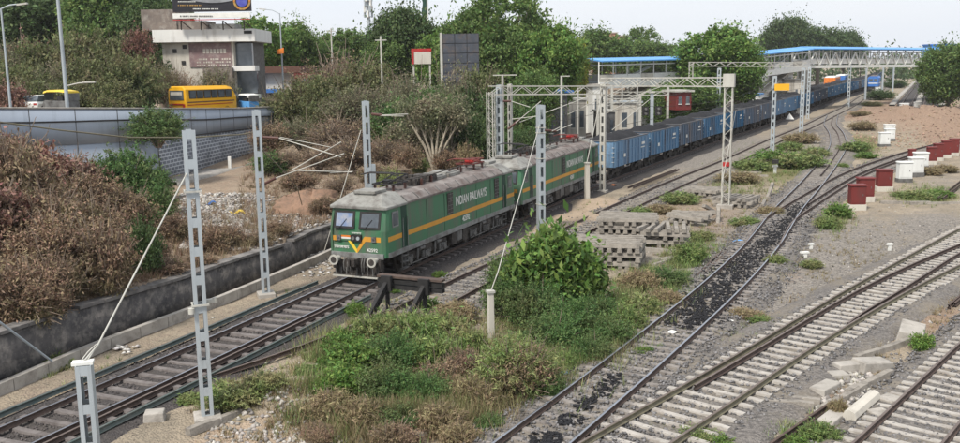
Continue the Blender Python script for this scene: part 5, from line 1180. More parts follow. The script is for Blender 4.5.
rt, w_, hh = block('red_stall', 681, 118, 16, 92, 'red-walled stall beyond the coal wagons', 4, .2, 'locobox_red', 'galv2', 1, cat='stall', nwin=2, zb=AT(681, 110, 118).z)
b_, w_, hh = block('blue_roof_shed', 551, 92, 24, 93, 'small shed with a bright blue roof behind the second locomotive', 4, .25, 'ugrey', 'blue', 1, cat='shed', nwin=2, over=.5)
for (px, D, wp, tp, lab) in ((606, 260, 22, 33, 'distant terracotta apartment block above the trees'), (620, 270, 14, 36, 'lower distant terracotta block beside the taller one')):
    M.setdefault('terra', mat('terracotta_render', (.50, .26, .19), (.42, .22, .17), .3, .85)); block('apartment_block', px, D, wp, tp, lab, 8, 0, 'terra', 'cream', 4, nwin=4)
# platform behind the train with canopy posts
P2 = smooth(spline([(14, 96), (25, 116), (40, 141), (58, 172), (80, 214)], 3), 8); link('platform', sweep_mesh('platform', with_z(P2, 0), [(-2.4, -.5), (2.4, -.5), (2.4, .75), (-2.4, .75)], [M['concrete']]), kind='structure')
for i, (s_, lab) in enumerate(((.30, 'nearest'), (.45, 'second'), (.6, 'third'))):
    q = P2[int(len(P2)*s_)]; rt = empty('platform_shelter', (q[0]-1.0, q[1], float(rise(q[1]))+.75), -.4, label=lab+' grey-roofed shelter on the platform beyond the wagons', cat='shelter'); MB().box((0, 0, 3.1), (4.6, 9, .18)).build('roof', M['galv'] if i != 1 else M['blue_paint'], rt)
    for y in (-4, 0, 4): MB().box((0, y, 1.55), (.2, .2, 3.0)).build('shelter_post', M['galv2'], rt)

# road-side building with the hoarding
def bb():
    D = 101; z0 = float(roadz(D)); X = lambda px: AT(px, 60, D).x; Z = lambda py, px=200: AT(px, py, D).z
    rt = empty('old_white_building', (0, 0, 0), label='dilapidated white building with a faded poster beneath the watch hoarding', cat='building')
    def bx(n, x0, x1, y0, y1, d0, d1, m, par=rt, bev=0): 
        k = MB(); k.box(((X(x0)+X(x1))/2, (d0+d1)/2, (Z(y0)+Z(y1))/2), (X(x1)-X(x0), d1-d0, abs(Z(y0)-Z(y1)))); return k.build(n, m, par, bevel=bev)
    bx('building_wall', 163, 234, 42, 108, D, D+7, M['cream']); bx('parapet_band', 157, 258, 29.5, 42, D-.9, D+7.2, M['whitewall']); bx('upper_masonry', 141, 176, 8, 29.4, D+1, D+6, M['ruin']); bx('upper_masonry', 176, 205, 20, 29.4, D+1.2, D+5, M['ruin']); bx('upper_masonry', 206, 232, 23, 29.4, D+2, D+5, M['ugrey'])
    bx('building_wall', 234, 250, 42.1, 108, D+1.5, D+7, M['ugrey']); bx('glass_front', 233.5, 250.5, 43.5, 66, D+.9, D+1.49, M['glass']); bx('ledge', 232, 255.5, 66.2, 71.5, D-.4, D+1.48, M['whitewall']); bx('glass_front', 234, 254, 72, 94, D+.9, D+1.47, M['glass']); bx('ledge', 231, 256, 95, 99, D-.4, D+1.46, M['whitewall'])
    M['poster'] = mat('faded_poster', (.24, .155, .15), (.15, .11, .115), .9, .8, c3=(.36, .30, .28), s3=1.3, t3=.6)
    po = bx('poster', 190, 232, 43, 67, D-.12, D-.02, M['poster'])
    for j, (a, b) in enumerate(((58.5, .5), (61.5, .4), (64.5, .4))):
        for i in range(15):
            x = 197+i*2.3; bx('poster_lettering', x, x+1.5, a, a+1.6, D-.15, D-.125, M['cream'], po) if (i*7+j) % 5 else None
    for i in range(7): bx('poster_lettering', 204+i*3.4, 206.4+i*3.4, 49, 53.5, D-.15, D-.125, M['cream'], po)
    bx('name_plate', 247.5, 255.5, 31.5, 34.5, D-.95, D-.905, M['black'])
    for x, y in ((186, 46), (184, 62), (176, 50)): bx('window', x-2.5, x+1.5, y-1.5, y+2.5, D-.06, D+.02, M['black'])
    bx('rubble_base', 205, 234, 68, 92, D-1.0, D-.03, M['ruin'])
    # hoarding
    D2 = 99; h = empty('advertising_hoarding', (AT(211, 20, D2).x, D2, AT(211, 20, D2).z), label='large watch advertisement hoarding on top of the old white building', cat='billboard')
    o0 = h.location
    def hb(n, x0, x1, y0, y1, f0, f1, m, par=h):
        a, b = AT(x0, y1, D2), AT(x1, y0, D2); k = MB(); k.box(((a.x+b.x)/2-o0.x, (f0+f1)/2, (a.z+b.z)/2-o0.z), (b.x-a.x, f1-f0, b.z-a.z)); return k.build(n, m, par)
    M['adblack'] = mat('advert_black', (.025, .023, .030), (.018, .017, .02), 1, .35)
    M['adgrey'] = mat('advert_steel_grey', (.30, .31, .33), (.16, .16, .17), .9, .4); M['gold'] = mat('advert_gold', (.50, .30, .08), (.30, .18, .06), 3, .4); M['addial'] = mat('advert_blue', (.05, .05, .30), (.10, .12, .42), 2, .4)
    hb('board', 173, 250, -16, 12, 0, .2, M['adblack']); hb('board_strip', 173, 250, 12.1, 18.3, -.01, .19, M['white']); hb('red_edge', 173, 250, 18.4, 20.3, -.02, .18, M['red'])
    k = MB(); a = AT(214, 0, D2)-o0
    k.loft([[(a.x+x, -.03-.08*(1-abs(x)/3.3), a.z+z*(1-(x/3.6)**2)*.9+.4) for z in (-.75, .75)]+[(a.x+x, -.005, a.z+.75*(1-(x/3.6)**2)*.9+.4), (a.x+x, -.005, a.z-.75*(1-(x/3.6)**2)*.9+.4)] for x in np.linspace(-3.0, 2.0, 12)]); k.build('printed_strap', M['adgrey'], h)
    a = AT(242, 1.0, D2)-o0
    for r_, m_, f in ((.92, 'gold', -.05), (.70, 'adblack', -.075), (.58, 'addial', -.09)): MB().cyl((a.x, f, a.z), r_, .05, 'y', 24).build('printed_dial', M[m_], h)
    for i in range(12):
        t = i*math.pi/6; MB().box((a.x+math.cos(t)*.81, -.1, a.z+math.sin(t)*.81), (.12, .03, .12)).build('printed_bezel_stud', M['gold' if i % 2 else 'orange'], h)
    def scribble(x0, x1, y, hh, m_, dn=1.0):
        x = x0; k = MB()
        while x < x1:
            w_ = random.uniform(.7, 1.5); c = AT(x+w_/2, y, D2)-o0; k.box((c.x, -.035, c.z), (w_*.8*D2/F, .02, hh*D2/F)); x += w_+(.25 if random.random() < .8 else 1.0)
        k.build('fine_print', M[m_], h, kind='stuff')
    scribble(178, 202, 5.2, 1.1, 'gold'); scribble(193, 218, 8.8, 1.0, 'white'); scribble(180, 212, 16, 1.3, 'ugrey'); scribble(178, 196, 1.5, .8, 'white')
    for x in (180, 200, 222, 243):
        a = AT(x, 20.5, D2)-o0; b = AT(x, 29.5, D2)-o0; MB().bar((a.x, .3, a.z), (b.x, .5, b.z), .14, .14).build('support_post', M['under'], h)
        MB().bar((a.x, .3, a.z), (b.x+.9, 1.5, b.z), .09, .09).build('support_brace', M['rust'], h)
bb()
# roadside shops
def shops():
    D = 118; X = lambda px: AT(px, 80, D).x; Z = lambda py: AT(295, py, D).z
    rt = empty('roadside_shops', (0, 0, 0), label='row of low shops with a brown fascia left of the dry bushes', cat='shop row')
    def bx(n, x0, x1, y0, y1, d0, d1, m): k = MB(); k.box(((X(x0)+X(x1))/2, (d0+d1)/2, (Z(y0)+Z(y1))/2), (X(x1)-X(x0), d1-d0, abs(Z(y0)-Z(y1)))); return k.build(n, m, rt)
    bx('fascia', 253, 303, 66, 72.5, D-1, D+5, M['shopbrown']); bx('shop_wall', 254, 296, 72.6, 104, D, D+5, M['cream']); bx('fascia', 296, 352, 73, 78, D-1.1, D+5.2, M['dark_red']); bx('shop_wall', 297, 352, 78.1, 104, D+.1, D+5.1, M['ruin']); bx('fascia', 318, 354, 90, 94, D-1.5, D-.3, M['shopbrown'])
    bx('blue_sign', 302, 312.5, 78, 87, D-.3, D-.05, M['blue_paint']); bx('white_poster', 316, 324, 80.5, 89, D-.3, D-.05, M['white']); bx('green_motif', 318.5, 322, 83, 87, D-.34, D-.31, M['leaf']); bx('blue_awning', 260, 280, 88.5, 92, D-2, D-.2, M['blue']); bx('white_poster', 340, 347, 80, 88, D-.3, D-.05, M['cream'])
    for x in (262, 272, 283, 330): bx('shutter', x-3.5, x+3.5, 93, 103, D-.08, D-.02, M['ugrey'])
shops()
# red-edged hoarding and the dark steel frame overgrown with creeper
def sign(name, px0, px1, py0, py1, D, m, label, cat, legs=True, frame=None):
    a, b = AT(px0, py1, D), AT(px1, py0, D); z0 = TZ((a.x+b.x)/2, D); rt = empty(name, ((a.x+b.x)/2, D, z0), label=label, cat=cat)
    w_, h_ = b.x-a.x, b.z-a.z; zc = (a.z+b.z)/2-z0; MB().box((0, 0, zc), (w_, .15, h_)).build('board', M[m], rt)
    if frame:
        MB().box((0, -.09, zc+h_/2-.15), (w_+.1, .06, .35)).build('frame_edge', M[frame], rt); MB().box((-w_/2+.12, -.09, zc-.18), (.3, .06, h_-.36)).build('frame_edge', M[frame], rt)
    if legs:
        for s_ in (-1, 1): MB().box((s_*w_*.42, .2, zc/2), (.2, .2, zc)).build('support_post', M['galv2'], rt)
    return rt, w_, h_, zc
sign('roadside_hoarding', 412, 431, 48.5, 64, 112, 'cream', 'small white hoarding with a red edge among the treetops', 'billboard', frame='red')
rt, w_, h_, zc = sign('steel_hoarding_back', 444, 479, 33, 112, 100, 'black', 'tall dark back of a steel hoarding overgrown with creeper', 'billboard')
M['tin'] = mat('dark_tin_sheet', (.075, .085, .105), (.05, .055, .065), 1.2, .6, c3=(.12, .09, .075), s3=1, t3=.6)
for i in range(3):
    for j in range(8): MB().box((-w_/2+w_*(i+.5)/3, -.10, zc-h_/2+h_*(j+.5)/8), (w_/3*.94, .05, h_/8*.93)).build('tin_panel', M['tin'], rt)
MB().box((-w_/2-.15, -.1, zc), (.28, .2, h_+.2)).build('edge_post', M['galv2'], rt)
# street lamps and poles on the road
def lamp(px, py, D, tpy, arm_px, arm_py, label, r_=.09, m='galv'):
    p = AT(px, py, D); top = AT(px, tpy, D); z0 = float(p.z); rt = empty('street_lamp', (p.x, p.y, z0-1.2), label=label, cat='street lamp', group='street lamps along the elevated road'); hh = top.z-z0+1.2
    MB().tube([(0, 0, 0), (0, 0, hh)], [r_*1.2, r_*.7], 10).build('pole', M[m], rt); e = AT(arm_px, arm_py, D)-Vector((p.x, p.y, z0-1.2))
    MB().tube([(0, 0, hh-.05), (e.x*.5, 0, hh+(e.z-hh)*.75), (e.x, 0, e.z)], .05, 6).build('lamp_arm', M[m], rt); s_ = 1 if e.x > 0 else -1
    MB().box((e.x+s_*.3, 0, e.z), (.75, .24, .12), Matrix.Rotation(-.12*s_, 3, 'Y')).build('lamp_head', M['galv2'], rt)
lamp(11, 110, 66, 8, 18, 4, 'street lamp at the left edge of the picture'); lamp(206, 92, 104, 37, 216, 31.5, 'street lamp in front of the white building'); lamp(283, 80, 108, 13, 265, 9, 'street lamp against the sky right of the hoarding')
p = AT(67.5, 108, 68); rt = empty('tall_pole', (p.x, p.y, p.z-1.2), label='tall thick pole rising out of frame behind the rickshaw', cat='pole'); MB().tube([(0, 0, 0), (0, 0, 11)], [.15, .11], 12).build('pole', M['galv'], rt)
e = AT(92, 82.5, 68); MB().tube([(0, 0, 1.2+AT(67.5, 86, 68).z-p.z), (1.0, 0, 1.2+AT(80, 83, 68).z-p.z), (e.x-p.x, 0, 1.2+e.z-p.z)], .05, 6).build('lamp_arm', M['galv2'], rt); MB().box((e.x-p.x-.2, 0, 1.25+e.z-p.z), (.9, .25, .12)).build('lamp_head', M['galv2'], rt)
for (px, tp, b, D, lab) in ((332, 28, 52, 125, 'thin pale pole above the dry bushes'), (382, 36, 78, 95, 'white pole among the treetops in the middle')):
    p = AT(px, b, D); top = AT(px, tp, D); rt = empty('thin_pole', (p.x, p.y, p.z-4), label=lab, cat='pole'); MB().cyl((0, 0, (top.z-p.z+4)/2), .10, top.z-p.z+4).build('pole', M['galv2'], rt); MB().box((0, 0, top.z-p.z+3.6), (1.2, .1, .1)).build('cross_arm', M['galv2'], rt)
p = AT(284, 54, 107.5); o = MB(); o.add([(-.5, 0, 0), (.3, 0, .1), (.3, .0, .75), (-.5, .06, .5), (-.5, .03, 0), (.3, .03, .1), (.3, .03, .75), (-.5, .09, .5)], [(0, 1, 2, 3), (7, 6, 5, 4), (0, 4, 5, 1), (1, 5, 6, 2), (2, 6, 7, 3), (3, 7, 4, 0)]); o.build('orange_pennant', M['orange'], None, (p.x-.3, p.y, p.z), label='orange pennant tied to the street lamp', cat='flag')
# mobile mast
D = 190; p = AT(370, 60, D); rt = empty('telecom_mast', (p.x, p.y, 0), label='telecom mast with stacked white antennas against the sky', cat='mast'); zt_ = AT(370, -6, D).z; z1 = AT(370, 16, D).z
MB().tube([(0, 0, 0), (0, 0, z1)], [.55, .35], 10).build('pole', M['galv'], rt); MB().tube([(0, 0, z1), (0, 0, zt_)], .22, 8).build('pole_top', M['galv'], rt)
for j, py in enumerate((14, 9, 3, -2)):
    z = AT(370, py, D).z
    for i in range(4):
        t = i*1.57+.4*j; MB().box((math.cos(t)*.75, math.sin(t)*.75, z), (.42, .3, 1.3), Matrix.Rotation(t, 3, 'Z')).build('antenna_panel', M['white' if (i+j) % 2 else 'galv'], rt)
    MB().cyl((0, 0, z-.5), .8, .1, 'z', 12).build('antenna_ring', M['galv'], rt)
p = AT(428, 25, 170); zt_ = AT(428, -8, 170).z; rt = empty('flag_pole', (p.x, p.y, 2), label='tall white flag pole with a hanging dark green flag', cat='flag pole'); MB().tube([(0, 0, 0), (0, 0, zt_-2)], [.2, .14], 8).build('pole', M['white'], rt)
k = MB(); k.loft([[(-1.0+.15*math.sin(z), .05, AT(428, z, 170).z-2), (-.35, -.05, AT(428, z, 170).z-2), (-.1, .1, AT(428, z, 170).z-2), (-.4, .25, AT(428, z, 170).z-2)] for z in np.linspace(-7, 16, 6)]); k.build('flag', M['dgreen'], rt)

# ---------------------------------------------------------------- vehicles on the elevated road
def bus():
    D = 92; p = AT(177, 100, D); zr = AT(190, 86, D).z-3.08; rt = empty('yellow_minibus', (p.x, p.y, zr), R_(62), label='bright yellow minibus with dark windows on the elevated road', cat='bus')
    # local +x = forward (away to the right), rear face at x=0, visible side is -y
    LB, W, Hh = 6.6, 2.2, 2.75; rt.scale = (1.1, 1.1, 1.12); b = MB()
    def rg(x, s_=1, top_=0): return [(x, -W/2*s_, .45), (x, -W/2*s_, 1.7), (x, -W/2*s_+.08, 2.45-top_), (x, -W/2*s_+.35, Hh-top_), (x, W/2*s_-.35, Hh-top_), (x, W/2*s_-.08, 2.45-top_), (x, W/2*s_, 1.7), (x, W/2*s_, .45)]
    b.loft([rg(0, .97, .04), rg(.12), rg(5.6, 1, .05), rg(6.2, .98, .18), rg(LB, .94, .7)]); b.build('bus_body', M['yellowbus'], rt, bevel=.05)
    MB().box((-.02, 0, 1.95), (.06, 1.7, .85)).build('rear_window', M['glass'], rt); MB().box((-.055, 0, 2.1), (.02, 1.4, .28)).build('window_sticker', M['cream'], rt); MB().box((-.03, 0, 1.15), (.06, 1.5, .12)).build('rear_band', M['red'], rt)
    for i in range(6): 
        wf = MB().box((.85+i*.92, -W/2-.005, 2.0), (.84, .06, .75)).build('side_window', M['black'], rt); MB().box((.85+i*.92, -W/2-.04, 2.0), (.74, .012, .62)).build('pane', M['glass'], wf)
    MB().box((LB-.05, 0, 1.75), (.5, 1.9, .75)).build('windscreen', M['glass'], rt)
    MB().box((3.2, -W/2-.01, 1.32), (6.0, .03, .10)).build('side_band', M['shopbrown'], rt); MB().box((3.1, -W/2-.012, 1.08), (5.8, .03, .07)).build('side_band', M['red'], rt)
    for y in (-.85, .85): MB().box((-.04, y, 1.0), (.06, .2, .35)).build('tail_light', M['red'], rt)
    for x in (1.3, 5.2):
        for y in (-W/2+.12, W/2-.12): wv = MB().cyl((x, y, .42), .42, .24, 'y', 18).build('wheel', M['black'], rt); MB().cyl((x, y+(.125 if y > 0 else -.125), .42), .2, .03, 'y', 12).build('rim', M['galv'], wv)
    MB().box((-.1, 0, .62), (.2, 2.1, .2)).build('bumper', M['black'], rt)
bus()
def rick(px, py, D, rz, label, bodym, roofm):
    p = AT(px, py, D); rt = empty('auto_rickshaw', (p.x, p.y, p.z-1.0), rz, label=label, cat='auto rickshaw')
    b = MB(); b.loft([[(x, -w_, .35), (x, -w_, z), (x, w_, z), (x, w_, .35)] for x, w_, z in ((-1.3, .6, .95), (-1.1, .65, 1.0), (.2, .65, 1.0), (.9, .5, 1.05), (1.3, .2, .8))]); b.build('rickshaw_body', M[bodym], rt, bevel=.04)
    b = MB(); b.loft([[(x, -w_, z), (x, -w_*.8, z+.14), (x, w_*.8, z+.14), (x, w_, z)] for x, w_, z in ((-1.35, .62, 1.55), (-.6, .68, 1.66), (.5, .66, 1.66), (.95, .5, 1.55))]); b.build('canopy', M[roofm], rt)
    MB().box((-1.3, 0, 1.3), (.08, 1.2, .6)).build('rear_curtain', M['ugrey'], rt); MB().box((.85, 0, 1.32), (.06, .95, .5)).build('windscreen', M['glass'], rt); MB().box((-.5, 0, 1.15), (.5, 1.1, .4)).build('seat', M['black'], rt)
    for x, y in ((-.9, -.6), (-.9, .6), (1.05, 0)): MB().cyl((x, y, .25), .25, .12, 'y', 14).build('wheel', M['black'], rt)
    for x, y in ((.85, -.5), (.85, .5), (-.2, -.62), (-.2, .62)): MB().tube([(x, y, 1.0), (x-.05, y, 1.6)], .025, 5).build('canopy_post', M['black'], rt)
rick(59, 100.5, 69, 2.9, 'auto rickshaw with a yellow-edged roof left of the tall pole', 'ugrey', 'yellow'); rick(247, 101, 99, 2.4, 'teal auto rickshaw with a white roof just ahead of the yellow minibus', 'blue_paint', 'white')
def car(px, py, D, rz, label, m):
    p = AT(px, py, D); rt = empty('parked_car', (p.x, p.y, p.z-.9), rz, label=label, cat='car'); b = MB()
    b.loft([[(x, -.82, .3), (x, -.85, z*.8), (x, -.75, z), (x, .75, z), (x, .85, z*.8), (x, .82, .3)] for x, z in ((-2, .85), (-1.9, 1.0), (1.2, .98), (1.9, .8), (2.05, .6))]); b.build('car_body', M[m], rt, bevel=.06)
    b = MB(); b.loft([[(x, -.74, .96), (x, -w_, z), (x, w_, z), (x, .74, .96)] for x, z, w_ in ((-1.85, 1.0, .7), (-1.4, 1.48, .6), (.2, 1.5, .6), (1.0, 1.0, .7))]); b.build('glasshouse', M['glass'], rt, bevel=.04); MB().box((-.6, 0, 1.51), (1.5, 1.15, .05)).build('roof', M[m], rt, bevel=.02)
    for x in (-1.25, 1.25):
        for y in (-.78, .78): MB().cyl((x, y, .32), .32, .2, 'y', 16).build('wheel', M['black'], rt)
    for y in (-.6, .6): MB().box((-2.0, y, .8), (.06, .3, .15)).build('tail_light', M['red'], rt)
car(42, 102, 82, 1.45, 'white car beside the auto rickshaw on the elevated road', 'white')
block('tarpaulin_stall', 38, 84, 36, 94, 'grey-roofed roadside stall with a teal board behind the white car', 3, .1, 'ugrey', 'galv2', 1, zb=float(roadz(80)), cat='stall', nwin=2)
p = AT(23.5, 99, 82); MB().box((0, 0, 0), (.7, .1, .8)).build('teal_board', mat('teal_board', (.05, .38, .42), (.3, .5, .5), 3, .5), None, p, label='small teal picture board beside the roadside stall', cat='sign')
# wayside scraps
for (px, py, s_, m_, lab, z) in ((160, 182, (1.1, .7, .12), 'blue', 'blue plastic sheet at the foot of the patterned wall', 1.1), (212, 207, (.6, .4, .12), 'blue', 'small blue scrap on the rubble', 1.1), (239, 214, (1.0, .6, .15), 'yellow', 'yellow scrap by the mast on the rubble', 1.1), (563.5, 376, (.35, .2, .08), 'blue_paint', 'blue scrap of plastic at the edge of the green bushes', -.3), (739, 242, (.7, .3, .06), 'blue_paint', 'turquoise scrap beside the yard line rail', -.3), (672, 332, (.28, .2, .1), 'white', 'white scrap between the yard rails', -.15), (729, 363-40, (.3, .15, .08), 'white', 'white scrap by the gravel', -.3), (613, 186, (.5, .3, .1), 'orange', 'orange scrap beside the portal post', -.3)):
    p = G(px, py, z) if z != 1.5 else AT(px, py, 41); k = MB(); k.loft([[(x, -s_[1]/2, s_[2]*math.sin(x*9)), (x, s_[1]/2, s_[2]*math.cos(x*7)), (x+.02, s_[1]/2, s_[2]*math.cos(x*7)+.03), (x+.02, -s_[1]/2, s_[2]*math.sin(x*9)+.03)] for x in np.linspace(-s_[0]/2, s_[0]/2, 6)]); k.build('plastic_scrap', M[m_], None, (p.x, p.y, (TZ(p.x, p.y) if z != 1.5 else p.z)+.12), label=lab, cat='litter')
for (px, py, r_, lab) in ((190, 362, .18, 'red and white litter on the far side of the spare rail'),): 
    p = G(px-70, py-14, -.3); stones('litter', np.array([[p.x+random.uniform(-.6, .6), p.y+random.uniform(-.6, .6), TZ(p.x, p.y)+.1] for _ in range(14)]), r_*.6, M['litter'], .5, label='small pale litter beside the spare rail')

# clutter of the station throat: more portals, sheds and stored sleepers
for i, (x0, x1, py, D, lab) in enumerate(((612, 668, 92, 112, 'low pale portal boom among the station wires'), (598, 640, 99, 100, 'lowest portal boom above the second locomotive'), (628, 690, 79, 150, 'thin far boom in front of the station office'))):
    boom(AT(x0, py, D), AT(x1, py-.5, D), .4, lab, .3)
    for j, xx in enumerate((x0, x1)):
        p = AT(xx, py, D); zb = TZ(p.x, p.y); rt = empty('slim_pole', (p.x, p.y, zb), label=('left' if j == 0 else 'right')+' leg of the '+lab, cat='pole'); MB().box((0, 0, (p.z-zb+.6)/2), (.28, .28, p.z-zb+.6)).build('shaft', M['galv2'], rt)
for i, (px, D, wp, tp, wm, rm, lab) in enumerate(((628, 118, 24, 103, 'cream', 'galv', 'low grey-roofed store beside the station lines'), (606, 108, 14, 112, 'ugrey', 'galv2', 'small relay hut between the station lines'), (648, 140, 20, 97, 'whitewall', 'galv', 'pale hut by the platform end'), (575, 112, 18, 100, 'cream', 'galv2', 'cream hut left of the station lines'), (712, 150, 30, 92, 'cream', 'dark_red', 'cream stall with a red-brown roof beyond the wagons'))):
    block('trackside_hut', px, D, wp, tp, lab, 3, .2, wm, rm, 1, cat='hut', nwin=2, over=.15)
for i, (px, py, D) in enumerate(((618, 116, 104), (640, 121, 100), (598, 124, 94))):
    q = AT(px, py, D); z = TZ(q.x, q.y); P = np.array([[q.x+random.uniform(-2.5, 2.5), q.y+random.uniform(-2, 2), z+random.uniform(0, .4)] for _ in range(160)]); stones('scrap_heap', P, .28, M['stone_l'] if i else M['stone_b'], .7, label=['brown', 'pale', 'grey'][i]+' heap of spoil between the station lines')

# contact and catenary wires over the running lines
def ohe(P2, y0, y1, off, label):
    Q = offset(P2, off); Q = Q[(Q[:, 1] > y0) & (Q[:, 1] < y1)]; d = np.r_[0, np.cumsum(np.linalg.norm(np.diff(Q, axis=0), axis=1))]; rt = empty('overhead_wire', (0, 0, 0), label=label, cat='wire'); span = 50.
    pc = []; pm = []; q = MB()
    for s_ in np.arange(0, d[-1], 5.):
        x, y = np.interp(s_, d, Q[:, 0]), np.interp(s_, d, Q[:, 1]); z = float(rise(y)); u = (s_ % span)/span; sag = 4*u*(1-u)
        pc.append((x, y, z+5.6)); pm.append((x, y, z+7.0-.95*sag)); q.tube([pc[-1], pm[-1]], .008, 3, cap=False)
    q.build('dropper', M['under'], rt, kind='stuff'); MB().tube(pc, .016, 4).build('contact_wire', M['under'], rt); MB().tube(pm, .016, 4).build('catenary_wire', M['under'], rt)
ohe(T1, 66, 330, 0, 'contact and catenary wires above the coal wagons'); ohe(T2, 62, 330, 0, 'contact and catenary wires above the siding line')
# ---------------------------------------------------------------- foliage
def leaves(name, P, size, m, aspect=1.7, droop=.0, up=.35):
    """P (n,3) leaf positions -> diamond leaves, each folded a little, with its own orientation"""
    n = len(P); a = rng.normal(size=(n, 3)); a /= np.linalg.norm(a, axis=1)[:, None]; nn = rng.normal(size=(n, 3)); nn[:, 2] = np.abs(nn[:, 2])+up*2; b = np.cross(a, nn); b /= np.linalg.norm(b, axis=1)[:, None]
    a[:, 2] -= droop; s = (size*(.6+.8*rng.random(n)))[:, None] if np.isscalar(size) else (size*(.6+.8*rng.random(n)))[:, None]
    V = np.stack([P-a*s*aspect/2, P+b*s/2, P+a*s*aspect/2, P-b*s/2], 1).reshape(-1, 3); Fa = np.arange(4*n).reshape(n, 4)
    return fmesh(name, V, Fa, m)
def clumps(n, centres, radii, shell=.55):
    k = len(centres); w_ = radii**2; i = rng.choice(k, n, p=w_/w_.sum()); d = rng.normal(size=(n, 3)); d /= np.linalg.norm(d, axis=1)[:, None]; r_ = radii[i]*(shell+(1-shell)*rng.random(n)**.5)*(1+.12*rng.normal(size=n))
    Q = centres[i]+d*r_[:, None]*np.array([1, 1, .78])
    m = rng.random(n) < .34; g_ = centres[i]+rng.normal(size=(n, 3))*(radii[i]*.62)[:, None]      # loose leaves soften every clump
    return np.where(m[:, None], g_, Q)
def sprigs(k, ctr, W, Hh, per, long_=.30):       # leafy shoots reaching out of the crown
    d = rng.normal(size=(k, 3)); d[:, 2] = np.abs(d[:, 2])*.9+.1; d /= np.linalg.norm(d, axis=1)[:, None]; st = np.array(ctr)+d*np.array([W, W, Hh])*.36; L_ = (long_*(.4+rng.random(k)))[:, None]*W
    t = rng.random((k, per, 1)); P = st[:, None]+(d*L_)[:, None]*t; P[:, :, 2] -= (t[:, :, 0]**2)*L_*.15
    return (P+rng.normal(size=P.shape)*.018*W).reshape(-1, 3)
def tree_proto(seed, Ht, Wd, mleaf, n, ls, trunk_h=.3, nc=34, mb='bark', sparse=1.0, shape='round'):
    global rng; keep = rng; rng = np.random.default_rng(seed); rd = random.Random(seed); C_ = []; Rd = []
    for i in range(nc):
        u = rng.normal(size=3); u /= np.linalg.norm(u); r_ = rng.random()**.45
        c = np.array([u[0]*Wd/2*.78*r_, u[1]*Wd/2*.78*r_, Ht*(trunk_h+(1-trunk_h)/2)+u[2]*Ht*(1-trunk_h)/2*.78*r_])
        if shape == 'spread': c[2] = max(c[2], Ht*.45)
        C_.append(c); Rd.append(min(Wd, Ht)*rng.uniform(.10, .19)*sparse)
    C_ = np.array(C_); Rd = np.array(Rd); P = np.concatenate([clumps(n, C_, Rd, .5), sprigs(90, (0, 0, Ht*(trunk_h+(1-trunk_h)/2)), Wd, Ht*(1-trunk_h), 46, .11)]); cm = leaves('crown', P, ls, M[mleaf])
    b = MB(); th = Ht*(trunk_h+.12); r0 = Ht*.022+.05; b.tube([(0, 0, -.6), (rd.uniform(-.1, .1), 0, th*.5), (rd.uniform(-.2, .2), rd.uniform(-.2, .2), th)], [r0*1.3, r0, r0*.75], 8)
    for c in C_[rng.permutation(nc)[:14]]:
        z0 = th*rd.uniform(.55, 1.0); mid_ = (c*.5+np.array([0, 0, z0])*.5); mid_[2] += .04*Ht*rd.uniform(-1, 1); b.tube([(0, 0, z0), tuple(mid_), tuple(c)], [r0*.5, r0*.3, r0*.10], 5)
    tm = b.mesh('trunk', M[mb]); rng = keep; return cm, tm, Ht, Wd
TP = {'green': tree_proto(1, 11, 9, 'leaf', 30000, .20), 'green2': tree_proto(2, 11, 8, 'leaf_b', 30000, .20), 'dark': tree_proto(3, 12, 10, 'leaf_d', 30000, .22, nc=40), 'dark2': tree_proto(4, 10, 11, 'leaf_d', 26000, .22, shape='spread'),
      'mid': tree_proto(5, 11, 9, 'leaf', 28000, .20, nc=40), 'airy': tree_proto(6, 13, 9, 'leaf', 3600, .19, nc=46, sparse=.75, trunk_h=.2), 'olive': tree_proto(7, 9, 9, 'leaf_o', 26000, .17, trunk_h=.15), 'full': tree_proto(8, 9, 9, 'leaf', 30000, .17, trunk_h=.0, nc=44), 'yellow': tree_proto(9, 9, 6, 'leaf_y', 16000, .2)}
def tree(kind, px, D, tpy, wpx, label, base=None, name='tree', flat=None, grp=None):
    cm, tm, Ht, Wd = TP[kind]; top_ = AT(px, tpy, D); z0 = TZ(top_.x, top_.y) if base is None else base; h_ = top_.z-z0; w_ = wpx*D/F
    rt = empty(name, (top_.x, top_.y, z0), random.uniform(0, 6.28), label=label, cat='tree', group=grp); s_ = (w_/Wd*1.08, w_/Wd*1.08, h_/Ht*1.03); rt.scale = s_
    link('crown', cm, rt); link('trunk', tm, rt); return rt
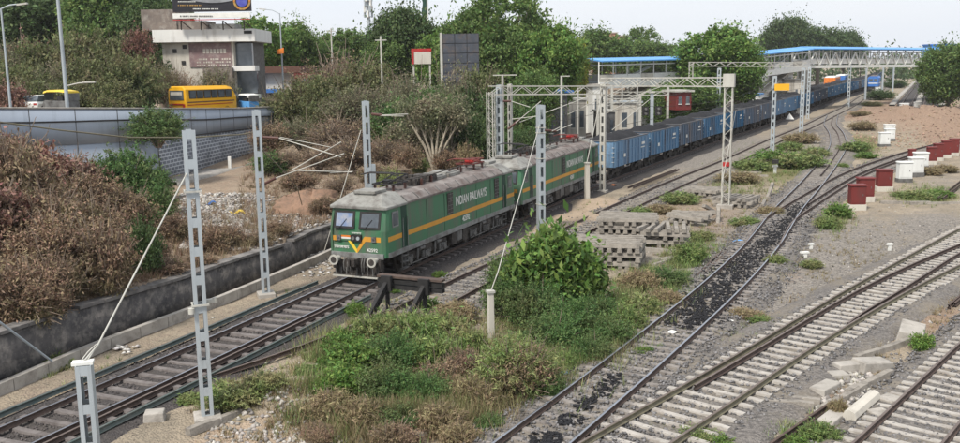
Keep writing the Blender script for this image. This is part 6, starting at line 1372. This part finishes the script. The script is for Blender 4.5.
for a in [('dark', 8, 128, -14, 110, 'big dark green tree at the left edge of the sky'), ('dark2', 62, 135, -20, 120, 'big dark tree behind the tall pole'), ('mid', 118, 128, -16, 110, 'tall green tree in the left background'), ('dark', 155, 122, -4, 80, 'green tree crowding the left of the hoarding'), ('mid', 92, 122, 6, 60, 'lower green tree between the two big left ones'),
          ('green2', 262, 128, 17, 62, 'bright green tree right of the hoarding'), ('green', 292, 135, 26, 50, 'green tree behind the sky-side street lamp'), ('mid', 345, 150, 29, 60, 'green tree beneath the thin pole'), ('green', 318, 140, 44, 50, 'low green tree above the shops'),
          ('dark2', 405, 132, 12, 74, 'rounded dark tree beneath the flag pole'), ('green2', 440, 126, 28, 50, 'bright tree between the red-edged hoarding and the dark panel'), ('mid', 385, 128, 40, 50, 'green tree in front of the telecom mast'),
          ('green', 470, 116, 14, 70, 'light green tree behind the dark steel panel'), ('airy', 505, 112, -18, 100, 'tall airy tree with thin branches against the sky'), ('mid', 510, 108, 25, 74, 'dense green tree in the middle background'), ('green2', 550, 104, 24, 64, 'broad bright green tree left of the footbridge'), ('green', 528, 112, 18, 50, 'tree top between the airy and the bright tree'),
          ('yellow', 578, 128, 40, 24, 'small yellow-green tree beside the footbridge end'), ('full', 536, 92, 66, 56, 'lower green tree above the blue shed'),
          ('green', 600, 215, 32, 60, 'green tree rising behind the footbridge roof'), ('mid', 628, 235, 38, 60, 'second tree behind the footbridge roof'), ('airy', 641, 240, 24, 46, 'feathery tree behind the footbridge'), ('mid', 672, 240, 44, 50, 'low tree far behind the footbridge'), ('green', 655, 250, 46, 50, 'far low green tree behind the bridge'),
          ('green2', 716, 140, 26, 76, 'big bright green tree beyond the coal wagons'), ('airy', 738, 142, 34, 60, 'loose-crowned tree beside the big bright one'), ('full', 690, 128, 76, 80, 'green tree low behind the portal'), ('green2', 740, 138, 52, 50, 'lower right limb tree beside the big bright one'), ('full', 665, 124, 86, 56, 'bushy tree just above the coal wagons'),
          ('dark2', 790, 330, 20, 52, 'tall dark tree beyond the footbridge'), ('dark', 820, 335, 27, 56, 'second dark tree beyond the footbridge'), ('dark2', 845, 340, 33, 40, 'third dark tree beyond the footbridge'), ('airy', 862, 345, 40, 14, 'tiny bare tree top beyond the footbridge'),
          ('full', 952, 168, 40, 66, 'green tree at the right edge over the earth heaps'), ('green', 985, 160, 36, 60, 'green tree just beyond the right edge'), ('full', 936, 172, 56, 34, 'lower green tree left of the right-edge tree')]:
    tree(*a, grp='trees of the background' )
# far wooded skyline that reads as one mass
P = []
for i in range(90):
    px = rng.uniform(-200, 1150); D = rng.uniform(360, 520); q = AT(px, 60, D); r_ = rng.uniform(5, 9); c = np.array([[q.x, q.y, 2+r_*.6]]); P.append(clumps(260, c, np.array([r_]), .6))
link('distant_woods', leaves('distant_woods', np.concatenate(P), 1.1, M['leaf_d']), kind='stuff', label='distant wooded skyline')

# shrubs
SH = {}
def shrub_proto(key, seed, m, n, ls, W=2.0, Hh=1.6, nc=16, twm='drywood', ntw=26, asp=1.8, shell=.35, droop=0):
    global rng; keep = rng; rng = np.random.default_rng(seed); rd = random.Random(seed)
    ang = rng.random(nc)*6.28; rr_ = rng.random(nc)**.6*W*.36; C_ = np.stack([np.cos(ang)*rr_, np.sin(ang)*rr_, Hh*(.18+.62*rng.random(nc)*(1-rr_/W))], 1); Rd = rng.uniform(.14, .26, nc)*W
    P = np.concatenate([clumps(int(n*.8), C_, Rd*.85, shell*.4), sprigs(110, (0, 0, Hh*.32), W*.95, Hh*1.0, int(n*.2/110)+8, .26)]); P[:, 2] = np.maximum(P[:, 2], .02); fm = leaves('foliage', P, ls, M[m], asp, droop)
    b = MB()
    for i in range(ntw):
        c = C_[rd.randrange(nc)]; e = c+rng.normal(size=3)*W*.16; e[2] = abs(e[2])+.1; b.tube([(c[0]*.15, c[1]*.15, -.1), (c[0]*.6, c[1]*.6, c[2]*.7), tuple(e)], [.03*W/2, .018*W/2, .006*W/2], 4, cap=False)
    SH[key] = (fm, b.mesh('stems', M[twm]), W, Hh); rng = keep
shrub_proto('olive', 11, 'leaf_o', 14000, .085, 4, 3.2, nc=20); shrub_proto('oliveb', 12, 'leaf_o', 14000, .09, 4, 2.8, nc=24); shrub_proto('dry', 13, 'leaf_dry', 14000, .050, 3.2, 2.4, nc=24, ntw=220, shell=.2, asp=2.6); shrub_proto('dry2', 14, 'leaf_dry', 10000, .05, 3, 1.8, nc=20, ntw=300, shell=.1, asp=3)
shrub_proto('red', 15, 'leaf_red', 6500, .085, 3.2, 2.6, nc=28, ntw=200, shell=.3, droop=.4, asp=2.2); shrub_proto('green', 16, 'shrub', 14000, .042, 2.4, 1.5, nc=26, asp=2.4); shrub_proto('greenb', 17, 'leaf_b', 5200, .070, 2.2, 1.5, nc=22, asp=2.2, ntw=40); shrub_proto('dark', 18, 'leaf_d', 12000, .075, 3, 2.4, nc=22)
shrub_proto('grey', 19, 'leaf_g', 9000, .062, 3.4, 3.0, ntw=260, nc=24, shell=.2); shrub_proto('twig', 20, 'leaf_dry', 2400, .06, 3.6, 3.4, nc=20, ntw=520, shell=.2); shrub_proto('weed', 21, 'grass_g', 7000, .034, 1.6, .8, nc=22, asp=4.5, shell=.2, ntw=90); shrub_proto('drygrass', 22, 'grass_d', 6500, .030, 1.6, .8, nc=20, asp=6, shell=.2, ntw=110); shrub_proto('feather', 23, 'shrub', 12000, .055, 3, 3.2, nc=24, asp=3.4, shell=.3)
shrub_proto('broomy', 24, 'grass_g', 16000, .030, 2.4, 1.9, nc=24, asp=5, shell=.2, ntw=260)
cnt = {}
def shrub(kind, p, w_, h_, label, z=None, grp='shrubs and bushes', name='shrub'):
    fm, sm, W, Hh = SH[kind]; z0 = TZ(p[0], p[1]) if z is None else z; rt = empty(name, (p[0], p[1], z0-.05), random.uniform(0, 6.28), label=label, cat='shrub', group=grp); rt.scale = (w_/W*1.1, w_/W*1.1, h_/Hh*1.12); link('foliage', fm, rt); link('stems', sm, rt)
def shrub_at(kind, px, py, wpx, hpx, label, z=-.3, **k):      # base point on the ground at a height
    p = G(px, py, z)
    for _ in range(8): p = G(px, py, TZ(p.x, p.y)-float(rise(p.y)))
    if px < 300 and py > 130 and p.x < roadx(p.y)+1.5:       # keep it on the bank, in front of the road wall
        for D in np.arange(p.y, 24, -.5):
            p = AT(px, py, D)
            if p.x > roadx(D)+2.0: break
        hpx += max(0, p.z-TZ(p.x, p.y))*F/p.y*.8
    if px < 340 and py > 190 and z > .9 and p.x > wallx(p.y)-.6: p.x = float(wallx(p.y))-.8-wpx*p.y/F*.2      # stays on the bank, hanging over the coping
    s_ = p.y/F; shrub(kind, (p.x, p.y), wpx*s_, hpx*s_, label, None, **k)
def shrub_d(kind, px, tpy, wpx, D, h_, label, **k):           # top pixel, distance, height
    p = AT(px, tpy, D); shrub(kind, (p.x, p.y), wpx*D/F, h_, label, p.z-h_, **k)
# scrub rising behind the elevated road
lab = 'olive scrub bush on the rise behind the elevated road'
i = 0
for (px, tpy, wpx, D, h_, kd) in ((10, 42, 70, 92, 7, 'grey'), (45, 38, 70, 94, 7, 'olive'), (85, 36, 70, 96, 7, 'oliveb'), (120, 34, 60, 97, 7, 'olive'), (15, 66, 60, 86, 5, 'oliveb'), (50, 62, 60, 86, 5, 'grey'), (88, 60, 60, 87, 5.5, 'oliveb'), (125, 52, 60, 88, 6, 'olive'), (146, 50, 40, 97, 5.5, 'dark'), (128, 72, 46, 88, 4.5, 'dark'), (110, 78, 50, 84, 4, 'olive'), (75, 82, 44, 82, 4, 'oliveb'), (40, 80, 40, 84, 3.5, 'oliveb'), (8, 84, 40, 80, 3.5, 'red'), (160, 62, 30, 95, 4, 'grey'), (180, 66, 30, 97, 4, 'twig'), (138, 30, 26, 96, 3.5, 'red'), (100, 96, 50, 82, 2.5, 'oliveb'), (215, 66, 36, 99, 5, 'grey'), (28, 44, 50, 98, 6, 'red')):
    shrub_d(kd, px, tpy, wpx, D, h_, {'red': 'rust-red withered bush behind the elevated road', 'dark': 'dark green bush above the yellow minibus roof', 'grey': 'greyish scrub bush behind the elevated road', 'twig': 'bare twiggy bush in front of the white building'}.get(kd, lab), grp='scrub behind the elevated road')
# left foreground mass of dry creeper in front of the road wall
for (px, py, wpx, hpx, kd, z) in ((20, 190, 90, 50, 'red', 2), (150, 296, 40, 16, 'dry2', 1.1), (205, 276, 40, 14, 'dry', 1.1), (245, 262, 34, 12, 'dry2', 1.1), (285, 246, 34, 12, 'dry2', 1.1), (315, 236, 30, 14, 'dry', 1.1), (300, 208, 40, 16, 'dry2', 1.1), (325, 214, 30, 18, 'dry', 1.1), (110, 312, 40, 16, 'dry', 1.1), (55, 330, 60, 22, 'dry2', 1.2), (60, 205, 80, 50, 'red', 2), (-10, 215, 80, 60, 'red', 2), (30, 235, 90, 45, 'dry', 2), (85, 225, 70, 45, 'dry', 2), (0, 262, 90, 60, 'dry', 1.5), (50, 262, 90, 60, 'dry2', 1.5), (98, 262, 70, 60, 'dry', 1.2), (15, 300, 90, 70, 'dry2', 1.2), (62, 292, 90, 66, 'dry', 1.2), (104, 290, 66, 64, 'dry2', 1.2), (-15, 322, 80, 60, 'dry2', 1.2), (25, 320, 80, 55, 'dry', 1.1), (70, 308, 60, 50, 'dry2', 1.1), (10, 240, 44, 30, 'dark', 1.8), (112, 215, 44, 26, 'red', 1.2), (92, 200, 44, 26, 'twig', 1.2), (130, 232, 50, 40, 'dry2', 1.2), (150, 262, 40, 24, 'dry2', 1.1), (175, 240, 44, 26, 'dry', 1.1), (212, 252, 40, 26, 'dry2', 1.1), (228, 246, 34, 22, 'dry', 1.1), (40, 168, 60, 34, 'twig', 3), (5, 168, 60, 40, 'red', 3), (75, 178, 44, 30, 'twig', 2)):
    shrub_at(kd, px, py, wpx, hpx, {'red': 'withered rust-red bush in front of the blue-grey wall', 'dry': 'dense brown dried creeper bush on the left bank', 'dry2': 'tangled brown brushwood on the left bank', 'dark': 'dark green patch of bush in the brown creeper', 'twig': 'bare twiggy bush at the left edge before the wall'}[kd], z, grp='dry bushes on the left bank')
for (px, py, wpx, hpx, kd, lab) in ((128, 215, 66, 72, 'feather', 'tall feathery green bush in front of the blue-grey wall'), (152, 202, 40, 40, 'feather', 'green bush at the corner of the patterned wall'), (145, 275, 34, 56, 'dark', 'dark green bush above the sooty wall'), (150, 236, 36, 30, 'feather', 'second green bush on the bank'), (160, 225, 36, 44, 'feather', 'light green bush beside the dark one on the bank'), (124, 290, 20, 28, 'green', 'fresh green sprig on the sooty wall')):
    shrub_at(kd, px, py, wpx, hpx, lab, 1.1)
shrub_d('feather', 155, 105, 54, 68, 3.0, 'feathery green branch hanging over the road parapet')
shrub_at('greenb', 215, 273, 12, 12, 'small bright weed growing from the sooty wall', 1.0); shrub_at('weed', 55, 368, 30, 14, 'green weeds at the drain kerb, bottom left', -.3); shrub_at('drygrass', 38, 366, 44, 24, 'dry weed clump at the drain kerb', -.3); shrub_at('dark', 48, 368, 14, 12, 'dark sprig where the slanting pipe ends', -.3); shrub_at('weed', 15, 380, 30, 10, 'low green weeds by the spare rail', -.3)
# dry slope left of and behind the locomotives
i = 0
for (px, tpy, wpx, D, h_, kd) in ((262, 100, 44, 100, 4, 'feather'), (280, 92, 40, 98, 4, 'grey'), (300, 78, 60, 96, 5, 'olive'), (322, 58, 70, 98, 6, 'twig'), (345, 50, 70, 100, 6.5, 'twig'), (330, 72, 50, 92, 5, 'olive'), (365, 60, 60, 96, 6, 'olive'), (352, 84, 60, 88, 4.5, 'grey'), (385, 84, 60, 90, 5.5, 'grey'), (410, 72, 60, 92, 6, 'grey'), (395, 98, 50, 82, 4.5, 'feather'), (430, 84, 50, 88, 6, 'feather'), (420, 110, 50, 80, 4, 'grey'), (455, 70, 50, 94, 7.5, 'grey'), (470, 90, 44, 92, 6, 'dark'), (480, 66, 50, 96, 7, 'olive'), (500, 92, 50, 88, 5, 'dark'), (520, 100, 50, 86, 4.5, 'feather'), (450, 110, 40, 80, 4, 'feather'), (478, 120, 40, 78, 4, 'dark'), (300, 116, 50, 84, 3, 'grey'), (270, 124, 40, 82, 2.4, 'dry'), (335, 114, 60, 82, 3.2, 'twig'), (285, 148, 36, 74, 1.6, 'twig'), (318, 142, 44, 74, 2.2, 'twig'), (352, 134, 56, 74, 2.8, 'twig'), (385, 134, 46, 74, 2.4, 'twig'), (408, 146, 30, 72, 1.6, 'dry2'), (300, 172, 36, 64, 1.2, 'dry2'), (340, 172, 34, 62, 1.4, 'twig'), (375, 164, 34, 64, 1.4, 'dry'), (270, 150, 36, 74, 2, 'feather'), (258, 185, 30, 66, 1.6, 'dry'), (345, 195, 24, 54, 1.4, 'dry2'), (420, 158, 14, 74, 1.4, 'weed'), (392, 172, 26, 62, 1.4, 'weed'), (445, 150, 26, 76, 1.6, 'dry2'), (468, 148, 24, 76, 1.6, 'drygrass'), (530, 130, 30, 74, 2.2, 'dark'), (515, 128, 26, 76, 2.4, 'feather')):
    shrub_d(kd, px, tpy, wpx, D, h_, {'twig': 'grey-brown bare thicket on the slope above the locomotives', 'dry': 'brown dried bush on the slope', 'dry2': 'tangle of brown brush on the slope', 'grey': 'greyish half-dry bush on the slope', 'red': 'rust-leaved bush on the slope', 'dark': 'dark creeper-covered bush near the steel panel', 'olive': 'olive bush on the slope', 'feather': 'light green feathery bush on the slope', 'weed': 'small green weed on the brown slope', 'drygrass': 'dry tuft on the brown slope'}[kd], grp='bushes on the slope above the locomotives')
# pale many-stemmed tree and the bare trunk behind the train
def bare(px, py, D, hpx, spread, n, label, leafy):
    p = AT(px, py, D); z0 = TZ(p.x, p.y); s_ = D/F; rt = empty('bare_stemmed_tree', (p.x, p.y, min(z0, p.z)), label=label, cat='tree'); tips = []
    b = MB()
    for i in range(n):
        t = (i/(n-1)-.5)*spread; h_ = hpx*s_*random.uniform(.75, 1.05); e = (t*h_+random.uniform(-.2, .2), random.uniform(-.5, .5), h_); b.tube([(t*.2, 0, 0), (t*h_*.35, random.uniform(-.2, .2), h_*.4), (t*h_*.8, random.uniform(-.3, .3), h_*.75), e], [.16, .12, .07, .03], 6); tips.append(e)
        for j in range(3): b.tube([(t*h_*.6, 0, h_*.6), (t*h_*.6+random.uniform(-.8, .8), random.uniform(-.6, .6), h_*random.uniform(.75, 1.05))], [.05, .015], 4); 
    b.build('trunk', M['palebark'], rt); c = np.array(tips); c = np.concatenate([c, c+rng.normal(size=c.shape)*.9]); link('crown', leaves('crown', clumps(leafy, c, np.full(len(c), 1.0), .2), .13, M['leaf_g']), rt)
bare(385, 128, 84, 40, .7, 5, 'thin bare stems rising from the brown thicket', 500); bare(408, 132, 84, 44, .6, 5, 'pale bare stems left of the many-stemmed tree', 900); bare(350, 100, 90, 46, .8, 6, 'leafless grey stems above the brown slope', 350); bare(330, 95, 92, 40, .8, 5, 'leafless twiggy crown above the brown slope', 350)
bare(435, 160, 76, 62, .9, 6, 'pale many-stemmed tree behind the first locomotive', 5200); bare(449, 162, 78, 58, .5, 5, 'pale leaning stems just right of the many-stemmed tree', 3600); bare(451, 120, 90, 62, .1, 2, 'bare grey trunk in front of the dark steel panel', 500)

# leafy bush in the yard and the green weeds around it
def bigbush():
    p = G(556, 308, -.35); rt = empty('broadleaf_bush', (p.x, p.y, TZ(p.x, p.y)), label='large-leaved bright green bush in the middle of the yard', cat='bush'); s_ = p.y/F
    C_ = []; Rd = []
    for (px, py, r_) in ((552, 250, 26), (575, 262, 24), (532, 262, 24), (590, 285, 20), (560, 285, 30), (600, 305, 14), (540, 290, 20), (556, 238, 14), (572, 300, 22), (516, 272, 14), (592, 268, 14), (610, 318, 12)):
        q = AT(px, py, p.y+random.uniform(-.7, .7)); C_.append((q.x-p.x, q.y-p.y, q.z-rt.location.z)); Rd.append(r_*s_)
    C_ = np.array(C_); Rd = np.array(Rd); P = clumps(5200, C_, Rd, .55); P = P[P[:, 2] > 0]
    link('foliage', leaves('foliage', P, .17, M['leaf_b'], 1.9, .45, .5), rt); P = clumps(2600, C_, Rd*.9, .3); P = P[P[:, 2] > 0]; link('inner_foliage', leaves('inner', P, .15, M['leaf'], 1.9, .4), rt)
    b = MB()
    for c in C_: b.tube([(0, 0, -.1), tuple(c*.55), tuple(c)], [.07, .045, .015], 6)
    b.build('stems', M['bark'], rt)
bigbush()
for (px, py, wpx, hpx, kd) in ((510, 318, 50, 44, 'green'), (535, 325, 56, 44, 'green'), (575, 338, 60, 40, 'green'), (610, 345, 46, 28, 'green'), (505, 290, 36, 34, 'green'), (598, 322, 40, 28, 'green'), (550, 350, 60, 36, 'green'), (590, 360, 46, 26, 'green'), (628, 330, 34, 22, 'weed'), (560, 372, 30, 20, 'weed')):
    shrub_at(kd, px, py, wpx, hpx, 'green undergrowth around the large-leaved bush' if kd == 'green' else 'fine green weed clump at the edge of the undergrowth', grp='green undergrowth in the yard')
for (px, py, wpx, hpx, kd, lab) in ((515, 395, 78, 60, 'broomy', 'olive-brown bush between the anchor post and the yard line'), (522, 398, 60, 48, 'dry2', 'dry brown half of the bush right of the anchor post'), (488, 410, 40, 24, 'drygrass', 'dry tussock left of the olive-brown bush'), (548, 398, 34, 24, 'green', 'small green bush beside the olive-brown one'), (490, 430, 30, 18, 'green', 'low green tuft at the bottom centre')):
    shrub_at(kd, px, py, wpx, hpx, lab)
for (px, py, wpx, hpx, kd) in ((345, 355, 40, 26, 'greenb'), (375, 345, 50, 30, 'weed'), (410, 345, 50, 30, 'weed'), (445, 345, 50, 30, 'weed'), (465, 355, 40, 26, 'weed'), (355, 375, 60, 36, 'greenb'), (395, 372, 60, 40, 'green'), (435, 370, 50, 34, 'weed'), (345, 398, 50, 34, 'greenb'), (385, 402, 60, 40, 'green'), (425, 405, 50, 34, 'green'), (465, 380, 44, 30, 'dry2'), (440, 390, 50, 28, 'dry2'), (470, 405, 40, 26, 'drygrass'), (330, 418, 50, 24, 'drygrass'), (365, 425, 50, 24, 'drygrass'), (400, 428, 50, 24, 'green'), (318, 436, 34, 14, 'dry2'), (440, 430, 50, 24, 'drygrass'), (395, 446, 50, 24, 'dry2'), (460, 445, 40, 20, 'drygrass'), (320, 443, 30, 16, 'dry2'), (330, 372, 24, 18, 'greenb'), (420, 330, 40, 18, 'weed'), (455, 322, 40, 18, 'drygrass'), (395, 326, 24, 14, 'weed')):
    shrub_at(kd, px, py, wpx, hpx, {'greenb': 'bright leafy weed bush right of the tall left mast', 'weed': 'light green weed clump behind the buffer stop', 'green': 'green bushy weeds in the bottom middle', 'dry2': 'tangle of dry brown stalks in the bottom middle', 'drygrass': 'dry grass clump in the bottom middle'}[kd], grp='weeds in the bottom middle of the yard')
for (px, py, wpx, hpx, kd, lab) in ((356, 316, 20, 18, 'greenb', 'leafy weed at the left foot of the buffer stop'), (428, 312, 26, 18, 'greenb', 'leafy weed right of the buffer stop struts'), (405, 330, 22, 16, 'greenb', 'weed below the right strut'), (392, 294, 16, 10, 'greenb', 'sprig inside the buffer stop'), (455, 303, 14, 8, 'greenb', 'small weed on the siding rails'), (440, 277, 16, 8, 'greenb', 'small weed beside the locomotive bogie'),
        (235, 402, 60, 20, 'weed', 'green grass mound beside the tall mast footing'), (265, 400, 40, 18, 'weed', 'green grass clump on the sandy heap'), (225, 392, 30, 14, 'weed', 'grass tuft at the mast footing'), (305, 372, 26, 8, 'weed', 'thin weed on the sandy ground'), (190, 402, 30, 10, 'weed', 'thin weeds beside the spare rail'), (285, 330-6, 20, 6, 'weed', 'weeds between siding rail and spare rail'),
        (800, 168, 46, 22, 'weed', 'pale green weed bed left of the points'), (775, 162, 44, 20, 'greenb', 'bright weed bed near the white point indicator'), (752, 170, 36, 16, 'weed', 'weed bed beside the portal, nearest the indicator'), (815, 158, 26, 16, 'weed', 'weeds close to the curved rail'), (800, 143, 34, 14, 'drygrass', 'dry tufts between the siding and the points'), (790, 150, 24, 12, 'weed', 'green tuft below the yellow-board mast'), (738, 182, 40, 14, 'drygrass', 'dry grass left of the lattice post'), (680, 203, 36, 16, 'weed', 'weed clump on the tumbled sleeper pile'), (660, 213, 30, 12, 'drygrass', 'dry tuft behind the big pile'), (640, 214, 30, 10, 'weed', 'weeds behind the big sleeper pile'),
        (690, 262, 34, 22, 'weed', 'green weeds left of the dark rails'), (665, 285, 46, 20, 'green', 'bushy weeds below the sleeper piles'), (640, 290, 40, 20, 'drygrass', 'dry weeds below the big pile'), (640, 315, 46, 22, 'weed', 'olive weeds beside the yard rail'), (665, 305, 36, 16, 'drygrass', 'dry fringe along the yard rail'), (700, 240, 28, 14, 'weed', 'weeds between pile and dark rails'), (770, 215, 26, 12, 'drygrass', 'dry tuft left of the yard line'), (745, 225, 30, 12, 'weed', 'weed tuft near the turquoise scrap'),
        (838, 218, 26, 24, 'greenb', 'olive tuft between the branch and the red cabinets'), (828, 228, 26, 18, 'weed', 'weeds by the branch rail'), (855, 152, 30, 16, 'weed', 'green patch right of the points'), (866, 158, 20, 10, 'greenb', 'bright patch inside the branch curve'), (862, 130, 24, 12, 'drygrass', 'dry tuft near the far white pair'), (842, 168, 12, 8, 'weed', 'weed against the right-hand point rail'),
        (920, 199, 34, 13, 'weed', 'yellow-green weed bed behind the red cabinets'), (938, 197, 30, 12, 'greenb', 'bright part of the weed bed behind the cabinets'), (905, 197, 24, 9, 'weed', 'left end of the weed bed behind the cabinets'), (930, 175, 24, 12, 'drygrass', 'dry tuft beside the white cabinets'), (945, 172, 24, 10, 'drygrass', 'dry tuft below the far red row'),
        (921, 350, 24, 22, 'greenb', 'yellow-green weed beside the bottom right line'), (775, 265, 22, 12, 'weed', 'tuft beside the white markers'), (812, 268, 20, 10, 'weed', 'second tuft beside the white markers'), (745, 318, 36, 10, 'drygrass', 'dry weeds on the gravel between lines'), (760, 322, 24, 8, 'weed', 'green weeds on the gravel between lines'), (643, 357, 22, 14, 'greenb', 'bright tuft between the yard rails'), (660, 352, 22, 8, 'weed', 'thin tuft between the yard rails'),
        (700, 440, 44, 14, 'weed', 'weeds over the turnout sleepers at the bottom'), (720, 446, 30, 14, 'greenb', 'leafy weeds at the bottom edge'), (820, 440, 40, 20, 'weed', 'weeds beside the loose rusty rail'), (795, 446, 30, 14, 'greenb', 'green weeds at the bottom edge near the rusty rail'), (838, 418, 20, 22, 'drygrass', 'tall dry weed left of the white pillar'), (548, 412, 20, 10, 'weed', 'tuft by the yard rail'), (560, 440, 30, 8, 'weed', 'thin weeds around the coal patches'),
        (880, 100, 26, 12, 'dark', 'dark bush left of the far lines'), (872, 106, 20, 8, 'olive', 'low bush by the blue locomotive'), (895, 88, 24, 9, 'dark', 'bush along the far lines'), (905, 78, 24, 7, 'olive', 'farther bush along the far lines'), (860, 116, 20, 7, 'drygrass', 'dry tuft left of the earth heaps')):
    shrub_at(kd, px, py, wpx*.95, hpx*(.62 if py < 260 and kd != 'dark' else .85), lab)
# ground cover: tufts of blades
def blades(name, P, h_, m, nb=9, **k):
    n = len(P); N_ = n*nb; B = np.repeat(P, nb, 0); a = rng.random(N_)*6.28; r_ = rng.random(N_)*.14; hh = h_*(.5+rng.random(N_)); bx_ = B+np.stack([np.cos(a)*r_, np.sin(a)*r_, np.zeros(N_)], 1); lean = np.stack([np.cos(a), np.sin(a), np.zeros(N_)], 1)*(hh*(.3+.6*rng.random(N_)))[:, None]; wv = np.stack([-np.sin(a), np.cos(a), np.zeros(N_)], 1)*.012
    V = np.stack([bx_-wv, bx_+wv, bx_+lean+np.stack([0*hh, 0*hh, hh], 1)], 1).reshape(-1, 3); return link(name, fmesh(name, V, np.arange(3*N_).reshape(-1, 3), m), kind='stuff', **k)
def cover(regs, n, zadd=.0):
    out = []; w_ = np.array([r_[4]*r_[2]*r_[3] for r_ in regs]); w_ = w_/w_.sum()
    for (cx, cy, rx, ry, v), ww in zip(regs, w_):
        kx = int(n*ww); a = rng.normal(0, .55, (kx, 2))
        for u, v_ in a:
            px, py = cx+u*rx, cy+v_*ry
            if py < 80: continue
            q = G(px, py, -.35)
            if q.x < wallx(q.y)-.2 or (abs(q.x-t1x(q.y)) < 2.3): continue
            out.append((q.x, q.y, 0))
    P = np.array(out); keep = vnoise(P[:, 0], P[:, 1], .9, 4) > .42; P = P[keep]; P[:, 2] = terrain(P[:, 0], P[:, 1]); return P
blades('green_grass', cover(GRASS, 9000), .16, M['grass_g'], label='green grass over the yard')
blades('dry_grass', cover([(400, 380, 120, 60, 1), (560, 350, 110, 60, .8), (700, 235, 90, 40, 1), (760, 180, 70, 30, .8), (850, 330, 90, 60, .35), (270, 410, 70, 30, .8), (830, 255, 70, 40, .3), (880, 140, 60, 30, .5), (940, 300, 50, 30, .5)], 9000), .14, M['grass_d'], label='dry straw-coloured grass over the yard')
wisp = [(395, 350, 75, 26, 1), (430, 395, 70, 30, .8), (350, 400, 50, 30, .8), (520, 375, 60, 26, .8), (575, 345, 60, 24, .7), (640, 300, 40, 22, .5)]
blades('tall_green_grass', cover(wisp, 5200), .50, M['grass_g'], 8, label='tall thin green grass stems among the weeds')
blades('tall_dry_grass', cover(wisp+[(380, 425, 50, 20, .7), (450, 410, 60, 30, .8)], 3800), .46, M['grass_d'], 8, label='tall dry grass stems among the weeds')
blades('low_weeds', cover([(780, 165, 44, 16, 1), (835, 222, 18, 12, .6), (858, 152, 22, 10, .7), (925, 195, 34, 9, .9), (735, 185, 40, 14, .6), (690, 255, 30, 24, .8), (655, 285, 40, 20, .8)], 4200), .30, M['grass_g'], 7, label='loose low weeds between the lines')
# brown brush over the left slopes
def bankcover(n, x0, x1, y0, y1, z):
    px = rng.uniform(x0, x1, n); py = rng.uniform(y0, y1, n); P = np.array([tuple(G(a, b, z)) for a, b in zip(px, py)]); P = P[(P[:, 0] < wallx(P[:, 1])-.5) & (P[:, 0] > roadx(P[:, 1])+.3)]; P[:, 2] = terrain(P[:, 0], P[:, 1]); return P
blades('dry_brush', np.concatenate([bankcover(5000, 240, 520, 110, 250, 1.5), bankcover(3500, 0, 260, 200, 340, 1.3)]), .38, M['leaf_dry'], 12, label='dry brown brush covering the left slopes')

# every look-alike gets its own place in words
from collections import defaultdict
dupes = defaultdict(list)
for o in bpy.data.objects:
    if o.parent is None and 'label' in o and o.get('category') in ('shrub', 'tree', 'slab', 'lamp'): dupes[o['label']].append(o)
ORD = ['leftmost', 'second from the left', 'third from the left', 'fourth from the left', 'fifth from the left', 'sixth from the left', 'seventh from the left', 'eighth from the left', 'ninth from the left', 'tenth from the left', 'eleventh from the left', 'twelfth from the left', 'thirteenth from the left', 'fourteenth from the left', 'fifteenth from the left', 'sixteenth from the left']
for lb, os_ in dupes.items():
    if 1 < len(os_) <= 16:
        os_.sort(key=lambda o: o.location.x/max(o.location.y, 1))
        for i, o in enumerate(os_): o['label'] = lb+', '+(ORD[i] if i < len(os_)-1 else 'rightmost')
# ---------------------------------------------------------------- thin air haze
hz = MB().box((60, 300, 18.5), (1500, 900, 45)).build('haze', [], None, kind='stuff')
hm = bpy.data.materials.new('haze_air'); hm.use_nodes = True; t = hm.node_tree; t.nodes.clear()
vo = t.nodes.new('ShaderNodeVolumePrincipled'); vo.inputs['Color'].default_value = (.97, .985, 1, 1); vo.inputs['Density'].default_value = .00016; vo.inputs['Anisotropy'].default_value = .2
ho = t.nodes.new('ShaderNodeOutputMaterial'); t.links.new(vo.outputs[0], ho.inputs['Volume']); hz.data.materials.append(hm)
SC.cycles.volume_bounces = 0
